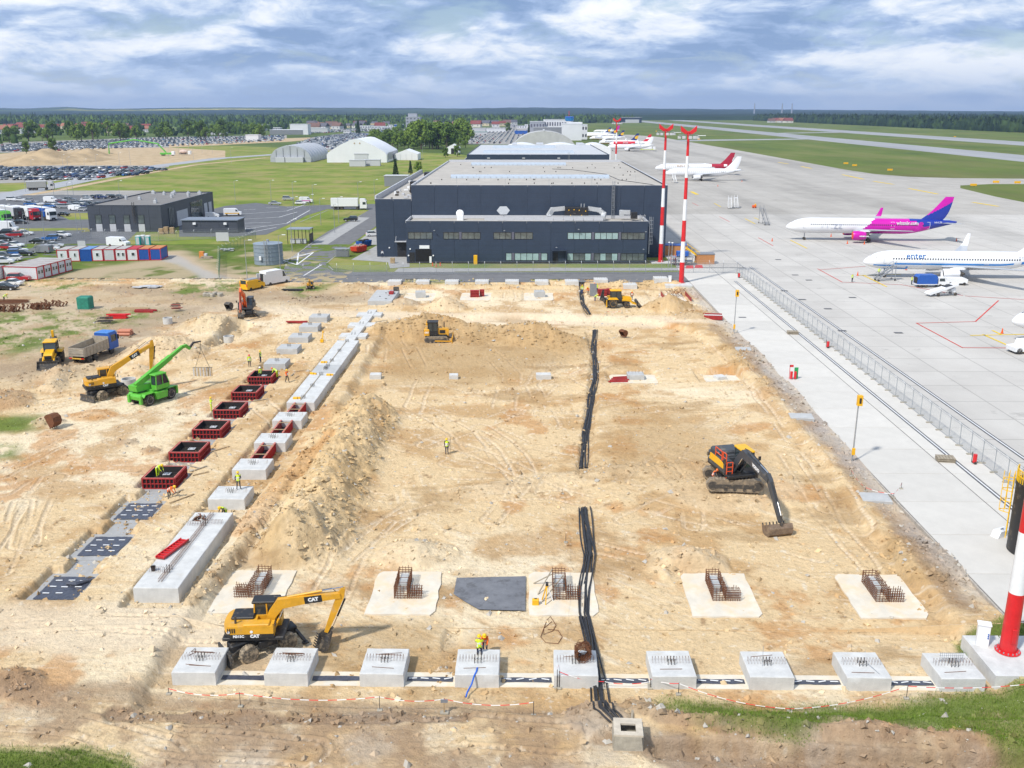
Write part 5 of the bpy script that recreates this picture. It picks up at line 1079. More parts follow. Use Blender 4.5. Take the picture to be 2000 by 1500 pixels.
def track(parent,L,H,W,y,z=0,name='track',m=None):
 n=12;r=H/2;prof=[]
 def seg(a,b):
  k=max(2,int(((b[0]-a[0])**2+(b[1]-a[1])**2)**.5/.09));return[(a[0]+(b[0]-a[0])*i/k,a[1]+(b[1]-a[1])*i/k)for i in range(k)]
 raw=seg((-L/2+r*1.1,0),(L/2-r*1.1,0))+[(L/2-r*1.1+r*math.sin(a),r-r*math.cos(a))for a in[math.pi*i/n for i in range(n)]]+seg((L/2-r*1.1,H),(-L/2+r*1.1,H))+[(-L/2+r*1.1-r*math.sin(a),r+r*math.cos(a))for a in[math.pi*i/n for i in range(n)]]
 cx,cz=0,r
 for i,(a,b)in enumerate(raw):
  k=1.0 if i%3 else 1.0;dx,dz=a-max(-L/2+r,min(L/2-r,a)),b-cz;s_=1.0+(.045/r if i%3==0 else 0)
  prof.append((a if abs(dx)<1e-6 else max(-L/2+r,min(L/2-r,a))+dx*s_,cz+dz*s_))
 o=MB().prism(prof,-W/2,W/2,'y').build(name,m or M_TRACK,parent,(0,y,z))
 s_=1 if y>0 else-1
 MB().box(-L/2+r,L/2-r,-W*.30,W*.30,.1,H-.08).build('track_frame',M_DARKSTEEL,o)
 for f in(-1,1):MB().cyl((f*(L/2-r*1.05),-W/2-.03,r),(f*(L/2-r*1.05),W/2+.03,r),r*.72,n=14).build('sprocket',M_DARKSTEEL,o)
 for k in range(5):MB().cyl((-L*.32+k*L*.16,-W/2-.02,.2),(-L*.32+k*L*.16,W/2+.02,.2),.15,n=10).build('roller',M_DARKSTEEL,o)
 MB().box(-L*.33,L*.33,s_*W/2-.02,s_*W/2+.05,.28,H*.62).build('side_frame',M_DARKSTEEL,o)
 return o
def beam_path(pts,hs,w,parent,name,m):
 """plate box beam in the xz plane through pts with depth hs at each point, width w"""
 up,lo=[],[]
 for i,(x,z)in enumerate(pts):
  a=pts[max(i-1,0)];b=pts[min(i+1,len(pts)-1)];dx,dz=b[0]-a[0],b[1]-a[1];L=math.hypot(dx,dz);nx_,nz_=-dz/L,dx/L
  up.append((x+nx_*hs[i]/2,z+nz_*hs[i]/2));lo.append((x-nx_*hs[i]/2,z-nz_*hs[i]/2))
 mb=MB();n=len(pts);P=[]
 for s_ in(-w/2,w/2):P+=[(x,s_,z)for x,z in up]+[(x,s_,z)for x,z in lo]
 F=[]
 for i in range(n-1):
  F+=[(i,i+1,n+i+1,n+i),(2*n+i+1,2*n+i,3*n+i,3*n+i+1),(i+1,i,2*n+i,2*n+i+1),(n+i,n+i+1,3*n+i+1,3*n+i)]
 F+=[(0,n,3*n,2*n),(n-1,2*n+n-1,3*n+n-1,2*n-1)]
 mb._a(P,F);o=mb.build(name,m,parent);return o
def ram(parent,a,b,r=.07,f=.55,y=0.0,barrel=None,name='hydraulic_ram'):
 a,b=Vector((a[0],y,a[1])),Vector((b[0],y,b[1]));c_=a.lerp(b,f)
 o=MB().cyl(a,c_,r,n=10).build(name,barrel or M_CATY,parent);MB().cyl(c_,b,r*.55,n=8).build('piston_rod',M_CHROME,o);return o
def digger_bucket(parent,tip,ang,w,size,m,name='bucket'):
 """curved bucket hung at the arm end; ang turns it in the xz plane"""
 prof=[(0,0),(.35,.12),(.8,0),(1.05,-.35),(1.0,-.8),(.65,-1.1),(.2,-1.18)]
 ca,sa=math.cos(ang),math.sin(ang);pr=[(tip[0]+size*(x*ca-z*sa),tip[1]+size*(x*sa+z*ca))for x,z in prof]
 o=MB();th=.05;n=len(pr)
 inner=[(x+(tip[0]+size*(.45*ca+.5*sa)-x)*.09,z+(tip[1]+size*(.45*sa-.5*ca)-z)*.09)for x,z in pr]
 P=[(x,s_,z)for s_ in(-w/2,w/2)for x,z in pr]+[(x,s_,z)for s_ in(-w/2+th,w/2-th)for x,z in inner];F=[]
 for i in range(n-1):F+=[(i,i+1,n+i+1,n+i),(2*n+i+1,2*n+i,3*n+i,3*n+i+1)]
 F+=[tuple(range(n)),tuple(range(n,2*n))[::-1],tuple(range(2*n,3*n))[::-1],tuple(range(3*n,4*n)),(0,n,3*n,2*n),(n-1,3*n-1,4*n-1,2*n-1)]
 o._a(P,F);b_=o.build(name,m,parent)
 e=pr[-1];d=Vector((pr[-1][0]-pr[-2][0],0,pr[-1][1]-pr[-2][1])).normalized()
 for k in range(max(3,int(w/.26))):
  yy=-w/2+.1+(w-.2)*k/max(1,int(w/.26)-1);MB().bar((e[0],yy,e[1]),(e[0]+d.x*.2,yy,e[1]+d.z*.2),.09,.05).build('tooth',M_DARKSTEEL,b_)
 return b_
def cab(parent,x0,x1,y0,y1,z0,z1,m,roofm=None,rake=.25):
 """glazed operator cab: posts, roof, dark glass, lower panels"""
 zm=z0+(z1-z0)*.30
 o=MB();o.prism([(x0,z0),(x1,z0),(x1,zm),(x0,zm)],y0,y1,'y');b_=o.build('cab',m,parent)
 g=MB();g.prism([(x0+.06,zm),(x1-.04,zm),(x1-rake,z1-.08),(x0+.12,z1-.08)],y0+.04,y1-.04,'y');g.build('cab_window',M_CABG,b_)
 for s_ in(y0+.03,y1-.03):
  for xa,xb in((x0+.04,x0+.10),(x1-.03,x1-rake+.02),((x0+x1)/2,(x0+x1)/2)):MB().bar((xa,s_,zm),(xb,s_,z1-.05),.09).build('cab_post',m,b_)
 MB().cbox(((x0+x1-rake)/2+.05,(y0+y1)/2,z1),(x1-x0-rake+.24,y1-y0+.06,.14),b=.05).build('cab_roof',roofm or m,b_)
 return b_
def mirror(parent,p,q):
 o=MB().bar(p,q,.03).build('mirror',M_BLACK,parent);MB().cbox(q,(.05,.22,.35)).build('mirror_glass',M_BLACK,o)
def excavator(name,label,loc,under_rz,house_rz,joints,wheels=True,scale=1.0,main=M_CATY,house=M_CATY,boom_m=None,roofm=None,bw=1.2,bsize=1.0,bang=0.0,texts=(),tail=2.3,blade=True,tracklen=4.8,rails=False,hood=M_CATB,cab_m=None,lower=None,bucket_m=None,yellow_sides=False):
 t_=thing(name,label,'excavator',loc,under_rz,None,scale)
 boom_m=boom_m or main
 if wheels:
  mb=MB();mb.cbox((0,0,.95),(4.6,.95,.5),b=.08);mb.cbox((0,0,1.2),(1.6,1.5,.2),b=.05);mb.build('chassis',M_CATB,t_)
  for x in(-1.35,1.35):
   MB().cyl((x,-1.0,.55),(x,1.0,.55),.16,n=10).build('axle',M_CATB,t_)
   for y in(-.98,.98):wheel(t_,(x,y,.60),.62,.52,mat('rim_grey',(.16,.15,.14),.6,dirt=DUST,dirt_amt=.3),tm=M_TYRED)
  if blade:
   mb=MB();mb.prism([(-2.75,.12),(-2.6,.10),(-2.45,.5),(-2.5,.85),(-2.65,.85),(-2.62,.5)],-1.2,1.2,'y');bl_=mb.build('dozer_blade',M_DARKSTEEL,t_)
   for y in(-.5,.5):MB().bar((-2.5,y,.45),(-1.7,y,.85),.14).build('blade_arm',M_DARKSTEEL,bl_)
  for s_ in(-1,1):
   o=MB().bar((2.15,s_*.5,.95),(2.45,s_*1.25,.35),.18).build('outrigger',M_CATB,t_);MB().cbox((2.45,s_*1.28,.26),(.42,.34,.10),b=.02).build('outrigger_pad',M_CATB,o)
  MB().cbox((0,-.8,.95),(1.2,.5,.5),b=.05).build('step_box',M_CATB,t_);z0=1.35
 else:
  for y in(-1.32,1.32):track(t_,tracklen,1.0,.62,y)
  mb=MB();mb.cbox((0,0,.72),(2.2,2.1,.4),b=.1);mb.cyl((0,0,.9),(0,0,1.2),.75,n=20);mb.build('undercarriage',M_CATB,t_);z0=1.2
 hr=house_rz-under_rz
 tw=MB();tw.cyl((0,0,z0-.15),(0,0,z0+.02),.7,n=20);tw.cbox((-.35,0,z0+.12),(4.0,2.4,.22),b=.05);tur=tw.build('turret',M_CATB,t_,(0,0,0),hr)
 arc=[(-tail+.55*(1-math.sin(a)),1.25-.55*(1-math.cos(a)))for a in[math.pi/2*k/4 for k in range(5)]][::-1]
 prof=arc[::-1];pl=[(x,y)for x,y in prof]
 pl=[(1.0,1.25),(-tail+.55,1.25),(-tail+.25,1.1),(-tail+.05,.75),(-tail,.3),(-tail,-.3),(-tail+.05,-.75),(-tail+.25,-1.1),(-tail+.55,-1.25),(1.0,-1.25),(1.0,-.42),(-.2,-.42),(-.2,.2),(1.0,.2)]
 MB().prism(pl,z0+.23,z0+1.05,'z').build('house',house,tur)
 cw=[(-tail+.56,1.27),(-tail+.24,1.12),(-tail+.02,.76),(-tail-.03,.3),(-tail-.03,-.3),(-tail+.02,-.76),(-tail+.24,-1.12),(-tail+.56,-1.27)]
 MB().prism(cw+[(1.02,-1.27),(1.02,-1.20),(-tail+.6,-1.2),(-tail+.6,1.2),(1.02,1.20),(1.02,1.27)],z0+.235,z0+.50,'z').build('house_skirt',lower or M_CATB,tur)
 MB().cbox((-1.15,.35,z0+1.12),(1.5,1.3,.18),b=.06).build('engine_hood',hood,tur)
 MB().cbox((-.1,-.85,z0+1.10),(1.7,.72,.14),b=.05).build('deck_panel',house,tur)
 MB().cyl((-1.5,-.75,z0+1.0),(-1.5,-.75,z0+1.55),.08,n=8).build('exhaust',M_DARKSTEEL,tur)
 mb=MB();[mb.box(-tail+.35+k*.14,-tail+.42+k*.14,-1.275,-1.262,z0+.62,z0+.95)for k in range(4)];mb.build('grille',M_CATB,tur)['kind']='stuff'
 for x in(-1.9,-.4):MB().cyl((x,-1.26,z0+.68),(x,-1.275,z0+.68),.10,n=12).build('warning_disc',M_WHITE,tur)
 cab(tur,-.55,1.25,.28,1.22,z0+.15,z0+1.95,cab_m or house,roofm)
 mirror(tur,(1.1,1.22,z0+1.3),(1.45,1.5,z0+1.45));mirror(tur,(.95,-1.2,z0+1.1),(1.2,-1.4,z0+1.35))
 if yellow_sides:
  for s_ in(-1,1):MB().prism([(-1.9,z0+.55),(.75,z0+.55),(.75,z0+1.02),(-.2,z0+1.12),(-1.7,z0+1.12)],s_*1.262-.02,s_*1.262+.02,'y').build('side_door',M_YEL,tur)
  MB().cbox((-1.5,0,z0+1.25),(1.6,2.1,.42),b=.12).build('rear_hood',M_VGREY,tur)
 if rails:
  for a,b in(((-.9,-1.2),(.3,-1.2)),((-.9,1.2),(-.7,1.2)),((.4,-1.15),(1.0,-1.15))):
   o=MB()
   for q in(a,b):o.bar((*q,z0+1.0),(*q,z0+1.85),.06)
   o.bar((*a,z0+1.85),(*b,z0+1.85),.06);o.bar((*a,z0+1.45),(*b,z0+1.45),.05);o.build('guard_rail',M_HRAIL,tur)
  o=MB();[o.bar((1.15,y,z0-.1),(1.15,y,z0+1.2),.06)for y in(-1.15,-.65)];[o.bar((1.15,-1.15,z),(1.15,-.65,z),.05)for z in(z0+.1,z0+.45,z0+.8,z0+1.2)];o.build('access_ladder',M_HRAIL,tur)
 F_,K_,B_,A_=joints;by=-.11
 bo=beam_path([F_,((F_[0]+K_[0])/2-.06,(F_[1]+K_[1])/2+.06),K_,((K_[0]*.6+B_[0]*.4),(K_[1]*.6+B_[1]*.4)+.06),B_],[.42,.58,.72,.56,.34],.42,tur,'boom',boom_m);bo.location.y=by
 d=(A_[0]-B_[0],A_[1]-B_[1]);L=math.hypot(*d);d=(d[0]/L,d[1]/L)
 ar=beam_path([(B_[0]-d[0]*.55,B_[1]-d[1]*.55),B_,(B_[0]*.5+A_[0]*.5,B_[1]*.5+A_[1]*.5),A_],[.22,.5,.42,.26],.30,tur,'arm',boom_m);ar.location.y=by
 ram(tur,(F_[0]+.45,F_[1]-.25),(K_[0]+.25,K_[1]-.25),.075,.6,by-.32,boom_m);ram(tur,(F_[0]+.45,F_[1]-.25),(K_[0]+.25,K_[1]-.25),.075,.6,by+.32,boom_m)
 ram(tur,(K_[0]+.5,K_[1]+.42),(B_[0]-d[0]*.5,B_[1]-d[1]*.5+.1),.085,.62,by,boom_m)
 nrm=(-d[1],d[0])if-d[1]>0 else(d[1],-d[0])
 ram(tur,(B_[0]+d[0]*.2+nrm[0]*.35,B_[1]+d[1]*.2+nrm[1]*.35),(A_[0]-d[0]*.45+nrm[0]*.3,A_[1]-d[1]*.45+nrm[1]*.3),.065,.6,by,M_CATB)
 MB().bar((A_[0]-d[0]*.45+nrm[0]*.3,by,A_[1]-d[1]*.45+nrm[1]*.3),(A_[0]+.1,by,A_[1]-.2),.16).build('bucket_link',M_DARKSTEEL,tur)
 mb=MB();mb.tube([(F_[0]+.2,by+.15,F_[1]+.3),(K_[0]-.3,by+.18,K_[1]+.35),(K_[0]+.6,by+.18,K_[1]+.42),(B_[0]-.6,by+.18,B_[1]+.4),(B_[0]+.1,by+.2,B_[1]-.3)],.03,5);mb.build('hose',M_BLACK,tur)
 bk=digger_bucket(tur,(A_[0],A_[1]-.12),bang,bw,bsize,bucket_m or M_DARKSTEEL);bk.location.y=by
 for body,size,where,m_ in texts:
  if where=='side':lettering(tur,body,size,(-1.25,-1.285,z0+.37),(R(90),0,0),m_,.012)
  elif where=='side2':lettering(tur,body,size,(-.2,-1.285,z0+.37),(R(90),0,0),m_,.02)
  elif where=='rear':lettering(tur,body,size,(-tail-.04,.5,z0+.75),(R(90),0,R(-90)),m_,.02)
  elif where=='boom':
   a_=math.atan2(B_[1]-K_[1],B_[0]-K_[0]);q=(K_[0]*.45+B_[0]*.55,by-.216,K_[1]*.45+B_[1]*.55+.03)
   MB().cbox((0,0,0),(size*3.4,.006,size*1.5)).build('decal',M_CATB if boom_m is not M_VGREY else M_VGREY,tur,q).rotation_euler=(0,-a_,0);lettering(tur,body,size,(q[0],q[1]-.006,q[2]),(R(90),-a_,0),m_,.02)
 return t_
c0=G(525,1278,-.72);c0=Vector((c0.x-.55,c0.y+.75,0));c0.z=HZ(c0.x,c0.y)-.03
excavator('wheeled_excavator','yellow wheeled excavator with black glazed cab working behind the front footings',c0,R(37),R(4),[(.35,1.75),(1.35,3.45),(5.35,3.95),(4.25,1.25)],True,1.0,bw=1.75,bsize=.72,bang=R(-60),blade=True,texts=[('M315C',.24,'side',M_WHITE),('CAT',.30,'side2',M_WHITE),('CAT',.34,'boom',M_WHITE)],roofm=M_CATB)
c1=G(222,776,0);c1=Vector((c1.x-1.0,c1.y+.4,0));c1.z=HZ(c1.x,c1.y)-.03
excavator('wheeled_excavator','yellow wheeled excavator with raised boom beside the green telehandler',c1,R(62),R(34),[(.35,1.75),(1.0,3.3),(5.6,5.6),(5.2,2.3)],True,1.05,bw=1.2,bsize=.95,bang=R(-70),texts=[('CAT',.30,'side2',M_WHITE),('CAT',.42,'rear',M_WHITE),('CAT',.36,'boom',M_WHITE)],bucket_m=mat('bucket_worn',(.38,.36,.33),.5,.5,.2))
c2=T(483,616);c2.z=HZ(c2.x,c2.y)-.03
excavator('wheeled_excavator','orange wheeled excavator reaching into the small trench',c2,R(-62),R(-84),[(.35,1.75),(1.0,3.6),(4.0,5.0),(5.2,1.6)],True,1.0,main=M_ORANGE,house=M_VGREY,boom_m=M_ORANGE,bw=.9,bsize=.8,bang=R(-60),cab_m=M_VGREY,blade=False,hood=M_VGREY)
c3=T(1430,946);c3.z=HZ(c3.x,c3.y)-.02
excavator('tracked_excavator','large grey and yellow tracked excavator with long grey boom on the sand',c3,R(-4),R(-76),[(.5,1.75),(2.0,3.35),(6.2,2.75),(8.25,.25)],False,1.15,main=M_VGREY,house=M_VGREY,boom_m=M_VGREY,bw=1.9,bsize=.95,bang=R(-75),tail=2.7,rails=True,hood=M_VGREY,cab_m=M_VGREY,roofm=M_YEL,lower=M_VGREY,yellow_sides=True,texts=[('VOLVO',.34,'boom',M_WHITE)],bucket_m=mat('bucket_rust',(.21,.15,.105),.7,.3,.3,3,dirt=DUST,dirt_amt=.3),tracklen=4.6)
c4=T(606,564);c4.z=HZ(c4.x,c4.y)
excavator('mini_excavator','small yellow mini excavator with folded arm on the grass patch',c4,R(-80),R(-80),[(.4,1.5),(1.2,3.6),(2.4,3.8),(2.2,1.6)],False,.5,bw=.9,bsize=.8,bang=R(-60),tracklen=3.6)
# ---- bulldozer
p=T(852,669);dz_=thing('bulldozer','yellow tracked bulldozer with low front blade before the sand bank','bulldozer',(p.x,p.y+.9,p.z-.02),R(2),None,1.08)
for y in(-.95,.95):track(dz_,3.5,.92,.56,y)
mb=MB();mb.box(-1.6,1.5,-.62,.62,.5,1.15);mb.build('chassis',M_CATB,dz_)
mb=MB();mb.prism([(.1,1.1),(1.75,1.0),(1.8,1.85),(1.6,2.0),(.1,2.1)],-.55,.55,'y');hd=mb.build('engine_hood',M_CATY,dz_);MB().box(.5,1.3,-.565,-.55,1.3,1.8).build('grille',M_CATB,hd);MB().cyl((1.1,.2,2.0),(1.1,.2,2.85),.07,n=8).build('exhaust',M_CATB,hd)
MB().cbox((-1.35,0,1.5),(.8,1.9,.95),b=.12).build('fuel_tank',M_CATY,dz_);cab(dz_,-1.25,.25,-.75,.75,1.15,2.95,M_CATB,M_BLUE if False else M_CATB,.15)
for y in(-.7,.7):MB().cbox((-1.35,y,2.7),(.28,.22,.35),b=.05).build('work_lamp',M_CATY,dz_)
mb=MB();mb.prism([(2.25,.05),(2.4,.02),(2.28,.5),(2.42,1.0),(2.3,1.05),(2.15,.55)],-1.6,1.6,'y');bl_=mb.build('dozer_blade',M_CATY,dz_)
for y in(-1.25,1.25):MB().bar((-.2,y,.35),(2.25,y,.3),.16).build('push_arm',M_CATY,dz_)
for y in(-.4,.4):ram(dz_,(1.3,1.1),(2.2,.8),.05,.6,y)
lettering(dz_,'CAT',.3,(-1.35,-.955,1.5),(R(90),0,0),M_WHITE,.02)
# ---- backhoe loaders
def backhoe(label,loc,rz,arm_up=True,scale=1.0,loader_z=.2):
 t_=thing('backhoe_loader',label,'backhoe',loc,rz,None,scale);rimm=mat('rim_yellow',(.70,.36,.02),.5,dirt=DUST,dirt_amt=.2)
 for y in(-.95,.95):wheel(t_,(-1.0,y,.78),.78,.52,rimm,20,.05);wheel(t_,(1.25,y,.55),.55,.42,rimm,20,.04)
 mb=MB();mb.cbox((.1,0,.85),(3.4,.8,.45),b=.06);mb.build('chassis',M_CATB,t_)
 mb=MB();mb.prism([(.35,1.05),(2.05,1.0),(2.1,1.55),(1.9,1.75),(.35,1.95)],-.5,.5,'y');hd=mb.build('engine_hood',M_YEL,t_);MB().box(2.095,2.11,-.4,.4,1.05,1.5).build('grille',M_CATB,hd)
 for y in(-.95,.95):MB().prism([(-1.85,1.45),(-1.6,1.72),(-.4,1.72),(-.15,1.45)],y-.3,y+.3,'y').build('fender',M_YEL,t_)
 cab(t_,-1.35,.45,-.72,.72,1.05,2.85,M_CATB,M_YEL,.2)
 mb=MB();pr=[(2.75,loader_z+.55),(3.0,loader_z),(3.75,loader_z-.02),(3.7,loader_z+.06),(3.1,loader_z+.1),(2.95,loader_z+.55),(3.05,loader_z+.9),(2.9,loader_z+.9)];mb.prism(pr,-1.15,1.15,'y');lb_=mb.build('loader_bucket',M_DARKSTEEL,t_)
 for y in(-1.13,1.13):MB().prism([(2.8,loader_z+.5),(3.0,loader_z+.02),(3.7,loader_z),(3.0,loader_z+.88)],y-.02,y+.02,'y').build('bucket_side',M_DARKSTEEL,lb_)
 for y in(-.62,.62):
  beam_path([(.3,1.35),(1.7,1.2),(2.3,.75),(2.85,loader_z+.3)],[.2,.26,.26,.18],.12,t_,'loader_arm',M_YEL).location.y=y;ram(t_,(.6,1.0),(2.2,.85),.05,.55,y,M_CATB)
 MB().cbox((-2.0,0,.95),(.35,2.2,1.0),b=.05).build('rear_frame',M_CATB,t_)
 for y in(-1.0,1.0):MB().bar((-2.05,y,1.4),(-2.05,y,.25),.2).build('stabiliser_leg',M_YEL,t_)
 J=[(-2.2,1.0),(-2.55,2.2),(-2.3,3.75),(-2.75,2.3)]if arm_up else[(-2.2,.9),(-2.6,2.0),(-2.5,2.9),(-3.0,1.2)]
 beam_path([J[0],J[1],J[2]],[.3,.38,.28],.26,t_,'boom',M_YEL if arm_up else M_CATB);beam_path([J[2],((J[2][0]+J[3][0])/2,(J[2][1]+J[3][1])/2),J[3]],[.26,.28,.2],.22,t_,'arm',M_YEL if arm_up else M_CATB)
 ram(t_,(J[0][0]-.1,J[0][1]+.3),(J[2][0]-.25,J[2][1]-.4),.06,.55,.2,M_CATB);digger_bucket(t_,J[3],R(100 if arm_up else 60),.7,.6,M_DARKSTEEL,'digging_bucket');return t_
p=T(100,712);backhoe('yellow backhoe loader with raised rear arm beside the dump truck',(p.x,p.y+.4,p.z),R(-74),True,1.12)
p=T(1208,601);backhoe('yellow backhoe loader with dark rear arm in the far corner of the pit',(p.x,p.y+.5,p.z),R(3),False,1.1,.3)
# ---- dump truck
p=T(160,710);dt=thing('dump_truck','blue cab tipper truck with dusty open body facing away','truck',(p.x+.3,p.y+3.4,HZ(p.x,p.y+3)),R(78))
for x in(-2.6,-1.25,2.6):
 for y in(-.98,.98):wheel(dt,(x,y,.52),.52,.34 if x>0 else.5,mat('rim_grey',(.16,.15,.14)),26,.02)
MB().box(-3.6,3.6,-.45,.45,.65,1.0).build('chassis',M_CATB,dt)
M_TIP=mat('tipper_steel',(.36,.32,.26),.6,.2,.2,3,dirt=DUST,dirt_amt=.4)
tb_=MB().box(-3.7,1.7,-1.2,1.2,1.05,1.2).build('tipper_floor',M_TIP,dt)
for y in(-1.22,1.22):MB().prism([(-3.8,1.0),(1.8,1.0),(1.8,2.45),(-3.7,2.3)],y-.05,y+.05,'y').build('side_board',M_TIP,tb_)
for k in range(4):MB().cbox((-3.78,0,1.2+k*.31),(.08,2.36,.24),b=.02).build('tailgate_board',M_TIP,tb_)
MB().box(1.72,1.84,-1.25,1.25,1.05,2.75).build('headboard',M_TIP,tb_);MB().box(-3.5,1.6,-1.15,1.15,1.21,1.5).build('sand_load',mat('sand_residue',(.45,.36,.24),.95),tb_)
for k in range(7):
 for y in(-1.29,1.29):MB().box(-3.2+k*.75,-3.12+k*.75,y-.03,y+.03,1.0,2.35).build('board_rib',M_TIP,tb_)
mb=MB();mb.prism([(2.0,.7),(4.1,.7),(4.15,1.6),(3.95,3.0),(2.1,3.05)],-1.2,1.2,'y');cb_=mb.build('cab',M_BLUE,dt);MB().cbox((3.0,0,3.12),(1.9,2.2,.14),b=.05).build('cab_roof',mat('cab_blue',(.05,.20,.55),.4),cb_)
for y in(-1.205,1.205):MB().box(2.5,3.7,y-.01,y+.01,1.75,2.75).build('cab_window',M_CABG,cb_)
for y in(-1.4,1.4):MB().cbox((3.9,y,2.3),(.2,.2,.7),b=.03).build('mirror',M_BLACK,cb_)
for y in(-.95,.95):MB().cbox((-3.85,y,.8),(.06,.4,.16)).build('tail_lamp',M_RED,dt)
MB().cbox((-3.75,0,.75),(.1,2.3,.16)).build('bumper',mat('bumper_stripe',(.65,.40,.06),.5),dt)
# ---- green telehandler with a hanging formwork panel
wa,wb_=G(292,792),G(334,778);hd_=math.atan2(wb_.y-wa.y,wb_.x-wa.x);mid_=(wa+wb_)/2
p=Vector((mid_.x-math.sin(hd_)*1.1,mid_.y+math.cos(hd_)*1.1,0));p.z=HZ(p.x,p.y)
th=thing('telehandler','bright green rotating telehandler with raised boom carrying a panel','telehandler',p,hd_,None,1.08)
rimm=mat('rim_white',(.55,.55,.52),.5,dirt=DUST,dirt_amt=.2)
for x in(-1.55,1.55):
 for y in(-1.0,1.0):wheel(th,(x,y,.66),.66,.5,rimm,22,.04)
mb=MB();mb.prism([(-2.5,.75),(2.5,.75),(2.6,1.1),(2.3,1.35),(-2.3,1.35),(-2.6,1.15)],-.75,.75,'y');mb.build('chassis',M_GREEN,th)
for s_ in(-1,1):MB().prism([(-.75,.55),(.75,.55),(.85,1.3),(-.85,1.3)],s_*1.15-.3,s_*1.15+.3,'y').build('side_box',M_GREEN,th)
for x in(-1.55,1.55):
 for y in(-1.02,1.02):MB().prism([(x-.85,1.1),(x-.6,1.42),(x+.6,1.42),(x+.85,1.1),(x+.6,1.36),(x-.6,1.36)],y-.27,y+.27,'y').build('fender',M_GREEN,th)
for x in(-2.55,2.55):
 for y in(-.9,.9):MB().cbox((x,y,.85),(.3,.35,.9),b=.04).build('stabiliser_leg',M_GREEN,th)
tip=AT(358,677,p.y+4.6);foot_w=Vector((p.x,p.y,p.z));dirw=Vector((tip.x-p.x,tip.y-p.y,0));th2=math.atan2(dirw.y,dirw.x)-hd_
tw=MB().cyl((0,0,1.3),(0,0,1.55),.8,n=18).build('turret',M_GREEN,th,(0,0,0),th2)
MB().prism([(-2.2,1.56),(1.4,1.56),(1.3,2.0),(-1.6,2.3),(-2.3,2.2)],-.15,1.15,'y').build('turret_body',M_GREEN,tw)
cab(tw,-.4,1.45,-1.15,-.25,1.5,3.2,M_GREEN,M_GREEN,.45)
L_=dirw.length/1.08;zt=(tip.z-p.z)/1.08
b1=beam_path([(-2.1,2.25),(L_*.3-1,2.25+(zt-2.25)*(L_*.3+1.1)/(L_+2.1)),(L_*.62,2.25+(zt-2.25)*(L_*.62+2.1)/(L_+2.1))],[.62,.58,.5],.46,tw,'boom',M_GREEN);b2=beam_path([(L_*.5,2.25+(zt-2.25)*(L_*.5+2.1)/(L_+2.1)),(L_,zt)],[.38,.34],.34,tw,'boom_extension',M_GREEN)
for q in(b1,b2):q.location.y=.12
ram(tw,(.4,1.7),(L_*.3,2.25+(zt-2.25)*(L_*.3+2.1)/(L_+2.1)-.2),.1,.5,.12,M_GREEN)
beam_path([(L_,zt),(L_+.35,zt+.05),(L_+.9,zt-.45)],[.34,.36,.28],.3,tw,'boom_head',M_GREEN);beam_path([(L_+.9,zt-.35),(L_+1.5,zt+.15),(L_+2.6,zt+.1)],[.22,.2,.12],.2,tw,'jib',M_BLACK)
hook=p+Vector((math.cos(th2+hd_),math.sin(th2+hd_),0))*(L_+2.55)*1.08+Vector((0,0,(zt+.05)*1.08))
pa=thing('hanging_panel','striped formwork panel hanging on chains from the telehandler jib','panel',hook)
mb=MB();sag=hook.z-HZ(hook.x,hook.y)-1.3
for s_ in(-1,1):MB().tube([(0,0,0),(0,0,-.9),(s_*.9,0,-sag+1.1)],.025,5).build('chain',M_DARKSTEEL,pa)
pn=MB().box(-1.25,1.25,-.05,.05,-.05,.05).build('panel_frame',M_OLDWOOD,pa,(0,0,-sag+1.05))
for k in range(12):MB().box(-1.25+k*.21,-1.25+k*.21+.12,-.04,.04,-1.15,.0).build('panel_slat',M_WOOD if k%2 else M_PALEGREY,pn)
for a,b,rz_,sz,lb,m_ in((443,608,1.2,1.3,'black digging bucket lying beside the orange excavator',M_DARKSTEEL),(1212,660,.6,1.1,'rusty digging bucket lying right of the cables',M_RUST),(95,822,-.4,1.5,'worn excavator bucket lying in rubble on the left',M_RUST)):
 p=T(a,b);t_=thing('spare_bucket',lb,'bucket',(p.x,p.y,p.z+.05),rz_);digger_bucket(t_,(0,.9*sz),R(20),1.1,sz*.8,m_,'shell')
 # ================================================================== people
M_SKIN=mat('skin',(.48,.27,.18),.6,var=.1);M_HIVIS=mat('hi_vis_yellow',(.62,.80,.02),.6,var=.08);M_HIORG=mat('hi_vis_orange',(.85,.16,.01),.6,var=.08)
M_NAVYC=mat('navy_cloth',(.02,.028,.06),.9,var=.2);M_GREYC=mat('grey_cloth',(.07,.07,.075),.9,var=.2);M_BOOT=mat('boot',(.05,.035,.025),.8);M_REFL=mat('reflective_band',(.65,.66,.66),.35,var=.05)
M_BLUEC=mat('blue_cloth',(.03,.07,.22),.9,var=.2);M_HATY=mat('hat_yellow',(.85,.52,.01),.35);M_HATO=mat('hat_orange',(.85,.17,.01),.35);M_HATW=mat('hat_white',(.8,.8,.78),.35);M_HATR=mat('hat_red',(.65,.03,.02),.35)
def pose(name,**kw):
 """joints of a 1.76 m figure facing +x; y is to its left"""
 J=dict(pel=(0,0,.95),wai=(.0,0,1.10),che=(.01,0,1.30),nec=(.02,0,1.49),hed=(.04,0,1.61),top=(.04,0,1.72),hl=(0,.10,.92),kl=(.03,.11,.50),al=(0,.12,.09),tl=(.17,.14,.04),hr=(0,-.10,.92),kr=(.03,-.11,.50),ar=(0,-.12,.09),tr=(.17,-.14,.04),sl=(0,.19,1.42),el=(-.02,.25,1.15),wl=(.08,.25,.92),sr=(0,-.19,1.42),er=(-.02,-.25,1.15),wr=(.08,-.25,.92))
 J.update(kw);return J
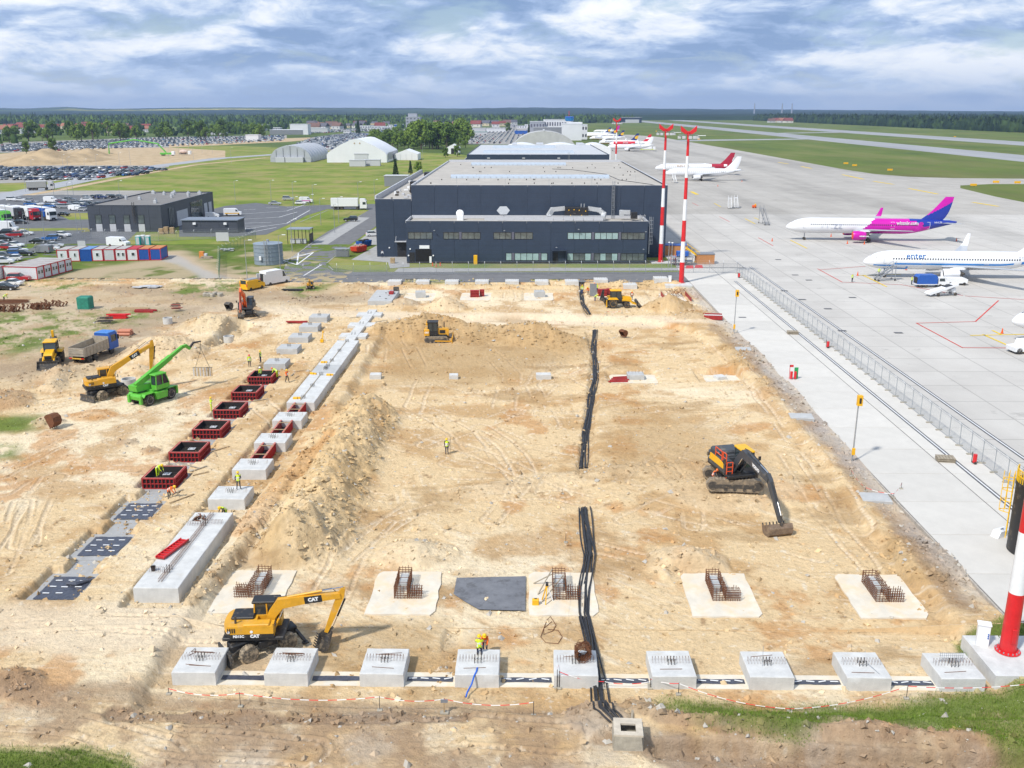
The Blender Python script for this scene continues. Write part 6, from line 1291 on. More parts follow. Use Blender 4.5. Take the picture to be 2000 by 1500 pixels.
def bend(a,fwd=0.0,**kw):
 """upper body tipped forward by a radians about the hips"""
 J=pose('');c_,s_=math.cos(a),math.sin(a)
 for k in('wai','che','nec','hed','top','sl','sr','el','er','wl','wr'):
  x,y,z=J[k];dz_=z-.95;J[k]=(x*c_+dz_*s_,y,.95+dz_*c_-x*s_)
 for s2,w_ in(('l',1),('r',-1)):
  sx,sy,sz=J['s'+s2];J['e'+s2]=(sx+.10,sy+.03*w_,sz-.28);J['w'+s2]=(sx+.24,sy-.05*w_,sz-.50)
 J.update(kw);return J
POSES={'stand':pose(''),'walk':pose('',kl=(.16,.10,.52),al=(.22,.11,.09),tl=(.39,.12,.05),kr=(-.04,-.10,.50),ar=(-.26,-.11,.14),tr=(-.10,-.12,.05),el=(-.12,.24,1.17),wl=(-.10,.25,.93),er=(.10,-.24,1.18),wr=(.27,-.22,1.02)),'gesture':pose('',el=(.05,.30,1.18),wl=(.22,.24,1.30),er=(.02,-.30,1.22),wr=(.22,-.36,1.42),kl=(.06,.12,.5)),'bend':bend(1.05,kl=(.10,.12,.52),kr=(.02,-.12,.50)),'stoop':bend(.55),'kneel':pose('',**{k:(v[0]+.02,v[1],v[2]-.46)for k,v in pose('').items()if k in('pel','wai','che','nec','hed','top','sl','sr','hl','hr')},kl=(.30,.12,.10),al=(-.12,.12,.08),tl=(-.26,.12,.05),kr=(.30,-.12,.10),ar=(-.12,-.12,.08),tr=(-.26,-.12,.05),el=(.16,.24,.78),wl=(.36,.12,.66),er=(.16,-.24,.78),wr=(.36,-.12,.66)),'arms_back':pose('',el=(-.08,.26,1.16),wl=(.0,.20,.95),er=(-.08,-.26,1.16),wr=(.16,-.16,1.05),kl=(.02,.14,.5),al=(-.01,.18,.09),tl=(.16,.21,.04),ar=(-.01,-.17,.09),tr=(.16,-.2,.04))}
BONES=[('pel','wai','T'),('wai','che','V'),('che','nec','V'),('nec','hed','S'),('hed','top','S'),('pel','hl','T'),('hl','kl','T'),('kl','al','T'),('al','tl','B'),('pel','hr','T'),('hr','kr','T'),('kr','ar','T'),('ar','tr','B'),('che','sl','V'),('sl','el','A'),('el','wl','A'),('che','sr','V'),('sr','er','A'),('er','wr','A')]
RAD=dict(pel=(.155,.12),wai=(.14,.105),che=(.165,.12),nec=(.062,.062),hed=(.092,.10),top=(.07,.075),hl=(.10,.10),kl=(.066,.066),al=(.05,.05),tl=(.045,.035),sl=(.075,.075),el=(.052,.05),wl=(.038,.034))
BODY={}
def body_mesh(pn):
 if pn in BODY:return BODY[pn]
 J=POSES[pn];keys=list(J);me=bpy.data.meshes.new('person');me.from_pydata([J[k]for k in keys],[(keys.index(a),keys.index(b))for a,b,_ in BONES],[])
 o=bpy.data.objects.new('tmp',me);COL.objects.link(o);o.modifiers.new('s','SKIN');sb=o.modifiers.new('d','SUBSURF');sb.levels=1;sb.render_levels=1
 sv=me.skin_vertices[0].data
 for i,k in enumerate(keys):
  kk=k if k in RAD else k[:-1]+'l';sv[i].radius=RAD[kk];sv[i].use_root=(k=='pel')
 dg=bpy.context.evaluated_depsgraph_get();ev=bpy.data.meshes.new_from_object(o.evaluated_get(dg));bpy.data.objects.remove(o)
 segs=[(Vector(J[a]),Vector(J[b]),t)for a,b,t in BONES];ids=[];vest=[]
 for p_ in ev.polygons:
  best=None
  for a,b,t in segs:
   d=b-a;f=max(0,min(1,(p_.center-a).dot(d)/d.length_squared));q=(p_.center-a-d*f).length
   if best is None or q<best[0]:best=(q,t)
  ids.append(best[1])
 for i in range(5):ev.materials.append(None)
 ev.polygons.foreach_set('material_index',['VTASB'.index(i)for i in ids]);ev.polygons.foreach_set('use_smooth',[True]*len(ids));ev.update()
 vi={};vv=[];vf=[];vm=[]
 che,wai=Vector(J['nec']),Vector(J['pel']);ax=(che-wai);L=ax.length;ax.normalize()
 for p_,i in zip(ev.polygons,ids):
  if i!='V' and not(i=='T' and(p_.center-wai).dot(ax)>-.02 and abs(p_.center.y)<.22):continue
  f=[]
  for v in p_.vertices:
   if v not in vi:vi[v]=len(vv);vv.append(tuple(ev.vertices[v].co+ev.vertices[v].normal*.022))
   f.append(vi[v])
  vf.append(tuple(f));h=(p_.center-wai).dot(ax)/L;vm.append(1 if(.12<h<.24 or.42<h<.54)else 0)
 vs=bpy.data.meshes.new('hi_vis_vest');vs.from_pydata(vv,[],vf);vs.polygons.foreach_set('material_index',vm);vs.polygons.foreach_set('use_smooth',[True]*len(vf));vs.materials.append(M_HIVIS);vs.materials.append(M_REFL);vs.update()
 BODY[pn]=(ev,vs,J);return BODY[pn]
_hat=MB();_hat.lathe([(.148,-.01),(.150,0),(.128,.015),(.122,.06),(.10,.115),(.055,.15),(.01,.158)],n=14);_hat.cbox((.12,0,.0),(.12,.17,.012));
def glove_mesh():
 mb=MB();mb.cbox((.045,0,0),(.09,.085,.032),b=.01)
 for k,(y,L)in enumerate(((-.032,.062),(-.011,.072),(.011,.068),(.031,.055))):mb.tube([(.085,y,0),(.085+L*.55,y*1.1,-.008),(.085+L,y*1.15,-.03)],[.0095,.009,.007],6)
 mb.tube([(.03,.04,0),(.06,.068,-.01),(.085,.072,-.025)],[.011,.010,.008],6);me=mb.mesh('glove',50);me.materials.append(mat('work_glove',(.12,.11,.10),.8));return me
GLOVE=glove_mesh();HATS={}
def hat_mesh(m):
 if m.name not in HATS:HATS[m.name]=_hat.mesh('hard_hat',50);HATS[m.name].materials.append(m)
 return HATS[m.name]
def person(loc,rz,pn,label,jacket=M_GREYC,trousers=M_NAVYC,vest=M_HIVIS,hat=M_HATY,scale=1.0,arm=None):
 ev,vs,J=body_mesh(pn);o=obj('person',ev,None,loc,rz);o.scale=(scale,)*3;tag(o,label,'person')
 for i,m_ in enumerate((jacket,trousers,arm or jacket,M_SKIN,M_BOOT)):o.material_slots[i].link='OBJECT';o.material_slots[i].material=m_
 if vest is not None:
  v=obj('hi_vis_vest',vs,o);v.material_slots[0].link='OBJECT';v.material_slots[0].material=vest
 h,t=Vector(J['hed']),Vector(J['top']);d=(t-h).normalized()
 if hat is not None:
  q=obj('hard_hat',hat_mesh(hat),o,h+d*.05);q.rotation_mode='QUATERNION';q.rotation_quaternion=Vector((0,0,1)).rotation_difference(d)
 for s_ in 'lr':
  w_,e_=Vector(J['w'+s_]),Vector(J['e'+s_]);g=obj('work_glove',GLOVE,o,w_);g.rotation_mode='QUATERNION';g.rotation_quaternion=Vector((1,0,0)).rotation_difference((w_-e_).normalized());g.scale.y=1 if s_=='r' else-1
 return o
def onpx(px,py,dz=0):p=T(px,py);p.z+=dz;return p
person(onpx(873,887),R(-100),'stand','worker in yellow vest standing alone in the middle of the levelled floor',arm=M_NAVYC)
p=T(873,887);tag(MB().tube([(p.x+.35,p.y-.1,p.z),(p.x+.38,p.y-.1,p.z+1.9)],.02,6).build('survey_pole',M_DARKSTEEL),'thin survey pole held upright by the lone worker','pole')
person((-2.6,56.3,HZ(-2.6,56.3)),R(-92),'stoop','worker in orange jacket stooping behind the front footing',M_HIORG,M_NAVYC,M_HIORG,M_HATY)
person((-2.9,54.75,ZF+.92),R(92),'kneel','worker in yellow vest kneeling on the front footing',M_HIVIS,M_NAVYC,M_HIVIS,M_HATY)
zt_=HZ(ROW_B,BB[0]+1)-.03+1.08
person((ROW_B+.55,BB[0]+2.2,zt_),R(95),'arms_back','worker in black and yellow seen from behind standing on a white footing',M_CATB,M_GREYC,M_HIVIS,M_HATY)
person((ROW_B+.75,76.8,HZ(ROW_B,76.8)+.25),R(-125),'bend','worker in yellow vest bending over the end of the long white slab',M_CATB,M_NAVYC,M_HIVIS,M_HATY)
person(onpx(330,972),R(-8),'bend','worker in orange bending over planks beside the foil pit',M_HIORG,M_GREYC,M_HIORG,M_HATY)
person((ROW_A-.75,YA[3]+.2,HZ(ROW_A,YA[3])+.5),R(-20),'bend','worker in yellow bending inside the red formwork box next to the pits',M_HIVIS,M_HIVIS,M_HIVIS,M_HATY)
person(onpx(413,804),R(20),'gesture','worker in full yellow suit raising both hands beside a red formwork box',M_HIVIS,M_HIVIS,M_HIVIS,M_HATY)
person(onpx(488,717),R(-60),'stand','worker with red helmet and vest standing left of the last footing',M_HIVIS,M_GREYC,M_HIVIS,M_HATR)
person(onpx(510,714),R(170),'stand','worker in dark blue clothes and vest standing by the last formwork box',M_NAVYC,M_NAVYC,M_HIVIS,M_HATY)
person((ROW_A-.2,YA[8]-.3,HZ(ROW_A,YA[8])+.3),R(150),'stand','worker with white helmet standing inside the far formwork box',M_HIVIS,M_GREYC,M_HIVIS,M_HATW)
person((ROW_A+1.75,YA[8]+.6,HZ(ROW_A,YA[8])+.35),R(175),'bend','worker in yellow crouching at the rim of the far formwork box',M_HIVIS,M_HIVIS,M_HIVIS,M_HATO)
person(onpx(561,747),R(-35),'walk','worker in orange jacket walking beside the pale cast strip',M_HIORG,M_CATB,M_HIORG,M_HATY)
person(onpx(1137,574),R(-90),'stand','worker in yellow vest and blue trousers beside the far cable trench',M_HIVIS,M_BLUEC,M_HIVIS,M_HATY)
person(onpx(1149,576),R(-120),'stoop','worker in orange stooping right of the far cable trench',M_HIORG,M_GREYC,M_HIORG,M_HATY)
person(onpx(1161,570),R(-60),'stand','worker in orange and dark clothes standing by the upright steel panel',M_HIORG,M_NAVYC,M_HIORG,M_HATO)
person(onpx(1166,571),R(-150),'stand','worker in yellow vest standing close to the upright steel panel',M_HIVIS,M_NAVYC,M_HIVIS,M_HATY)
person(onpx(1162,588),R(-40),'bend','worker in yellow bending down left of the backhoe',M_HIVIS,M_BLUEC,M_HIVIS,M_HATY)
person(onpx(1234,586),R(-90),'stand','worker in dark clothes and vest behind the backhoe loader bucket',M_CATB,M_CATB,M_HIORG,M_HATY)
person(onpx(1391,946),R(-30),'stoop','worker with orange helmet stooping behind the track of the grey excavator',M_NAVYC,M_NAVYC,M_HIORG,M_HATO)
person(G(1664,551),R(-60),'stand','apron worker in yellow vest standing alone on the concrete',M_HIVIS,M_NAVYC,M_HIVIS,None)
person(G(1780,556),R(0),'stand','apron worker standing beside the blue tarpaulin trailer',M_HIVIS,M_NAVYC,M_HIVIS,None)
person(G(747,503),R(-90),'stand','person in white top standing against the navy hangar wall',M_WHITE,M_NAVYC,None,None)
p=G(8,588);person((p.x,p.y,HZ(p.x,p.y)if p.x>site_left(p.y)else 0),R(10),'bend','worker in yellow vest bending over rebar by the site cabins',M_HIVIS,M_NAVYC,M_HIVIS,M_HATY)
for a,b,lb in((632,667,'yellow survey tripod standing between the two foundation rows'),(1068,1178,'yellow and white survey tripod left of the braced rebar cage')):
 p=T(a,b);t_=thing('survey_tripod',lb,'tripod',p)
 for k in range(3):aa=2.1*k+.3;MB().bar((.06*math.cos(aa),.06*math.sin(aa),1.35),(.5*math.cos(aa),.5*math.sin(aa),0),.07).build('leg',M_YEL if k else M_WHITE,t_)
 MB().cbox((0,0,1.4),(.22,.22,.08)).build('head_plate',M_YEL,t_);MB().cbox((0,0,1.56),(.2,.26,.24),b=.03).build('level',M_BLACK if a>700 else M_YEL,t_)
for a,b,lb in((629,669,'yellow instrument case under the far survey tripod'),(1046,1183,'yellow instrument case on the pad left of the braced cage')):
 p=T(a,b);t_=thing('instrument_case',lb,'case',(p.x,p.y,p.z+.02));MB().cbox((0,0,.28),(.5,.35,.5),b=.05).build('shell',M_YEL,t_);MB().bar((-.1,0,.57),(.1,0,.57),.04).build('handle',M_BLACK,t_)
 # ================================================================== aircraft
M_MAG=mat('livery_magenta',(.55,.0,.36),.3,var=.04,scale=.5,coat=.3);M_IND=mat('livery_indigo',(.008,.03,.30),.3,var=.04,scale=.5,coat=.3);M_PLANE=mat('aircraft_white',(.80,.81,.83),.3,var=.03,scale=.4,coat=.3)
M_SKYB=mat('livery_blue',(.02,.22,.60),.3,var=.04,coat=.3);M_CRIM=mat('livery_crimson',(.38,.008,.03),.3,var=.04,coat=.3);M_RNAVY=mat('livery_navy',(.012,.03,.16),.3,var=.04,coat=.3);M_GOLD=mat('livery_gold',(.80,.45,.01),.35,var=.04)
M_LRED=mat('livery_red',(.62,.015,.03),.3,var=.04,coat=.3);M_PGREY=mat('aircraft_grey',(.42,.44,.47),.35,var=.06);M_PWIN=mat('cabin_glass',(.03,.035,.045),.15,var=.1);M_SILV=mat('aircraft_silver',(.6,.61,.63),.25,.7,.05)
PLR={}
def airliner(name,label,loc,rz,L=39.5,span=35.8,Rf=1.98,zc=3.75,mats=None,paint=None,fin_paint=None,finh=8.0,winglet=2.4,eng_m=None,eng_r=1.0,detail=2,wing_tip_m=None,cover=None,group=None,finx=None,belly=None):
 t_=thing(name,label,'aircraft',loc,rz,group);PLR[t_.name]=(Rf,zc);mats=mats or[M_PLANE]
 paint=paint or(lambda x,y,z:0)
 st=[(0,.02,-.52),(.004,.34,-.50),(.012,.66,-.45),(.026,1.02,-.36),(.046,1.38,-.26),(.07,1.65,-.16),(.095,1.83,-.08),(.12,1.93,-.03),(.15,1.98,0)]
 st+=[(f,1.98,0)for f in np.linspace(.2,.66,40)]+[(.69,1.97,.01),(.72,1.93,.06),(.76,1.80,.17),(.80,1.60,.34),(.84,1.36,.54),(.88,1.10,.74),(.92,.82,.93),(.95,.60,1.06),(.98,.38,1.18),(1,.2,1.25)]
 n=30 if detail>1 else 16;rg=[]
 for f,r,dz_ in st:
  r*=Rf/1.98;rg.append([(f*L,r*math.cos(2*math.pi*k/n),zc+dz_+r*1.03*math.sin(2*math.pi*k/n))for k in range(n)])
 mb=MB();mb.rings(rg);mb.m=[paint(*(sum(mb.v[i][a]for i in f)/len(f)for a in range(3)))for f in mb.f]
 fu=mb.build('fuselage',mats,t_,smooth=40)
 xw=L*.40;wd={}
 for s_ in(-1,1):
  sec=[]
  for(yf,xo,ch_,th_,zz)in((.0,-1.5,8.0,1.1,zc-1.25),(.11,.0,6.6,.85,zc-1.15),(.36,3.6,4.0,.45,zc-.45),(1.0,10.2,1.6,.18,zc+.75)):
   y=s_*yf*span/2;x0=xw+xo
   sec.append([(x0,y,zz),(x0+ch_*.12,y,zz+th_*.45),(x0+ch_*.4,y,zz+th_*.5),(x0+ch_,y,zz+.02),(x0+ch_*.5,y,zz-th_*.4),(x0+ch_*.1,y,zz-th_*.35)])
  mb=MB();mb.rings(sec);w_=mb.build('wing',M_PGREY if detail else M_PLANE,t_,smooth=30)
  mb=MB();yt=s_*span/2;q=[]
  for(dx,dy,dz_,ch_)in((0,0,0,1.6),(.5,.25*s_,.5,1.35),(1.5,.6*s_,winglet,.7)):q.append([(xw+10.2+dx,yt+dy,zc+.75+dz_),(xw+10.2+dx+ch_*.5,yt+dy+.06*s_,zc+.75+dz_),(xw+10.2+dx+ch_,yt+dy,zc+.75+dz_),(xw+10.2+dx+ch_*.5,yt+dy-.06*s_,zc+.75+dz_)])
  mb.rings(q);wl=mb.build('winglet',wing_tip_m or M_PLANE,w_)
  ye=s_*5.3*span/35.8;xe=xw-1.2;ze=zc-2.0
  mb=MB();mb.lathe([(eng_r*.55,.35),(eng_r*.88,.05),(eng_r,.0),(eng_r*1.08,.25),(eng_r*1.12,1.2),(eng_r*1.0,2.6),(eng_r*.82,3.3),(eng_r*.55,3.35)],(xe,ye,ze),22,'x');e_=mb.build('engine',eng_m or M_PLANE,t_,smooth=40)
  mb=MB();mb.lathe([(eng_r*.5,3.3),(eng_r*.45,4.0),(.1,4.5)],(xe,ye,ze),14,'x');mb.build('exhaust_cone',M_DARKSTEEL,e_)
  mb=MB();mb.cyl((xe-.03 if cover else xe+.3,ye,ze),(xe+.32,ye,ze),eng_r*.9,n=20);mb.build('intake',cover or M_BLACK,e_)
  MB().prism([(xe+.8,ze+eng_r*.9),(xe+4.2,ze+eng_r*.9),(xe+5,ze+1.4),(xe+2.2,ze+1.3)],ye-.2,ye+.2,'y').build('pylon',M_PLANE,e_)
  xt=L*.895;mb=MB();mb.rings([[(xt,s_*.4,zc+.95),(xt+2,s_*.4,zc+1.15),(xt+4.0,s_*.4,zc+.97),(xt+2,s_*.4,zc+.82)],[(xt+3.4,s_*6.2,zc+1.45),(xt+4.1,s_*6.2,zc+1.52),(xt+4.9,s_*6.2,zc+1.46),(xt+4.1,s_*6.2,zc+1.40)]]);mb.build('tailplane',M_PGREY if detail else M_PLANE,t_)
 xf=L*.80 if finx is None else finx;mb=MB();zb=zc+1.2;q=[];fm=fin_paint[0]if fin_paint else[M_PLANE];ff=fin_paint[1]if fin_paint else(lambda x,z:0)
 for k in range(41):
  u=k/40;ch_=6.3*(1-u)+2.2*u;x0=xf+u*5.4*finh/8-(1.6*(1-u)**4);z=zb+u*(finh-1.2)+.0;q.append([(x0+ch_*(k_/12 if k_<=12 else(24-k_)/12),(-1 if k_<12 else 1)*(.20*(1-u)+.07)*math.sin(math.pi*k_/12 if k_<=12 else math.pi*(24-k_)/12)**.6,z)for k_ in range(24)])
 mb.rings(q);mb.m=[ff(sum(mb.v[i][0]for i in f)/len(f)-xf,(sum(mb.v[i][2]for i in f)/len(f)-zb)/(finh-1.2))for f in mb.f];mb.build('tail_fin',fm,t_,smooth=50)
 ny_=lambda x:(np.interp(x/L,[s[0]for s in st],[s[1]for s in st])*Rf/1.98,zc+np.interp(x/L,[s[0]for s in st],[s[2]for s in st]))
 mb=MB();xs=L*.13
 if detail:
  while xs<L*.80:
   r,zz=ny_(xs)
   for s_ in(-1,1):
    zw=zc+.45;y=s_*(math.sqrt(max(.01,r*r-((zw-zz)/1.03)**2))+.012)
    if abs(xs-L*.13)>.5:mb.cbox((xs,y,zw),(.25,.02,.36))
   xs+=.53 if detail>1 else 1.0
  mb.build('cabin_window',M_PWIN,t_)['kind']='stuff'
 mb=MB()
 def S_(f,a,s_):r,zz=ny_(f*L);return(f*L,s_*r*1.012*math.cos(a),zz+r*1.045*math.sin(a))
 for s_ in(-1,1):
  for f0,f1,f2,f3,a0,a1 in((.031,.036,.050,.047,R(56),R(86)),(.037,.046,.058,.051,R(33),R(54)),(.047,.057,.064,.059,R(27),R(42))):
   q=[S_(f0,a1 if a0>.9 else a0,s_),S_(f1,a0,s_),S_(f2,a0 if a0>.9 else a1,s_),S_(f3,a1,s_)];mb._a(q,[(0,1,2,3)if s_<0 else(3,2,1,0)])
 mb.build('cockpit_window',M_PWIN,t_)
 for x,ys,r in((L*.115,(0,),.38),(L*.475,(-3.8,3.8),.58)):
  for y in ys:
   g=MB();g.cyl((x,y,r),(x,y,zc-1.2),.14,n=8);g_=g.build('landing_gear',M_PGREY,t_)
   for d in(-.35,.35):MB().lathe([(r*.3,-.18),(r*.9,-.18),(r,-.09),(r,.09),(r*.9,.18),(r*.3,.18)],(x,y+d,r),14,'y').build('wheel',M_RUB,g_)
 if detail>1:
  for x in(L*.105,L*.30,L*.62,L*.83):
   r,zz=ny_(x);o=MB()
   for a,b in(((x-.4,-.55),(x+.4,-.55)),((x+.4,-.55),(x+.4,1.25)),((x+.4,1.25),(x-.4,1.25)),((x-.4,1.25),(x-.4,-.55))):
    def P_(q):yy=-math.sqrt(max(.05,r*r-((zc+q[1]-zz)/1.03)**2))-.012;return(q[0],yy,zc+q[1])
    m_=((a[0]+b[0])/2,(a[1]+b[1])/2);o.bar(P_(a),P_(m_),.07,.03,(0,1,0));o.bar(P_(m_),P_(b),.07,.03,(0,1,0))
   o.build('door',M_PGREY if paint(x,-1,zc)==0 else M_PLANE,t_)
 return t_
def decal_text(t_,body,size,x,z,m,sx=1.0,y=-2.0,bold=.03,Rt=None):
 Rt,zq=PLR[t_.name];Rt+=.03
 me=text_mesh(body,size,.004,bold);me.materials.clear();me.materials.append(m)
 for v in me.vertices:
  X_,Y_,Z_=v.co;v.co=(X_*sx,Y_,Z_ if y<-3 else math.sqrt(max(.2,Rt*Rt-((z+Y_-zq)/1.03)**2))+.035)
 o=obj('lettering',me,t_,(x,y if y<-3 else 0,z));o.rotation_euler=(R(90),0,0);return o
def wz(x,y,z):u=x+(z-3.9)*-.55;return 2 if u>37.2+(z-3.9)*-3.2 else 1 if u>20.6-(z-3.9)*-.6 else 0
A1=airliner('airliner','white and magenta airliner with indigo tail parked on the apron',G(1570,468)+Vector((-5.1,.3,0)),R(-5),44.5,35.8,2.0,3.95,[M_PLANE,M_MAG,M_IND],wz,([M_IND,M_MAG],lambda x,u:1 if u>.28+.10*(x-2)-.06*0 and u>.95-.085*(9.2-x)else 0),7.9,2.4,M_MAG,1.12,2,M_MAG,mat('engine_cover',(.80,.08,.03),.6))
decal_text(A1,'wizzair.com',1.25,31.4,4.95,M_PLANE,.95,-1.86,.05);decal_text(A1,'Wizz',3.0,11.5,4.15,mat('pale_script',(.55,.60,.74),.4),1.0,-2.02,-.03);decal_text(A1,'HA-LZF',.6,39.3,5.2,M_PLANE,1.0,-1.45,.01);decal_text(A1,'wizzair.com',.55,19.3,1.95,M_PLANE,.95,-6.55,.02)
def en(x,y,z):u=(z-3.75);return 1 if(x<9 and u<-1.15+.085*x-.9 and x>1.8)or(2<x<31 and abs(u-(-1.05+.36*math.sin(min(1,x/15)*1.45)+.012*max(0,x-15)))<.20*(1-.012*x))or(x>31 and abs(u-(-.42+.17*(x-31)*.9))<.35)else 0
A2=airliner('airliner','white airliner with blue swoosh and nose belly, boarding stairs beside it',G(1724,541)+Vector((-4.3,.4,0)),R(-4),39.5,35.9,1.9,3.7,[M_PLANE,M_SKYB],en,([M_PLANE,M_SKYB],lambda x,u:1 if u<.55 and.16*x+.0>u and x>2.0 else 0),8.4,2.7,M_PLANE,.95,2,M_PLANE)
decal_text(A2,'enter',1.75,10.2,4.75,M_SKYB,1.05,-1.66,.01);decal_text(A2,'SP-ESG',.5,31.5,4.75,M_PGREY,1,-1.5,0)
p=G(1976,628,3.1);A3=airliner('airliner','plain white airliner nose reaching in beside the yellow guide line',(p.x,p.y,0),R(-4),39.5,35.9,1.9,3.7,[M_PLANE],None,None,8.2,2.5,M_PLANE,.95,1)
p=G(1300,357);A4=airliner('airliner','plain white airliner with steps at its door behind the striped masts',(G(1298,352).x,G(1298,352).y,0),R(-3),37.6,34.5,1.98,3.9,[M_PLANE],None,None,7.9,.6,M_PLANE,1.05,1)
def el(x,y,z):return 1 if x+(z-3.9)*.7>31 and abs(x+(z-3.9)*.7-38.6)>.45 else 0
A5=airliner('airliner','white airliner with dark red tail and white emblem behind the plain one',(G(1279,341).x,G(1279,341).y,0),R(-3),44.0,34.5,1.98,3.9,[M_PLANE,M_CRIM],el,([M_CRIM,M_PLANE],lambda x,u:1 if.35<u<.62 and abs(x-6.4-u*2.2)<1.1 else 0),7.9,.6,M_PLANE,1.05,1)
decal_text(A5,'ELECTRA',1.3,15,4.9,mat('dull_gold',(.50,.28,.08),.5),1.25,-1.9,.02)
ry=([M_RNAVY,M_GOLD],lambda x,u:1 if(x-4.4-u*3)**2*.5+((u-.48)*6.5)**2<2.2 else 0)
def ryp(x,y,z):return 1 if z<2.55 and 2<x<15 else 2 if z<2.75 and 2<x<15 else 0
for a,b,lb,kw,txt in((1186,295,'plain white airliner with white tail, nearest in the row by the terminal',{},None),(1190,288,'white airliner with red mid fuselage and red and white fin',dict(mats=[M_PLANE,M_LRED],paint=lambda x,y,z:1 if 4<x<24 and z>3.2-.05*(24-x)and z>2.5+.1*(x-12)else 0,fin_paint=([M_LRED,M_PLANE],lambda x,u:1 if.42<u<.62 or u<.1 else 0)),'buzz'),(1169,285,'white airliner with navy and gold tail beside the red one',dict(mats=[M_PLANE,M_RNAVY,M_GOLD],paint=ryp,fin_paint=ry),'RYANAIR'),(1151,276,'white airliner with navy tail, second beyond the red one',dict(mats=[M_PLANE,M_RNAVY,M_GOLD],paint=ryp,fin_paint=ry),'RYANAIR'),(1143,270,'white airliner with navy tail, third beyond the red one',dict(mats=[M_PLANE,M_RNAVY,M_GOLD],paint=ryp,fin_paint=ry),None),(1135,267,'white airliner with navy tail, fourth beyond the red one',dict(mats=[M_PLANE,M_RNAVY,M_GOLD],paint=ryp,fin_paint=ry),None),(1159,261,'white airliner with pink tail, farthest in the row by the terminal',dict(fin_paint=([M_MAG],lambda x,u:0)),None)):
 q=G(a,b);pl_=airliner('airliner',lb,(q.x,q.y,0),R(-3),39.5,35.8,1.9,3.7,finh=8.3,detail=1 if b>280 else 0,group='airliners in the terminal row',**kw)
 if txt:decal_text(pl_,txt,1.7 if txt!='buzz' else 2.4,10.5 if txt!='buzz' else 15,4.5,M_RNAVY if txt!='buzz' else M_PLANE,1.15,-1.85,.04)
 # ------------------------------------------------------------------ ramp equipment
def air_stairs(label,loc,rz,h=3.2,wheels=True,m=M_STEEL,solid=False,scale=1):
 t_=thing('boarding_stairs',label,'stairs',loc,rz,None,scale);L=h*1.35
 for y in(-.6,.6):
  MB().bar((-L/2,y,.35),(L/2,y,h),.1,.28).build('stringer',m,t_);MB().bar((-L/2,y,1.35),(L/2,y,h+1),.06).build('handrail',m,t_)
  for k in range(5):f=k/4;MB().bar((-L/2+L*f,y,.35+(h-.35)*f),(-L/2+L*f,y,1.35+(h-.35)*f),.05).build('baluster',m,t_)
  MB().bar((L/2,y,h),(L/2,y,.25),.1).build('leg',m,t_);MB().bar((L/2,y,.3),(-L/2+.3,y,.3),.09).build('base_rail',m,t_)
  if solid:MB().prism([(-L/2,.5),(L/2,h),(L/2,h+1),(-L/2,1.5)],y-.02,y+.02,'y').build('side_panel',M_WHITE,t_)
 for k in range(12):f=(k+.5)/12;MB().cbox((-L/2+L*f,0,.35+(h-.35)*f),(.28,1.15,.04)).build('tread',m,t_)
 MB().cbox((L/2+.5,0,h+.02),(1.1,1.3,.06)).build('platform',m,t_)
 for x in(-L/2+.3,L/2):
  for y in(-.65,.65):MB().lathe([(.05,-.06),(.2,-.06),(.2,.06),(.05,.06)],(x,y,.2),12,'y').build('wheel',M_RUB,t_)
 return t_
p=G(1727,548);st_=air_stairs('steel boarding steps at the nose door of the blue swoosh airliner',(p.x,p.y,0),R(12),3.0)
person((p.x-1.35,p.y-.2,1.0),R(20),'walk','ground crew in yellow vest climbing the boarding steps',M_HIVIS,M_NAVYC,M_HIVIS,None)
p=G(1317,357);air_stairs('white boarding steps at the plain white airliner behind the masts',(p.x,p.y,0),R(95),3.2,True,M_WHITE,True)
for a,b,rz_,lb in((1425,407,80,'white mobile boarding steps parked on the empty apron'),(1437,406,84,'second white boarding steps parked beside the first')):
 p=G(a,b);air_stairs(lb,(p.x,p.y,0),R(rz_),3.4,True,M_WHITE,True)
p=G(1492,438);air_stairs('grey lattice maintenance steps standing alone on the apron',(p.x,p.y,0),R(95),4.6,True,M_GREY)
p=G(1473,406);tag(MB().cbox((0,0,.5),(1.4,.9,1.0),b=.1).build('ground_tug',M_ORANGE,None,(p.x,p.y,0)),'small orange box tug on the empty apron','tug');tg=COL.objects[-1]
MB().cbox((.35,0,1.2),(.5,.8,.5),b=.06).build('seat',M_YEL,tg)
for x in(-.45,.45):
 for y in(-.45,.45):MB().lathe([(.05,-.08),(.22,-.08),(.22,.08),(.05,.08)],(x,y,.2),12,'y').build('wheel',M_RUB,tg)
p=G(1812,560);tr=thing('baggage_trailer','trailer with blue tarpaulin cover and white tractor beside the airliner engine','trailer',(p.x,p.y,0),R(3))
MB().prism([(-2.6,.7),(1.4,.7),(1.4,2.1),(1.0,2.5),(-2.2,2.5),(-2.6,2.1)],-1.0,1.0,'y').build('tarpaulin',M_BLUE,tr);MB().box(-2.7,1.5,-1.0,1.0,.55,.69).build('bed',M_WHITE,tr);MB().cbox((-2.62,0,1.4),(.05,1.5,1.2)).build('open_end',M_BLACK,tr)
MB().prism([(1.7,.5),(3.9,.5),(3.9,1.1),(3.2,1.2),(2.9,1.9),(1.7,1.9)],-.85,.85,'y').build('tractor_body',M_WHITE,tr);MB().prism([(1.85,1.2),(3.05,1.2),(2.82,1.8),(1.85,1.8)],-.87,.87,'y').build('tractor_window',M_CABG,tr)
for x in(-1.6,-.8,2.1,3.4):
 for y in(-.85,.85):MB().lathe([(.05,-.1),(.33,-.1),(.33,.1),(.05,.1)],(x,y,.33),14,'y').build('wheel',M_RUB,tr)
p=G(1842,577);bl_=thing('belt_loader','white belt loader with sloping conveyor in front of the blue trailer','belt loader',(p.x,p.y,0),R(14))
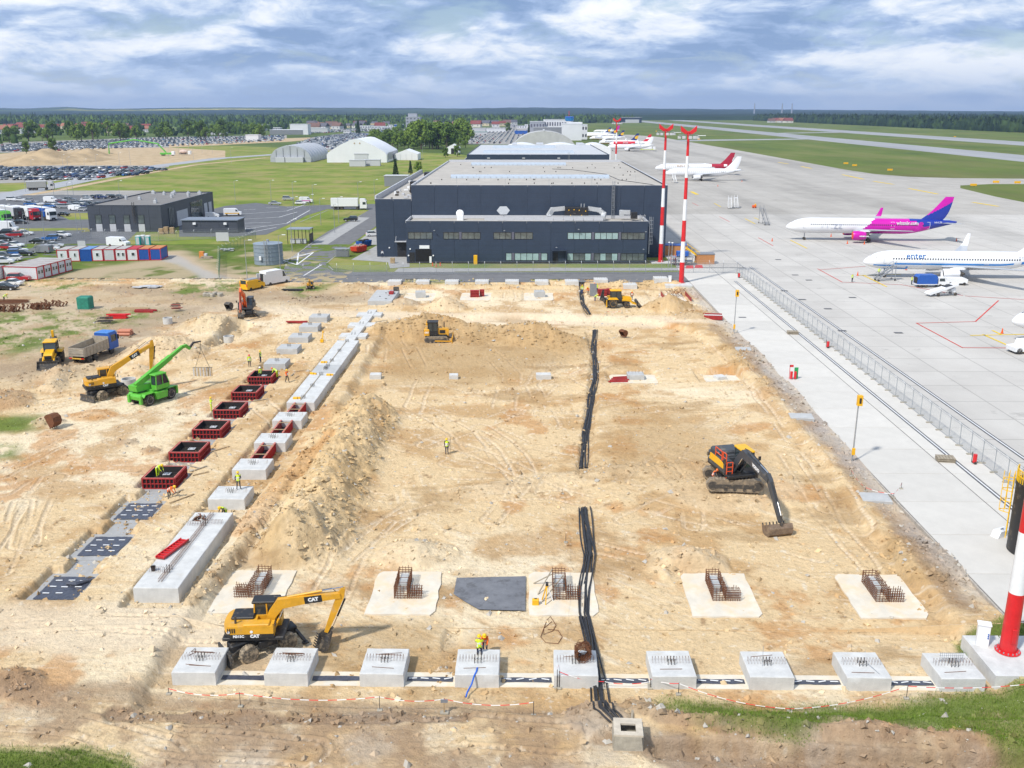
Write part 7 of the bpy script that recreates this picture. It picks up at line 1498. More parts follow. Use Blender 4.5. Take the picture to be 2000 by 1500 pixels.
MB().prism([(-3.6,.5),(-3.4,.3),(2.6,1.9),(2.6,2.3),(-3.4,.85)],-.75,.75,'y').build('conveyor',M_WHITE,bl_);MB().prism([(-.2,1.55),(1.4,1.98),(1.4,2.05),(-.2,1.62)],-.7,.7,'y').build('belt',M_BLACK,bl_)
mb=MB();mb.bar((-1.8,-.6,.35),(2.4,-.6,.35),.12);mb.bar((-1.8,.6,.35),(2.4,.6,.35),.12);mb.build('chassis',M_GREY,bl_)
for a,b in(((-.4,.4),(2.0,1.7)),((2.0,.4),(.4,1.4))):
 for y in(-.6,.6):MB().bar((a[0],y,a[1]),(b[0],y,b[1]),.08).build('scissor_arm',M_GREY,bl_)
for x in(-1.6,2.1):
 for y in(-.7,.7):MB().lathe([(.05,-.1),(.3,-.1),(.3,.1),(.05,.1)],(x,y,.3),14,'y').build('wheel',M_RUB,bl_)
MB().cbox((1.9,.1,1.0),(1.0,1.0,.8),b=.08).build('engine_box',M_WHITE,bl_)
p=G(1868,556);tag(MB().prism([(-2.4,.4),(1.8,.4),(1.9,1.2),(1.2,1.5),(-2.4,1.5)],-.8,.8,'y').build('baggage_tractor',M_WHITE,None,(p.x,p.y,0)),'white low baggage tractor under the wing of the blue swoosh airliner','tractor');bt=COL.objects[-1]
for x in(-1.6,1.2):
 for y in(-.75,.75):MB().lathe([(.05,-.1),(.3,-.1),(.3,.1),(.05,.1)],(x,y,.3),12,'y').build('wheel',M_RUB,bt)
p=G(1998,688);tg=thing('pushback_tug','white and red pushback tug at the nose of the third airliner','tug',(p.x,p.y,0),R(8))
MB().prism([(-2,.35),(2,.35),(2.1,1.0),(1.0,1.1),(.8,1.9),(-.6,1.9),(-.8,1.1),(-2.1,1.0)],-1.1,1.1,'y').build('body',M_WHITE,tg);MB().prism([(-.6,1.2),(.75,1.2),(.65,1.8),(-.5,1.8)],-1.12,1.12,'y').build('window',M_CABG,tg);MB().cbox((-.2,-1.12,.8),(.5,.05,.9)).build('red_stripe',M_RED,tg)
for x in(-1.3,1.3):
 for y in(-.95,.95):MB().lathe([(.05,-.15),(.45,-.15),(.45,.15),(.05,.15)],(x,y,.45),14,'y').build('wheel',M_RUB,tg)
for k,q in enumerate(((1675,538),(1770,527),(1508,471),(1623,462),(1655,476),(1868,471),(1957,651),(1688,477),(1402,364),(1449,355))):
 p=G(*q);mb=MB();mb.lathe([(.26,0),(.26,.05),(.18,.05),(.05,.85),(.03,.85)],n=10);tag(mb.build('traffic_cone',M_ORANGE,None,(p.x,p.y,0)),'orange safety cone standing on the apron near a parked airliner','cone','cones around the parked airliners')
p=G(1266,294);t_=thing('fuel_truck','yellow striped fuel bowser behind the plain white airliner tail','truck',(p.x,p.y,0));MB().cbox((-1,0,2.2),(9,2.6,2.2),b=.5).build('tank',M_WHITE,t_);MB().cbox((0,0,1.0),(13,2.4,.6)).build('chassis',mat('hivis_stripe',(.6,.7,.03),.5),t_);MB().cbox((5.2,0,2.0),(2.2,2.5,2.4),b=.2).build('cab',M_WHITE,t_)
# ================================================================== masts, fences, lamps
def mast(label,x,y,z0=.1,h=29.4,r=.52,n=7,head=True):
 t_=thing('light_mast',label,'mast',(x,y,z0));mb=MB();rings=[]
 for k in range(n):mb.mi=k%2;z_a,z_b=h*k/n,h*(k+1)/n;mb.cyl((0,0,z_a),(0,0,z_b),r*(1-.55*z_a/h),r*(1-.55*z_b/h),20,caps=k in(0,n-1))
 mb.build('pole',[M_RED,M_WHITE],t_,smooth=40)
 b_=MB().cyl((0,0,0),(0,0,.07),r*1.5,n=24).build('base_flange',M_RED,t_)
 for k in range(16):a=2*math.pi*k/16;MB().cyl((r*1.33*math.cos(a),r*1.33*math.sin(a),.07),(r*1.33*math.cos(a),r*1.33*math.sin(a),.16),.045,n=6).build('bolt',M_STEEL,b_)
 MB().cbox((.0,-r*1.0,1.3),(.3,.12,1.0),b=.02).build('service_door',M_RED,t_)
 hd_=MB().cyl((0,0,h-.3),(0,0,h+.5),.35,n=12).build('head',M_RED,t_)
 for s_ in(-1,1):MB().prism([(s_*.1,h+.35),(s_*1.55,h+1.55),(s_*1.5,h+.55),(s_*.55,h-.1)],-.35,.35,'y').build('red_shroud',M_RED,hd_)
 mb=MB();mb.bar((-1.9,0,h-.2),(1.9,0,h-.2),.12);mb.bar((0,-1.2,h-.2),(0,1.2,h-.2),.12);mb.build('cross_arm',M_STEEL,hd_)
 for q in((-1.7,.3),(-1.0,-.8),(.2,-1.2),(1.1,-.6),(1.9,.2)):MB().cbox((q[0],q[1],h-.65),(.65,.4,.5),b=.06).build('flood_light',M_PALEGREY,hd_)
 MB().cbox((2.6,0,h-.3),(1.5,.5,.1)).build('side_panel',M_WHITE,hd_);return t_
mast('red and white striped light mast at the corner of the hangar',31.3,222.3);mast('red and white striped light mast on the plinth by the far pit corner',31.8,194.3)
mast('red and white striped light mast behind the roof of the first hangar',36.5,400);mast('thick red and white light mast on the plinth at the near apron edge',31.45,55.6,.18)
pl_=thing('mast_plinth','concrete plinth under the near striped mast','plinth',(31.8,55.2,0));MB().box(-2.45,2.6,-2.5,2.3,-1.4,.15).build('block',M_CONC,pl_)
pl_=thing('mast_plinth','pale concrete plinth under the striped mast by the far pit corner','plinth',(31.6,193.6,0));MB().box(-3.4,2.0,-2.6,1.4,-.8,.08).build('block',M_CONC,pl_)
pl_=thing('mast_plinth','concrete plinth under the striped mast at the hangar corner','plinth',(31.4,222,0));MB().box(-2.4,2.4,-2.0,1.6,-.05,.1).build('block',M_CONC,pl_)
t_=thing('control_cabinet','white electrical control cabinet on the near mast plinth','cabinet',(30.15,56.4,.15),R(-18));MB().cbox((0,0,.75),(.75,.5,1.5),b=.02).build('body',M_WHITE,t_);MB().cbox((0,0,1.53),(.85,.6,.1),b=.03).build('lid',M_WHITE,t_);[MB().cyl((.28,-.25,.62+k*.14),(.28,-.29,.62+k*.14),.05,n=8).build('socket',M_BLUE,t_)for k in range(3)]
t_=thing('control_cabinet','small white cabinet beside the far pit corner mast','cabinet',(29.4,194,.08));MB().cbox((0,0,.7),(.6,.45,1.4),b=.03).build('body',M_WHITE,t_);MB().cbox((0,0,1.43),(.7,.55,.08),b=.03).build('lid',M_WHITE,t_)
t_=thing('notice_board','small wooden notice board standing in the grass by the near mast','sign',(33.1,59.0,-.1),R(10));MB().bar((0,0,-.1),(0,0,1.0),.1).build('post',M_WOOD,t_);MB().cbox((0,-.03,1.1),(.6,.05,.28)).build('board',M_WHITE,t_);MB().cbox((0,-.06,1.1),(.5,.02,.09)).build('red_band',M_RED,t_)
p=G(2022,1078);tk=thing('black_tank','tall black cylindrical tank with yellow caged ladder on the apron','tank',(p.x,p.y,0));mb=MB();mb.lathe([(2.05,0),(2.1,.05),(2.1,5.6),(2.16,5.6),(2.16,5.85),(2.0,5.9),(.1,6.05)],n=44);mb.build('shell',M_CATB,tk,smooth=40)
o=ladder(tk,-2.02,1.0,.9,5.4,True,mat('ladder_yellow',(.80,.48,.01),.45),'ladder',R(-122),.7);mb=MB()
for a in range(13):aa=math.pi*.75+a*.12;mb.bar((2.1*math.cos(aa),2.1*math.sin(aa),5.9),(2.1*math.cos(aa),2.1*math.sin(aa),6.9),.06)
for z in(6.4,6.9):
 for a in range(12):aa=math.pi*.75+a*.12;mb.bar((2.1*math.cos(aa),2.1*math.sin(aa),z),(2.1*math.cos(aa+.12),2.1*math.sin(aa+.12),z),.06)
mb.build('guard_rail',MATS['ladder_yellow'],tk)
p=G(1955,1046);t_=thing('concrete_weight','white painted concrete weight block beside the black tank','block',(p.x,p.y,.02),R(30));MB().prism([(-.9,0),(.9,0),(.8,.5),(-.6,.55)],-.35,.35,'y').build('body',M_WHITE,t_);MB().cbox((0,0,.6),(.3,.08,.12)).build('lifting_eye',M_STEEL,t_)
# ---- fences
def fence(name,label,pts,h,step,feet=True,lean=0,top=True,m=M_GALVFENCE,wire=.16,z0=0.0):
 P=[Vector((p[0],p[1],0))for p in pts];t_=thing(name,label,'fence',(P[0].x,P[0].y,z0));nodes=[]
 for a,b in zip(P[:-1],P[1:]):
  k=max(1,round((b-a).length/step));nodes+=[a.lerp(b,i/k)for i in range(k)]
 nodes.append(P[-1]);rel=[q-P[0]for q in nodes]
 post=MB().cyl((0,0,0),(0,0,h),.035,n=6)
 pm=post.mesh('post');pm.materials.append(m);arm_m=None
 d0=(rel[1]-rel[0]).normalized();side=Vector((-d0.y,d0.x,0))
 am=MB();am.bar((0,0,h),tuple(side*.38+Vector((0,0,h+.42))),.05);arm_m=am.mesh('barb_arm');arm_m.materials.append(M_WHITE)
 fm=MB().cbox((0,0,.07),(.75,.25,.14),b=.03).mesh('concrete_foot');fm.materials.append(M_CONCOLD)
 for i,q in enumerate(rel):
  po=obj('post',pm,t_,q)
  if top:obj('barb_arm',arm_m,po)
  if feet:obj('concrete_foot',fm,po,None,random.uniform(-.3,.3))
 for i,(a,b)in enumerate(zip(rel[:-1],rel[1:])):
  L=(b-a).length;mb=MB();dx=(b-a)/L;n=int(L/wire);w=.011
  for k in range(-int(h/wire),n):
   for s_ in(1,-1):
    x0,x1=k*wire,k*wire+h*.97;z_a,z_b=.06,h*.97
    if x0<0:z_a+=-x0;x0=0
    if x1>L:z_b-=x1-L;x1=L
    if x1-x0<.05:continue
    if s_<0:x0,x1=L-x0,L-x1
    p0=a+dx*x0;p1=a+dx*x1;mb.quad((p0.x,p0.y,z_a-w),(p0.x,p0.y,z_a+w),(p1.x,p1.y,z_b+w),(p1.x,p1.y,z_b-w))
  mb.build('wire_mesh',m,t_)['kind']='stuff'
  mb=MB();[mb.bar(tuple(a+Vector((0,0,z))),tuple(b+Vector((0,0,z))),.03)for z in(.1,h*.97)];mb.build('rail',m,t_)['kind']='stuff'
  if top:mb=MB();[mb.bar(tuple(a+side*.38*f+Vector((0,0,h+.42*f))),tuple(b+side*.38*f+Vector((0,0,h+.42*f))),.014)for f in(.35,.7,1)];mb.build('barbed_wire',m,t_)['kind']='stuff'
 return t_
fence('security_fence','long wire mesh fence with concrete feet between site and apron',[(45.7,70),(45.7,150),(45.7,206.5)],2.4,2.6)
fence('security_fence','wire mesh fence with angled white arms before the hangar office wing',[tuple(G(560,541)[:2]),tuple(G(852,536)[:2]),tuple(G(1385,533)[:2]),(45.7,206.6)],2.3,3.45,False)
fence('security_fence','green wire fence running past the water tank to the workshop',[tuple(G(428,545)[:2]),tuple(G(430,500)[:2]),tuple(G(500,466)[:2])],2.0,3.0,False,m=mat('green_wire',(.10,.20,.10),.6))
fence('security_fence','wire mesh fence on the grass before the grey workshop',[tuple(G(180,466)[:2]),tuple(G(310,471)[:2]),tuple(G(480,464)[:2])],2.3,4.2,False)
fence('security_fence','wire mesh fence slanting between car park and site cabins',[tuple(G(178,465)[:2]),tuple(G(128,480)[:2]),tuple(G(70,496)[:2])],2.3,3.5,False)
for a,b,lb in((1900,906,'red fire extinguisher trolley before the apron fence on the near side'),(1637,680,'red fire extinguisher trolley beside the middle of the apron fence'),(1450,543,'small red box at the far end of the apron fence')):
 p=G(a-18,b);t_=thing('extinguisher_trolley',lb,'extinguisher',(44.9,p.y,.02));MB().cyl((0,0,.15),(0,0,1.0),.2,n=12).build('bottle',M_RED,t_);MB().bar((-.2,.2,.1),(-.2,.2,1.2),.05).build('handle',M_BLACK,t_);[MB().lathe([(.03,-.04),(.14,-.04),(.14,.04),(.03,.04)],(0,y,.14),10,'y').build('wheel',M_RUB,t_)for y in(-.22,.22)]
p=G(1548,741);t_=thing('extinguisher_stand','red and green fire extinguisher stand on the near concrete strip','extinguisher',(p.x,p.y,.02));[MB().cyl((x,0,.1),(x,0,1.05),.17,n=12).build('bottle',M_RED,t_)for x in(-.2,.3)];MB().cbox((.45,.2,.8),(.5,.1,1.5)).build('green_board',mat('sign_green',(.02,.30,.08),.5),t_);MB().bar((-.4,.2,0),(-.4,.2,1.9),.06).build('post',M_RED,t_);MB().cbox((-.2,.2,1.75),(.5,.06,.3)).build('red_board',M_RED,t_)
for a,b,lb in((1433,652,'yellow apron sign on a tall grey pole by the upper pit edge'),(1664,903,'yellow apron sign on a tall grey pole by the lower pit edge')):
 p=G(a,b);t_=thing('apron_sign',lb,'sign',(p.x,p.y,0));MB().cyl((0,0,0),(.05,0,6.4),.085,.06,10).build('pole',M_STEEL,t_);MB().cbox((.15,0,6.5),(.5,.42,1.05),b=.02).build('sign_box',M_YEL,t_);MB().cbox((.15,-.22,6.5),(.2,.02,.55)).build('symbol',M_BLACK,t_);MB().cbox((.0,-.12,1.2),(.3,.2,.7),b=.02).build('junction_box',M_YEL,t_);MB().cbox((0,0,.05),(.6,.6,.1),b=.02).build('base_plate',M_STEEL,t_)
for a,b,lb in((1846,900,'weathered timber pallet stack on the near concrete strip'),(1548,652,'weathered timber hatch on the far concrete strip')):
 p=G(a,b);t_=thing('timber_hatch',lb,'pallet',(p.x,p.y,.02),R(-8))
 for k in range(2):MB().box(-.85,.85,-.6,.6,.22*k,.22*k+.05).build('bearer_board',M_OLDWOOD,t_);[MB().box(-.85+j*.29,-.85+j*.29+.24,-.6,.6,.22*k+.12,.22*k+.2).build('plank',M_OLDWOOD,t_)for j in range(6)]
def lamp(px,py,label,h=8.0,arm=True,group=None):
 p=T(px,py);t_=thing('street_lamp',label,'lamp',p,0,group);MB().cyl((0,0,0),(0,0,h),.09,.05,8).build('pole',M_STEEL,t_)
 if arm:MB().bar((0,0,h),(.9,0,h+.15),.06).build('arm',M_STEEL,t_);MB().cbox((1.2,0,h+.17),(.8,.28,.12),b=.04).build('lamp_head',M_WHITE,t_)
 else:MB().cbox((0,0,h+.1),(.4,.3,.2),b=.04).build('lamp_head',M_WHITE,t_)
lg='lamps along the hangar road'
for q in((483,545),(548,532),(571,492),(627,440),(654,455),(662,436),(606,430),(575,436),(573,398),(530,394),(460,395),(612,405),(732,392),(700,398)):lamp(*q,'slim grey street lamp along the hangar side road',group=lg)
for q in((52,480),(58,470),(88,472),(86,440),(152,458),(135,400),(160,452),(17,455),(107,395),(145,393),(235,395)):lamp(*q,'grey street lamp among the parked cars left of the workshop',group='lamps in the car parks')
for q in((125,338),(135,345),(190,338),(255,322),(235,332),(168,350),(50,375),(65,352),(370,305),(415,300),(265,290),(318,285),(232,292),(290,289),(435,280),(405,277),(470,275),(620,306),(826,314),(452,318),(330,310),(350,308),(378,312),(395,300)):lamp(*q,'pale street lamp along the far road and car parks',10,group='lamps along the far road')
p=G(1310,515)
for a,b in((1305,522),(1311,523)):lamp(a,b,'slim lamp post beside the orange service boxes' if a<1308 else 'slim post with yellow head beside the orange service boxes',5.5,False)
t_=thing('service_container','orange timber clad container with blue top near the hangar corner mast','container',(36.2,233,0));MB().box(-2.6,3.0,0,3,0,2.4).build('wall',mat('orange_timber',(.45,.20,.07),.7,var=.15),t_);MB().box(-2.7,3.1,-.1,3.1,2.4,2.6).build('roof',M_BLUE,t_)
t_=thing('service_container','small orange timber box with dark lid beside the yellow steps','container',tuple(G(1378,516)));MB().box(-2.0,2.0,0,3,0,2.2).build('wall',MATS['orange_timber'],t_);MB().box(-2.1,2.1,-.1,3.1,2.2,2.4).build('roof',M_GREY,t_)
air_stairs('yellow steel steps beside the scaffold near the hangar corner',tuple(G(1360,514)),R(172),3.4,True,mat('ladder_yellow',(.8,.48,.01)))
t_=thing('scaffold_stack','red and grey scaffold props stacked near the hangar corner mast','scaffold',tuple(G(1330,517)))
for k in range(16):x,y=random.uniform(-2.2,2.6),random.uniform(-1.4,1.8);MB().bar((x,y,0),(x+random.uniform(-.3,.3),y,random.uniform(1.6,2.9)),.08).build('prop',random.choice((M_RED,M_STEEL,M_RED)),t_)
for z in(.8,1.8):MB().box(-2.3,2.7,-1.4,1.8,z,z+.06).build('deck',M_STEEL,t_)
MB().cbox((.2,0,2.6),(2.6,2.0,1.0),b=.1).build('blue_cover',M_BLUE,t_)
for a,b in((1347,524),(1365,523)):t_=tag(MB().prism([(-.9,0),(.9,0),(.7,.6),(-.7,.6)],-.3,.3,'y').build('barrier_block',M_RED,None,tuple(G(a,b))),'red plastic barrier block beside the scaffold props','barrier','red barrier blocks')
# ---- barrier tape on the site
M_TAPER=mat('tape_red',(.70,.03,.03),.5);M_TAPEW=mat('tape_white',(.78,.77,.76),.5)
def tape(label,pts,heights,posts=True,sag=.35):
 P=[T(*q)for q in pts];base=P[0].copy();t_=thing('barrier_tape',label,'tape',base);mb=MB();k=0
 for(a,ha),(b,hb)in zip(list(zip(P,heights))[:-1],list(zip(P,heights))[1:]):
  n=max(6,int((b-a).length/.28));prev=None
  for i in range(n+1):
   f=i/n;q=a.lerp(b,f);z=(a.z+ha)*(1-f)+(b.z+hb)*f-sag*4*f*(1-f)*min(1,(b-a).length/6);z=max(z,HZ(q.x,q.y)+.04);q=Vector((q.x-base.x,q.y-base.y,z-base.z))
   if prev is not None:mb.mi=(k//2)%2;k+=1;w=Vector((0,.008,.02));mb.quad(tuple(prev-w),tuple(q-w),tuple(q+w),tuple(prev+w))
   prev=q
 mb.build('ribbon',[M_TAPER,M_TAPEW],t_)
 if posts:
  for q,h_ in zip(P,heights):
   if h_>.2:o=MB().cyl((0,0,-.1),(0,0,h_+.05),.022,n=6).build('stake',M_DARKSTEEL,t_,q-base);MB().cbox((0,0,.05),(.32,.26,.12),b=.03).build('stake_foot',M_CONCOLD,o)
tape('red and white barrier tape along the bank before the front footings',[(330,1356),(470,1380),(742,1388),(868,1392),(1042,1395)],[.4,.95,.95,.95,.95])
tape('red and white barrier tape across the grass before the right footings',[(1270,1340),(1325,1357),(1543,1388),(1770,1365),(2080,1345)],[.5,.8,.25,.9,.7])
tape('red and white barrier tape running beside the black cables',[(1098,965),(1105,1060),(1110,1160),(1095,1290),(1088,1345)],[.5,.8,.7,.6,1.3],sag=.2)
tape('red and white barrier tape slung before the fifth and sixth footing',[(1092,1345),(1180,1345),(1270,1345)],[1.2,.5,.5])
tape('thin barrier tape around the apron edge below the yellow sign',[(1662,930),(1690,960),(1745,972),(1760,955)],[.6,.4,.4,.6])
tape('barrier tape along the far end of the cables',[(1160,640),(1185,625),(1215,612)],[.7,.7,.5])
p=T(868,1394);t_=thing('warning_sign','small dark sign board on a wooden stand behind the tape','sign',p);MB().bar((0,0,0),(0,0,.75),.09).build('post',M_WOOD,t_);MB().cbox((0,0,.85),(.42,.05,.22)).build('board',M_GREY,t_);MB().cbox((0,0,.05),(.5,.3,.1)).build('foot',M_CONCOLD,t_)
# ---- planks and loose material on the site
def plank(a,b,L,rz_,label,m=M_WOOD,g=None,w=.14,h=.05,tilt=0):
 p=T(a,b);o=tag(MB().cbox((0,0,0),(L,w,h)).build('plank',m,None,(p.x,p.y,p.z+.09),R(rz_)),label,'plank',g);o.rotation_euler[1]=tilt
for a,b,L,rz_ in((375,912,2.2,-30),(388,917,2.0,55),(392,926,1.6,40),(366,908,3.4,-28),(430,878,2.2,50),(421,888,1.6,-65),(462,828,1.5,80),(505,783,2.4,32),(340,965,2.2,62),(355,975,2.6,55),(587,725,2.0,40),(571,733,1.2,85),(580,737,1.2,80),(1235,1395,1.6,80),(700,620,3,25),(745,628,2.4,40)):
 plank(a,b,L,rz_,'loose timber plank lying on the sand beside the foundation rows',M_WOOD if random.random()<.6 else M_OLDWOOD,'loose planks on the sand')
mb=MB();pts=[T(*q)for q in((1078,1215),(1062,1228),(1062,1240),(1080,1233),(1086,1222),(1075,1205),(1068,1212),(1056,1245),(1066,1256),(1090,1258),(1098,1245),(1090,1232),(1070,1230))]
tag(MB().tube([(q.x,q.y,q.z+.04)for q in pts],.022,6).build('loose_hose',M_RUST),'thin brown hose lying in a loop on the pit floor','hose')
# ================================================================== road vehicles
CARC={'white':(.74,.75,.76),'silver':(.42,.44,.46),'grey':(.14,.15,.165),'black':(.015,.016,.018),'dark blue':(.02,.04,.12),'red':(.36,.015,.02),'blue':(.03,.13,.38)}
CM={k:mat('car_'+k.replace(' ','_'),v,.3,.2 if k in('silver','grey')else 0,.04,coat=.5)for k,v in CARC.items()}
def car_parts(L,W,H,prof,glas,detail=True):
 """side profile, glass-house profile (x, z)"""
 b=MB();n=len(prof);rg=[]
 for y,ins in((-W/2,.04),(-W/2+.12,0),(W/2-.12,0),(W/2,.04)):rg.append([(x*(1-.02*(ins>0)),y,z-ins*(z>.5))for x,z in prof])
 b.rings(rg)
 g=MB();g.rings([[(x,y*(1-.14*((z-.8)/.7)),z)for x,z in glas]for y in(-W/2+.03,W/2-.03)])
 xs=sorted(glas,key=lambda q:-q[1])[:2];x0,x1=min(q[0]for q in xs),max(q[0]for q in xs);b.cbox(((x0+x1)/2,0,H-.01),(x1-x0+.08,W*.80,.05),b=.02)
 return b,g
CP={'hatchback':(4.1,1.76,1.47,[(-2.0,.35),(-1.95,.9),(-1.8,1.0),(.7,.95),(1.75,.82),(2.0,.62),(2.05,.35)],[(-1.85,.95),(-1.35,1.45),(.05,1.45),(.85,.92)]),'saloon':(4.6,1.8,1.44,[(-2.3,.4),(-2.3,.88),(-1.5,.98),(.8,.94),(2.05,.80),(2.3,.6),(2.3,.35)],[(-1.65,.93),(-.85,1.42),(.15,1.42),(1.0,.92)]),'suv':(4.6,1.88,1.68,[(-2.25,.4),(-2.25,1.05),(-2.1,1.12),(.85,1.08),(2.0,.98),(2.25,.7),(2.25,.4)],[(-2.15,1.08),(-1.85,1.66),(.1,1.66),(.95,1.04)])}
PROTO={};TY=MB().lathe([(.06,-.11),(.25,-.11),(.31,-.08),(.31,.08),(.25,.11),(.06,.11)],n=14,axis='y');TYM=TY.mesh('wheel',40);TYM.materials.append(M_RUB);RIM=MB().lathe([(.04,-.12),(.19,-.115),(.19,.115),(.04,.12)],n=10,axis='y').mesh('rim');RIM.materials.append(M_PALEGREY)
LAMPM=MB().cbox((0,0,0),(.1,.3,.13)).mesh('headlight');LAMPM.materials.append(M_WHITE);TAILM=MB().cbox((0,0,0),(.08,.28,.15)).mesh('tail_light');TAILM.materials.append(M_RED)
for k,(L,W,H,pr,gl2)in CP.items():
 b,g=car_parts(L,W,H,pr,gl2);bm_=b.mesh('car',35);bm_.materials.append(CM['white']);gm_=g.mesh('window',30);gm_.materials.append(M_CABG);PROTO[k]=(bm_,gm_,L,W)
 far=MB();far.v,far.f,far.m=list(b.v),list(b.f),[0]*len(b.f);far.mi=1;far._a(g.v,g.f);far.mi=2
 for x in(-L*.3,L*.3):far.box(x-.3,x+.3,-W/2-.01,W/2+.01,0,.55)
 fm=far.mesh('car');[fm.materials.append(m_)for m_ in(CM['white'],M_CABG,M_RUB)];PROTO[k+'_far']=(fm,)
def setm(o,m_):o.material_slots[0].link='OBJECT';o.material_slots[0].material=m_
def car(x,y,rz,kind,colr,label,group=None,far=False,z=0):
 if far:o=obj('car',PROTO[kind+'_far'][0],None,(x,y,z),rz);setm(o,CM[colr]);return tag(o,label,'car',group)
 bm_,gm_,L,W=PROTO[kind];o=obj('car',bm_,None,(x,y,z),rz);setm(o,CM[colr]);obj('window',gm_,o)
 for sx in(-L*.3,L*.3):
  for sy in(-W/2+.09,W/2-.09):w_=obj('wheel',TYM,o,(sx,sy,.31));obj('rim',RIM,w_)
 for sy in(-W*.36,W*.36):obj('headlight',LAMPM,o,(L*.485,sy,.68));obj('tail_light',TAILM,o,(-L*.485,sy,.80))
 return tag(o,label,'car',group)
KN=('hatchback','saloon','suv');CW=['white']*4+['silver']*4+['grey']*4+['black']*4+['dark blue']*2+['red','blue']
rc=random.Random(11);seen={}
def lotcar(px,py,rz,where,group,kind=None,colr=None,far=False):
 p=G(px,py);kind=kind or rc.choice(KN);colr=colr or rc.choice(CW);return car(p.x,p.y,R(rz),kind,colr,f'{colr} {kind} {where}',group,far)
for q in((8,458),(28,463),(50,459,'hatchback','white'),(76,475,'saloon','black'),(98,470),(110,466),(124,462),(8,470),(20,500,'suv'),(36,494,'suv','white'),(48,499,'saloon','black'),(100,489),(106,483,'saloon','white'),(8,515),(26,509,'hatchback','white'),(14,487),(5,482),(30,482),(8,503)):lotcar(q[0],q[1],rc.choice((10,15,-8,190)),'in the car park between workshop and site cabins','cars in the site car park',*(q[2:]if len(q)>2 else()))
for a,b,k,c_,lb in((38,549,'suv','red','dark red pickup truck parked before the white site office'),(22,558,'saloon','white','white saloon parked before the white site office'),(12,566,'saloon','black','black saloon parked closest to the dirt road by the site office'),(122,422,'saloon','black','black saloon on the lot verge beside the workshop'),(537,400,'saloon','silver','silver saloon parked on the paved bay by the meadow'),(563,391,'suv','silver','silver estate car parked behind the silver saloon'),(587,399,'hatchback','white','white hatchback parked before the pink marked van'),(685,432,'suv','black','black people carrier in the bay by the hangar road'),(729,461,'hatchback','white','white hatchback parked against the hangar flank')):
 p=G(a,b);car(p.x,p.y,R(rc.choice((0,4,180))if a!=729 else 20),k,c_,lb)
for y0,xs in((393,(25,40,55,104,118,138,170)),(387,(170,186,198,211,223,236)),(400,(105,120,132,146,163)),(405,(98,112,126,140,155,170)),(402,(60,75,178,190)),(412,(160,)),(436,(6,22,40))):
 for x in xs:lotcar(x,y0+rc.uniform(-1.5,1.5),rc.choice((0,8,172)),'on the gravel lot behind the workshop and lorries','cars on the gravel lot')
nfar=0
for y0 in(351,347,343,339.5,336,333,330,327.5,325.5):
 x=-60+rc.uniform(0,8)
 while x<min(360,330+(331-y0)*4.5 if y0>331 else 300)-(60 if y0>345 else 0):
  if nfar<205 and rc.random()<.9:lotcar(x,y0+rc.uniform(-.6,.6),62+rc.choice((0,180)),'in the packed car park below the far sand heap','cars below the far sand heap',far=True);nfar+=1
  x+=rc.uniform(8.5,13.5)*(y0-215)/125
base=PROTO['hatchback_far'][0];bv=np.array([v.co for v in base.vertices]);bf=[tuple(p_.vertices)for p_ in base.polygons];bmi=[p_.material_index for p_ in base.polygons]
V,Fc,Mi=[],[],[];cl=list(CM)
def mass(poly,n):
 P=[tuple(G(*q)[:2])for q in poly];xs,ys_=[q[0]for q in P],[q[1]for q in P];i=0
 y=min(ys_)
 while y<max(ys_):
  x=min(xs)
  while x<max(xs):
   if inpoly(np.array([x]),np.array([y]),P)[0]and rc.random()<.88:
    a=R(90+rc.uniform(-3,3));ca,sa=math.cos(a),math.sin(a);o=len(V)*len(bv);q=bv@np.array([[ca,sa,0],[-sa,ca,0],[0,0,1.0]])+(x,y+rc.uniform(-.4,.4),0);V.append(q);ci=2+cl.index(rc.choice(CW+['white']*9+['silver']*5));Fc.extend([tuple(j+o for j in f)for f in bf]);Mi.extend([ci if m_==0 else 0 if m_==1 else 1 for m_ in bmi])
   x+=2.7*n
  y+=7.5*n if int(y/7.5)%2 else 5.2*n
mass([(-60,298),(120,295),(250,289),(420,282),(555,275),(555,265),(300,270),(-60,287)],1.9);mass([(557,290),(698,294),(735,284),(758,264),(692,260),(612,269)],1.7);mass([(560,264),(690,257),(760,259),(860,262),(860,254),(700,251),(560,257)],2.6);mass([(905,281),(1010,281),(1030,262),(1000,250),(905,252),(885,262)],2.2)
me=bpy.data.meshes.new('parked_cars');me.from_pydata(np.concatenate(V).tolist(),[],Fc);me.polygons.foreach_set('material_index',Mi);[me.materials.append(m_)for m_ in[M_CABG,M_RUB]+[CM[k]for k in cl]]
tag(obj('parked_cars',me),'hundreds of tiny parked cars filling the distant car parks','cars',None,'stuff')
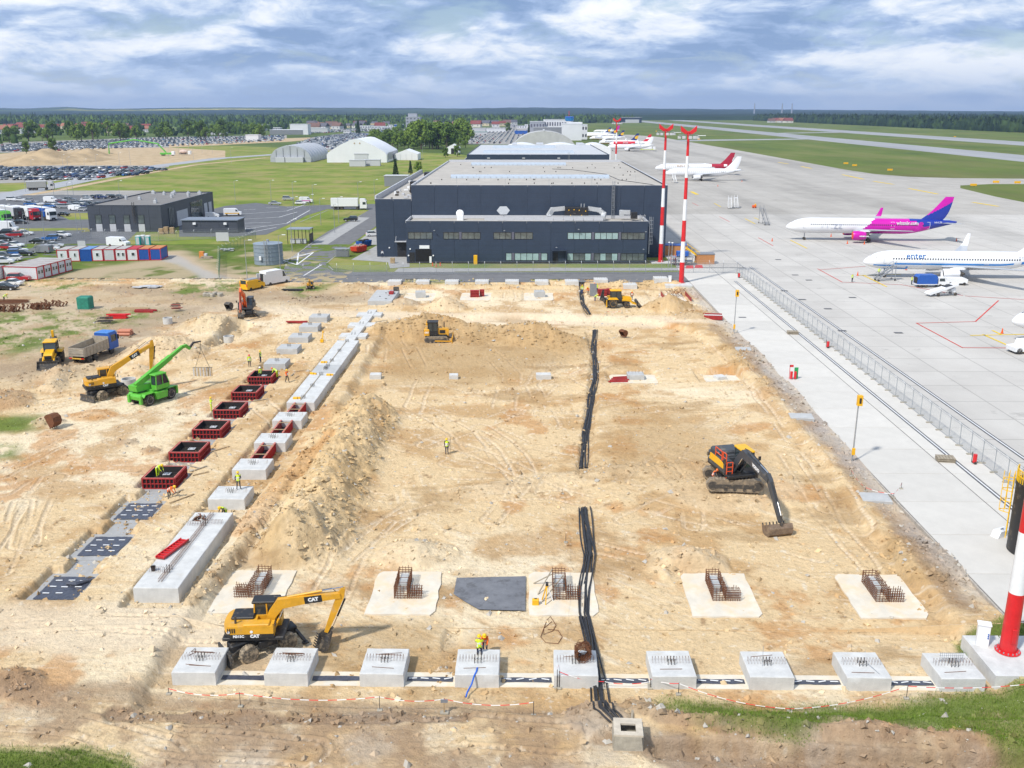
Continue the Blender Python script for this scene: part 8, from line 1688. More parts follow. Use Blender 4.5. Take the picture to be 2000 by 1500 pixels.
def van(px,py,rz,label,m_,L=5.6,H=2.6,cat='van',stripe=None,open_back=False):
 p=T(px,py);t_=thing('van',label,cat,p,R(rz));h=L/2
 MB().prism([(-h,.35),(h-.2,.35),(h,.7),(h-.1,1.15),(h-.95,1.4),(h-1.55,H-.15),(h-2.0,H),(-h+.1,H),(-h,H-.15)],-.98,.98,'y').build('body',m_,t_)
 MB().prism([(h-1.02,1.42),(h-1.0,1.5),(h-1.50,H-.3),(h-1.55,H-.25)],-.85,.85,'y').build('windscreen',M_CABG,t_)
 for s_ in(-.985,.985):MB().prism([(h-1.9,1.45),(h-1.05,1.45),(h-1.6,H-.35),(h-1.9,H-.35)],s_-.012,s_+.012,'y').build('window',M_CABG,t_)
 for x in(-h+1.0,h-.95):
  for y in(-.88,.88):MB().lathe([(.06,-.12),(.3,-.12),(.36,-.08),(.36,.08),(.3,.12),(.06,.12)],(x,y,.36),14,'y').build('wheel',M_RUB,t_)
 for y in(-.75,.75):MB().cbox((h-.05,y,.85),(.12,.3,.22)).build('headlight',M_PALEGREY,t_);MB().cbox((-h,y*1.15,1.2),(.06,.16,.6)).build('tail_light',M_RED,t_)
 if stripe:[MB().cbox((-.2,s_,.85),(L*.8,.02,.3)).build('stripe',stripe,t_)for s_ in(-.99,.99)]
 if open_back:MB().cbox((-h-.02,0,1.45),(.06,1.6,1.9)).build('open_doorway',M_BLACK,t_);[MB().cbox((-h-.35,s_*1.05,1.45),(.75,.06,2.0)).build('rear_door',m_,t_)for s_ in(-1,1)];[MB().bar((-h-.1,s_*.4,.6),(-h-2.0,s_*.5,.05),.35,.06).build('ramp',M_STEEL,t_)for s_ in(-1,1)]
 elif m_ is not M_GREY:MB().box(-h-.02,-h+.0,-.7,.7,1.4,2.1).build('rear_window',M_CABG,t_)
 return t_
van(538,554,55,'white panel van with open rear doors and loading ramps at the site entrance',M_WHITE,6.2,2.9,open_back=True)
v=van(494,565,62,'bright yellow service van parked at the site entrance',M_YEL,5.0,2.0);MB().cbox((-.3,0,2.1),(2.6,1.3,.15)).build('roof_rack',M_STEEL,v)
van(232,481,-12,'white panel van parked behind the site cabins',M_WHITE,5.8,2.4);van(82,494,172,'dark grey van parked in the site car park',M_GREY,5.2,2.0);van(455,421,12,'white van with yellow stripe on the lot behind the annex',M_WHITE,5.8,2.4,stripe=M_YEL);van(415,426,14,'small white van partly hidden by the annex',M_WHITE,4.4,1.9)
van(598,396,5,'white van with pink marking parked by the meadow',M_WHITE,5.0,2.2,stripe=M_MAG);van(12,452,5,'long white box van at the lot edge near the lorries',M_WHITE,7.0,3.0);van(100,395,0,'white van on the gravel lot among parked cars',M_WHITE,5.0,2.2);van(148,411,-20,'white pickup van beside the black saloon',M_WHITE,4.8,1.9)
def lorry(px,py,rz,label,cabm,boxm,L=13.0):
 p=T(px,py);t_=thing('lorry',label,'lorry',p,R(rz));MB().box(-L,0,-1.25,1.25,1.2,3.9).build('trailer_box',boxm,t_);MB().box(-L-.05,.05,-1.27,1.27,3.9,3.98).build('trailer_roof',M_WHITE,t_);MB().box(-L,2.6,-.5,.5,.8,1.15).build('chassis',M_BLACK,t_)
 cb=MB().prism([(.7,.5),(3.1,.5),(3.15,1.5),(2.95,3.0),(2.4,3.75),(.7,3.8)],-1.22,1.22,'y').build('cab',cabm,t_);MB().prism([(3.12,1.75),(3.17,1.75),(3.02,2.9),(2.97,2.9)],-1.1,1.1,'y').build('windscreen',M_CABG,cb);[MB().box(1.7,2.8,s_-.02,s_+.02,1.8,2.7).build('cab_window',M_CABG,cb)for s_ in(-1.22,1.22)];[MB().cbox((3.15,s_,.95),(.1,.45,.25)).build('headlight',M_WHITE,cb)for s_ in(-.85,.85)];MB().cbox((3.14,0,.75),(.06,1.2,.5)).build('grille',M_BLACK,cb)
 for x in(-L+1.2,-L+2.5,-L+3.8,-.2,2.2):
  for y in(-1.05,1.05):MB().lathe([(.1,-.15),(.5,-.15),(.5,.15),(.1,.15)],(x,y,.5),14,'y').build('wheel',M_RUB,t_)
lorry(36,429,-38,'lorry with black cab and grey trailer parked beside the red one',M_BLACK,M_PALEGREY);lorry(64,430,-38,'lorry with red cab and white trailer between black and white lorries',mat('lorry_red',(.42,.02,.03),.35),M_WHITE);lorry(96,430,-38,'lorry with white cab and blue sided trailer beside the red one',M_WHITE,M_BLUE);lorry(8,435,-38,'lorry with bright green cab at the end of the lorry row',M_GREEN,M_WHITE)
lorry(700,409,3,'white refrigerated lorry waiting on the road behind the grass island',M_WHITE,M_WHITE,9.5);lorry(92,371,18,'grey tipper lorry driving on the far pale road',M_PALEGREY,mat('tipper_grey',(.32,.32,.30),.6),8.0)
# ================================================================== site cabins and stores on the left
def cabin(name,label,x,y,w,d,h,wallm,framem,roofm,rz=0,wins=(),group=None,ribs=False):
 t_=thing(name,label,'container',(x,y,0),rz,group);MB().box(-w/2+.06,w/2-.06,.06,d-.06,.1,h-.06).build('wall',wallm,t_);MB().box(-w/2+.02,w/2-.02,.02,d-.02,h-.05,h).build('roof',roofm,t_)
 for a in(-w/2,w/2-.14):
  for b in(0,d-.14):MB().box(a,a+.14,b,b+.14,0,h+.03).build('corner_post',framem,t_)
 for z in(.02,h-.16):MB().box(-w/2+.15,w/2-.15,-.0,.12,z,z+.16).build('frame_rail',framem,t_);[MB().box(a,a+.12,.15,d-.15,z,z+.16).build('side_rail',framem,t_)for a in(-w/2,w/2-.12)]
 if ribs:[MB().box(-w/2+.25+k*.3,-w/2+.37+k*.3,.01,.05,.25,h-.25).build('rib',wallm,t_)for k in range(int((w-.4)/.3))]
 for wx,ww in wins:f=MB().box(wx-ww/2,wx+ww/2,-.02,.05,1.1,1.95).build('window',M_WHITE,t_);MB().box(wx-ww/2+.07,wx+ww/2-.07,-.03,-.021,1.17,1.88).build('pane',M_CABG,f)
 return t_
M_CREAM=mat('cabin_white',(.62,.64,.66),.5,var=.08,dirt=(.45,.42,.38),dirt_amt=.06);M_CROOF=mat('cabin_roof',(.40,.39,.37),.8,var=.15,scale=.8,dirt=(.27,.25,.22),dirt_amt=.2);M_CTR=mat('container_blue',(.015,.09,.36),.5,var=.15);M_CRED=mat('cabin_red',(.48,.018,.025),.5,var=.1)
specs=[(M_CREAM,M_CRED,M_CROOF,'white cabin with red frame at the end of the row by the parked cars',[(-.2,.5)]),(M_CREAM,M_CRED,M_CROOF,'second white cabin with red frame in the store row',[(.2,.5)]),(M_CTR,M_CTR,mat('roof_blue',(.12,.25,.5),.5),'blue ribbed container between two white cabins',()),(M_CREAM,M_CRED,M_CROOF,'white cabin with small window right of the lone blue container',[(0,.7)]),(M_PALEGREY,M_CRED,M_CROOF,'grey cabin with dull front in the store row',()),(M_CREAM,M_CRED,M_CROOF,'white cabin with two windows in the store row',[(-.5,.6),(.55,.6)]),(M_CREAM,M_CRED,M_CRED,'white cabin with red roof beside the blue containers',[(.2,.8)]),(M_CTR,M_CRED,mat('roof_rust',(.50,.20,.07),.8),'blue ribbed container with rusty roof beside the red roofed cabin',()),(M_CTR,M_CRED,mat('roof_rust',(.5,.2,.07)),'blue ribbed container closing the row towards the dirt road',())]
for k,(wm,fm,rm,lb,wn)in enumerate(specs):cabin('site_cabin' if wm is not M_CTR else 'store_container',lb,-108.0+k*2.62,221.2+k*.28,2.5,6.0,2.75,wm,fm,rm,R(5),wn,'row of site cabins and containers',wm is M_CTR)
for k in range(5):cabin('site_office',['first white office cabin of the long block, next to the grass','second white office cabin of the long block','third white office cabin of the long block','fourth white office cabin of the long block','last white office cabin of the long block towards the store row'][k],-105.3+k*.32,196.6+k*2.52,7.6,2.46,2.7,M_CREAM,M_CRED,M_CROOF,R(-7),(),'white site office block')
for k in range(5):
 for j in(.7,1.75):
  o=MB().box(-.02,.03,-.35,.35,1.1,1.95).build('window',M_WHITE,[q for q in COL.objects if q.name.startswith('site_office')][k],(3.8,j,0));MB().box(.031,.04,-.28,.28,1.17,1.88).build('pane',M_CABG,o)
cabin('site_office','white office cabin with red frame behind the dark red pickup',-113.2,196.2,7.6,2.46,2.7,M_CREAM,M_CRED,M_CROOF,R(-7),[(-1.5,.9)],'white site office block')
for a,b,c_ in((271,478,'first'),(280,477,'grey'),(290,478,'second')):
 p=G(a,b);t_=thing('portable_toilet',{'first':'turquoise portable toilet left of the grey one','grey':'pale grey portable toilet between two turquoise ones','second':'turquoise portable toilet right of the grey one'}[c_],'toilet',p);m_=M_PALEGREY if c_=='grey' else mat('turquoise',(.02,.42,.40),.5);MB().cbox((0,0,1.1),(1.1,1.1,2.2),b=.04).build('cabin',m_,t_);MB().prism([(-.6,2.2),(.6,2.2),(.4,2.42),(-.4,2.42)],-.6,.6,'y').build('roof',M_WHITE,t_);MB().box(-.4,.4,-.57,-.552,.15,2.0).build('door',M_PALEGREY,t_)
def heap(name,label,px,py,n,fn,cat,rz=0):
 p=T(px,py);t_=thing(name,label,cat,p,R(rz));[fn(t_,k)for k in range(n)];return t_
def rod(t_,k,L=2.4,m_=M_RUST,sp=.9,h=.5,r=.05):y,z=random.uniform(-sp,sp),random.uniform(.05,h);MB().bar((-L/2+random.uniform(-.3,.3),y,z),(L/2+random.uniform(-.3,.3),y+random.uniform(-.2,.2),z),r).build('rod',m_,t_)
def coil(t_,k):x,y=random.uniform(-2.5,2.5),random.uniform(-.8,.8);r=random.uniform(.4,.6);MB().tube([(x+.2*math.sin(a*3),y+r*.5*math.cos(a),r+r*math.sin(a))for a in[2*math.pi*j/10 for j in range(11)]],.07,5).build('stirrup_ring',M_RUST,t_)
for a,b,n,fn,lb,cat in((70,604,26,coil,'heap of rusty rebar cages and rings on blue sheeting','rebar'),(20,608,22,coil,'long heap of rusty rebar rings at the edge of the rebar yard','rebar'),(108,598,12,coil,'two rusty rebar baskets beside the green covered crate','rebar'),(20,592,30,lambda t,k:rod(t,k,6,M_RUST,1.6,.5),'pile of straight rusty rebar rods by the bending worker','rebar'),(255,605,12,lambda t,k:rod(t,k,6,M_WOOD,1.2,.3,.16),'pile of sawn timber boards behind the red pipes','timber'),(283,609,8,lambda t,k:rod(t,k,3.6,M_FORMRED,.8,.3,.2),'red formwork beams stacked beside the scaffold crate','formwork'),(231,622,9,lambda t,k:rod(t,k,3.4,M_RED,.5,.9,.22),'stack of bright red formwork boards on the grass','formwork'),(245,655,5,lambda t,k:MB().cyl((-1,-.6+k*.3,.3+.45*(k%2)),(1,-.6+k*.3,.3+.45*(k%2)),.25,n=12).build('pipe',mat('clay_pipe',(.50,.20,.12),.7),t),'stack of brick coloured drain pipes','pipes'),(288,562,16,lambda t,k:MB().cbox((random.uniform(-2.2,2.2),random.uniform(-1,1),.15+.02*k),(1.8,.8,.12),random.uniform(-.4,.4)).build('slab',M_PALEGREY,t),'pile of grey slabs and sheets on the grass track','slabs'),(442,490,14,lambda t,k:MB().cbox((random.uniform(-1.4,1.4),random.uniform(-.8,.8),.2+.09*(k//3)),(1.4,.7,.14),random.uniform(-.2,.2)).build('slab',M_PALEGREY,t),'grey paving slabs stacked beside the green fence','slabs'),(404,505,10,lambda t,k:rod(t,k,2.5,M_OLDWOOD,.8,.5,.2),'timber and steel scrap heap before the green fence','scrap'),(572,568,8,lambda t,k:rod(t,k,3.6,M_BLACK,.6,.35,.2),'black drain mats stacked beside the mini excavator','mats'),(205,632,10,lambda t,k:rod(t,k,2.4,M_DARKSTEEL,.7,1.1,.12),'dark steel frame rack before the red boards','rack'),(345,608,12,lambda t,k:rod(t,k,1.6,M_FORMRED if k%2 else M_DARKSTEEL,.8,1.4,.1),'crate of red scaffold clamps by the dirt road','scaffold'),(580,631,6,lambda t,k:rod(t,k,3,M_FORMRED,.8,.4,.2),'red formwork pallet beside the last grey footing','formwork'),(415,578,9,lambda t,k:MB().cbox((random.uniform(-1.6,1.6),random.uniform(-1,1),.3),(random.uniform(.6,1.3),.7,.6),random.uniform(0,3),.12).build('rock',M_CONCOLD,t),'heap of pale boulders and stumps at the site entrance','rocks')):
 heap(cat.rstrip('s')+'_stack',lb,a,b,n,fn,cat)
p=T(168,604);t_=thing('covered_crate','crate wrapped in green netting standing in the yard','crate',p);MB().cbox((0,0,1.2),(2.3,2.0,2.3),b=.18).build('netting',mat('green_net',(.02,.20,.14),.7,var=.3,scale=2,bump=.8),t_);MB().cbox((0,0,.1),(2.6,2.2,.2)).build('pallet',M_OLDWOOD,t_)
p=T(395,504);t_=thing('orange_crate','orange steel crate standing alone on the grass','crate',p);MB().cbox((0,0,.8),(1.1,.9,1.6),b=.03).build('body',mat('crate_orange',(.60,.22,.04),.6),t_);MB().cbox((.9,0,.6),(.8,.8,1.0),b=.1).build('machine',M_PALEGREY,t_)
for a,b,r,lb in((328,632,.75,'pale concrete shaft ring beside the spoil heap'),(447,668,.8,'concrete shaft ring in the small trench'),(252,754,.9,'concrete shaft ring by the bucket of the left excavator')):
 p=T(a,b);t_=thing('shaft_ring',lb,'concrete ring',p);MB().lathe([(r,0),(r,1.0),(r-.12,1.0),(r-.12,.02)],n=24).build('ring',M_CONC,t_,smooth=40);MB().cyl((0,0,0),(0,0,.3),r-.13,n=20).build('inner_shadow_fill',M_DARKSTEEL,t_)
for a,b,w,d,lb in((435,465,3.4,2.6,'large grey panel board leaning at the fence by the tank'),(160,476,2.0,1.8,'beige panel board standing behind the store row')):
 p=G(a,b+8);t_=thing('site_board',lb,'board',p);MB().box(-w/2,w/2,0,.08,.3,d).build('panel',M_PALEGREY,t_);[MB().bar((x,.1,0),(x,.1,d),.1).build('post',M_STEEL,t_)for x in(-w*.4,w*.4)]
for a,b,lb in((695,406,'low yellow runway guidance box'),):pass
for k,q in enumerate(((1652,321),(1669,325),(1738,334),(1901,364),(1945,358),(1987,359),(1865,268),(1282,257),(1300,262),(1365,273))):
 p=G(*q);t_=thing('guidance_sign','low yellow airfield guidance sign in the grass','sign',p,0,'airfield guidance signs');MB().cbox((0,0,.75),(3.0,.3,1.0),b=.03).build('panel',M_YEL,t_);[MB().bar((x,0,0),(x,0,.3),.1).build('leg',M_STEEL,t_)for x in(-1,1)]
 # ================================================================== patchy yard between site and cabins
gx,gy=np.meshgrid(np.linspace(-150,-38,260),np.linspace(SITE_Y1-.4,252,150))
n1_=fbm(gx,gy,.10,5,61);n2_=fbm(gx,gy,.5,4,62);yc_=np.ones(gx.shape+(3,))*np.array((.115,.165,.03))*(1+.35*n2_[...,None])
yc_=lerp(yc_,(.22,.21,.08),sm(-.1,.5,fbm(gx,gy,.25,4,63))*.6)
dm=np.maximum(sm(9,2,segd(gx,gy,PX((-140,585),(150,578),(330,560),(430,545),(560,548)))+4*n1_),sm(6,1.5,segd(gx,gy,PX((330,495),(380,515),(430,540),(480,552)))+3*n1_))
dm=np.maximum(dm,sm(8,2,segd(gx,gy,PX((150,545),(200,530),(330,512)))+4*n1_)*.9);dm=np.maximum(dm,sm(.0,.35,n1_+.25*n2_)*.8*sm(246,238,gy))
yc_=lerp(yc_,(.46,.36,.24),dm);yc_=lerp(yc_,(.42,.41,.40),sm(3.5,1,segd(gx,gy,PX((330,500),(390,530),(450,560)))+2*n1_)*.7)
me=grid_mesh('yard_ground',gx,gy,.02*n2_-.02,np.clip(yc_,.02,.7));me.materials.append(M_SOIL);obj('yard_ground',me,kind='structure')
# ================================================================== trees
def leafmat(name,c1,c2):
 m=bpy.data.materials.new(name);m.use_nodes=True;nt=m.node_tree;b=nt.nodes['Principled BSDF'];b.inputs['Roughness'].default_value=.7;b.inputs['Specular IOR Level'].default_value=.2
 g=N(nt,'ShaderNodeNewGeometry');oi=N(nt,'ShaderNodeObjectInfo');r=MA(nt,'FRACT',MA(nt,'ADD',g.outputs['Random Per Island'],oi.outputs['Random']));nt.links.new(MIX(nt,r,(*c1,1),(*c2,1)),b.inputs['Base Color']);return m
LEAF=[leafmat('leaf_mid',(.065,.115,.018),(.135,.21,.032)),leafmat('leaf_fresh',(.10,.17,.022),(.19,.27,.04)),leafmat('leaf_dark',(.018,.04,.014),(.04,.07,.02))]
M_BARK=mat('bark',(.10,.075,.05),.9,var=.3)
def leaf_quads(C,Rr,n,size,rs):
 c_=C[rs.randint(0,len(C),n)];d=rs.normal(size=(n,3));d/=np.linalg.norm(d,axis=1)[:,None];p=c_+d*Rr*rs.uniform(.55,1.05,(n,1))
 u=rs.normal(size=(n,3));u-=d*(u*d).sum(1)[:,None]*.6;u/=np.linalg.norm(u,axis=1)[:,None];w=np.cross(d,u);w/=np.maximum(.1,np.linalg.norm(w,axis=1))[:,None];s_=size*rs.uniform(.6,1.3,(n,1))
 return np.stack([p-u*s_-w*s_*.6,p+u*s_-w*s_*.6,p+u*s_+w*s_*.6,p-u*s_+w*s_*.6],1).reshape(-1,3)
TREES=[]
for k,(kind,lm)in enumerate((('b',0),('b',1),('b',0),('b',1),('c',2),('s',1))):
 rs=np.random.RandomState(80+k);mb=MB();q=[]
 if kind=='c':
  mb.tube([(0,0,0),(0,0,9.6)],[.25,.05],6);C=[]
  for j in range(60):f=j/60;a=j*2.4;C.append((1.9*(1-f)*math.cos(a)*.75,1.9*(1-f)*math.sin(a)*.75,1.0+8.7*f))
  q=leaf_quads(np.array(C),.55,900,.28,rs)
 else:
  H_=10.0 if kind=='b' else 3.2;C=[]
  mb.tube([(0,0,0),(.1,0,H_*.25),(.05,.1,H_*.62)],[.32,.24,.08]if kind=='b' else[.1,.08,.04],6)
  for j in range(16 if kind=='b' else 8):
   a=rs.uniform(0,6.28);f=rs.uniform(.25,.92);rr=(H_*.36)*math.sin(math.pi*(f*.85+.08))*rs.uniform(.45,1.0);e=(rr*math.cos(a),rr*math.sin(a),H_*f);C.append(e)
   if kind=='b' and j<9:mb.tube([(.06,.05,H_*(.22+.03*j)),(e[0]*.6,e[1]*.6,e[2]*.85),e],[.11,.07,.03],5)
  q=leaf_quads(np.array(C),H_*.15,1300 if kind=='b' else 350,H_*.034,rs)
 tm=mb.mesh('trunk');tm.materials.append(M_BARK);cm_=bpy.data.meshes.new('crown');nq=len(q)//4;cm_.from_pydata(q.tolist(),[],np.arange(nq*4).reshape(-1,4).tolist());cm_.materials.append(LEAF[lm]);TREES.append((tm,cm_))
def tree(x,y,h,v,label,group,name='broadleaf_tree'):
 t_=thing(name,label,'tree',(x,y,0),random.uniform(0,6.28),group,h/(3.2 if v==5 else 9.6));obj('trunk',TREES[v][0],t_);obj('crown',TREES[v][1],t_)
rt=random.Random(5)
for k in range(46):
 px=rt.uniform(0,520);py=272+rt.uniform(-6,8)-(px/520)*7;p=G(px,py);tree(p.x,p.y,rt.uniform(13,21),rt.choice((0,1,2,3)),'round crowned tree in the belt behind the far car park','trees behind the far car park')
for k in range(70):
 f=rt.random();px=735+175*f+rt.uniform(-12,12);py=283+rt.uniform(-9,9);p=G(px,py);tree(p.x,p.y,rt.uniform(9,15)+(9 if px>800 and rt.random()<.4 else 0),rt.choice((0,1,1,3)),'bright green tree of the dense wood behind the tents','trees of the wood behind the tents')
for a,b,h,v,lb in((773,348,9.5,4,'dark spruce standing behind the corner of the hangar'),(802,340,7,4,'smaller dark spruce beside the hangar roof parapet'),(818,338,6,1,'young bright tree between spruce and hangar roof'),(700,262,20,4,'single dark conifer in the far car park'),(835,244,16,1,'light green tree beside the grey office tower'),(914,258,14,0,'round tree among the low white buildings'),(992,258,14,2,'leafy tree left of the terminal'),(1033,261,14,4,'first of the dark conifers before the terminal'),(1056,262,13,4,'conifer close to the white terminal wall'),(1062,262,13,4,'middle conifer before the terminal wall'),(1070,262,13,4,'last conifer before the terminal wall'),(870,308,7,0,'small tree by the little gabled shed'),(893,306,8,0,'small tree right of the little gabled shed'),(104,298,11,0,'lone tree behind the far sand heap'),(52,300,9,0,'lone bushy tree left of the far sand heap'),(780,312,5,5,'young shrub before the small white tent')):
 p=G(a,b);tree(p.x,p.y,h,v,lb,None,'conifer_tree' if v==4 else 'broadleaf_tree')
 # ------------------------------------------------------------------ woods as one mass
def forest(name,label,pts,hs,rs,tones):
 nr,ns=4,7;base_=[]
 for i in range(nr):
  f=i/(nr-.4);r=(.46,.52,.38,.16)[i];base_+=[(r*math.cos(2*math.pi*k/ns+i*.4),r*math.sin(2*math.pi*k/ns+i*.4),(.0,.45,.78,.98)[i])for k in range(ns)]
 base_=np.array(base_);n=len(pts);B=np.repeat(base_[None],n,0);B=B*(1+.28*rs.normal(size=(n,len(base_),1))*(base_[:,2]>.1)[None,:,None]);B[...,:2]*=(hs*rs.uniform(.7,1.0,n))[:,None,None];B[...,2]*=hs[:,None];B+=np.stack([pts[:,0],pts[:,1],np.zeros(n)-.3],1)[:,None]
 F=[(i*ns+k,i*ns+(k+1)%ns,(i+1)*ns+(k+1)%ns,(i+1)*ns+k)for i in range(nr-1)for k in range(ns)];L=len(base_);allF=(np.array(F)[None]+np.arange(n)[:,None,None]*L).reshape(-1,4)
 me=bpy.data.meshes.new(name);me.vertices.add(n*L);me.vertices.foreach_set('co',B.astype(np.float32).ravel());m_=len(allF);me.loops.add(m_*4);me.loops.foreach_set('vertex_index',allF.astype(np.int32).ravel());me.polygons.add(m_);me.polygons.foreach_set('loop_start',np.arange(0,m_*4,4,dtype=np.int32));me.polygons.foreach_set('loop_total',np.full(m_,4,np.int32));me.update(calc_edges=True)
 c_=np.ones((n,L,4),np.float32);c_[...,:3]=np.array(tones)[rs.randint(0,len(tones),n)][:,None]*rs.uniform(.7,1.3,(n,L,1));at=me.attributes.new('albedo','FLOAT_COLOR','POINT');at.data.foreach_set('color',c_.ravel());me.materials.append(M_WOODS);return tag(obj(name,me),label,'forest',None,'stuff')
M_WOODS=bpy.data.materials.new('woods');M_WOODS.use_nodes=True;_b=M_WOODS.node_tree.nodes['Principled BSDF'];_b.inputs['Roughness'].default_value=.95;_b.inputs['Specular IOR Level'].default_value=.05;_a=N(M_WOODS.node_tree,'ShaderNodeAttribute',attribute_name='albedo');M_WOODS.node_tree.links.new(_a.outputs['Color'],_b.inputs['Base Color'])
TONE=[(.05,.085,.022),(.07,.115,.026),(.09,.145,.03),(.035,.06,.024)];DTONE=[(.022,.04,.018),(.03,.052,.02),(.042,.07,.023)]
rs=np.random.RandomState(4)
def scat(n,x0,x1,y0,y1,cond=None):
 p=np.stack([rs.uniform(x0,x1,n),rs.uniform(y0,y1,n)],1);return p if cond is None else p[cond(p[:,0],p[:,1])]
p1_=np.concatenate([scat(2600,775,850,1250,3400),scat(5200,850,2400,1250,3600)]);forest('woodland','dark pine forest beyond the runway',p1_,rs.uniform(10,17,len(p1_)),rs,DTONE)
ed=lambda x,y:y>2450+300*fbm(x,y*0,.004,3,90)+np.where(x>-300,250,0)
p2_=scat(9000,-2600,330,1850,3700,ed);forest('woodland','green forest belt behind the village and car parks',p2_,rs.uniform(9,16,len(p2_)),rs,TONE)
p3_=np.concatenate([scat(420,-900,-420,1330,2400),scat(150,-420,-120,1850,2450),scat(160,-900,-480,1010,1330,lambda x,y:x<-y*.52)]);forest('woodland','scattered bushes and trees among the village houses',p3_,rs.uniform(5,11,len(p3_)),rs,TONE)
# ------------------------------------------------------------------ far wooded hills
gx,gy=np.meshgrid(np.linspace(-BIG+50,BIG-50,420),np.concatenate([np.linspace(3500,3570,4),np.geomspace(3650,12300,64)]))
pxx=1028+gx/gy*FPX*1.02;amp=np.interp(pxx,[-800,0,60,125,150,185,230,320,480,620,900,1040,1200,1450,1700,2000,2800],[45,46,34,58,60,40,38,44,52,46,40,46,40,28,18,4,0])
hz_=sm(3490,3560,gy)*13+amp*sm(5200,9800,gy)*(.85+.25*fbm(gx,gy,.0005,3,95))+7*fbm(gx,gy,.004,4,91)*sm(3500,3600,gy);hz_[0]=-.5
hc=np.ones(gx.shape+(3,))*np.array((.024,.042,.02))*(1+.5*fbm(gx,gy,.006,4,92)[...,None]);hc=lerp(hc,(.10,.135,.04),sm(.1,.3,fbm(gx,gy,.0011,3,93))*sm(5000,7500,gy)*sm(1300,500,pxx)*.85);hc=lerp(hc,(.52,.44,.06),sm(.34,.40,fbm(gx*.6,gy*2,.0016,3,94))*sm(6500,8000,gy)*sm(700,500,pxx))
me=grid_mesh('hills',gx,gy,hz_,np.clip(hc,.008,.6));me.materials.append(M_WOODS);obj('hills',me,kind='structure')
# ================================================================== distant buildings
def bld(name,label,x0,x1,yb,yt,depth,wallm,roofm=M_PALEGREY,rows=0,cols=0,winm=M_PIER,group=None,Y=None,zoff=0,cat='building'):
 a,b=(G(x0,yb),G(x1,yb))if Y is None else(AT(x0,yb,Y),AT(x1,yb,Y));Yb=(a.y+b.y)/2;h=AT((x0+x1)/2,yt,Yb).z;w=b.x-a.x
 t_=thing(name,label,cat,((a.x+b.x)/2,Yb,0),0,group);MB().box(-w/2,w/2,0,depth,0,h).build('wall',wallm,t_);MB().box(-w/2-.3,w/2+.3,-.3,depth+.3,h,h+.5).build('roof',roofm,t_)
 for r in range(rows):
  for c_ in range(cols):MB().box(-w/2+w*(c_+.25)/cols,-w/2+w*(c_+.75)/cols,-.15,-.02,h*(r+.35)/rows,h*(r+.75)/rows).build('window',winm,t_)
 return t_
M_BWHITE=mat('render_white',(.68,.69,.72),.7,var=.05,scale=.1);M_BGREY=mat('render_grey',(.33,.35,.40),.7,var=.06,scale=.1)
t_=bld('office_tower','grey cube shaped office tower with small dark windows',793,821,259,229,24,M_BGREY,M_PALEGREY,5,4);MB().box(-8,6,4,18,24,29).build('roof_house',M_BGREY,t_)
bld('office_block','plain white cube building beside the wood',832,860,264,247,14,M_BWHITE);t_=bld('terminal_building','long white terminal with rows of small windows',1062,1106,264,234,30,M_BWHITE,M_PALEGREY,2,9,Y=1250);bld('terminal_wing','grey left wing of the terminal with square windows',1035,1064,264,238,40,M_BGREY,M_PALEGREY,2,5,Y=1240);bld('terminal_annex','low dark grey block before the terminal',1042,1102,266,249,14,M_GREY,M_PALEGREY,Y=1200)
t_=bld('terminal_building','white stepped block under the control tower',1098,1136,268,242,20,M_BWHITE,M_BWHITE,0,0,Y=1150);MB().box(-4,12,2,18,17,20.5).build('upper_block',M_BWHITE,t_);bld('terminal_building','white gate building with dark square windows and pink edge',1136,1147,262,244,20,M_BWHITE,M_BWHITE,2,2,M_BLACK,Y=1190)
q=AT(1112,240,1165);t_=thing('control_tower','airport control tower with blue glazed cab and red antenna','tower',(q.x,1165,0));MB().box(-3,3,-3,3,0,21).build('shaft',M_BWHITE,t_);MB().lathe([(3.2,20.5),(5.2,22.5),(5.4,25.2),(5.0,25.2)],n=10).build('cab_glass',mat('tower_blue',(.02,.16,.36),.15),t_);MB().lathe([(5.3,25.2),(5.3,26.4),(4.2,26.9),(.5,27)],n=10).build('cab_roof',M_BLUE,t_);MB().cyl((-.5,0,27),(-.5,0,33),.3,n=6).build('antenna',M_RED,t_);MB().lathe([(4.6,20.6),(4.6,21.2),(3,21.2)],n=10).build('balcony',M_WHITE,t_)
t_=bld('far_hangar','lone dark grey hangar with pale doors beyond the taxiway',1215,1253,240,229.5,45,M_NAVYTRIM,M_PALEGREY);MB().box(-18,20,-.3,-.1,0,9).build('door',M_PALEGREY,t_)
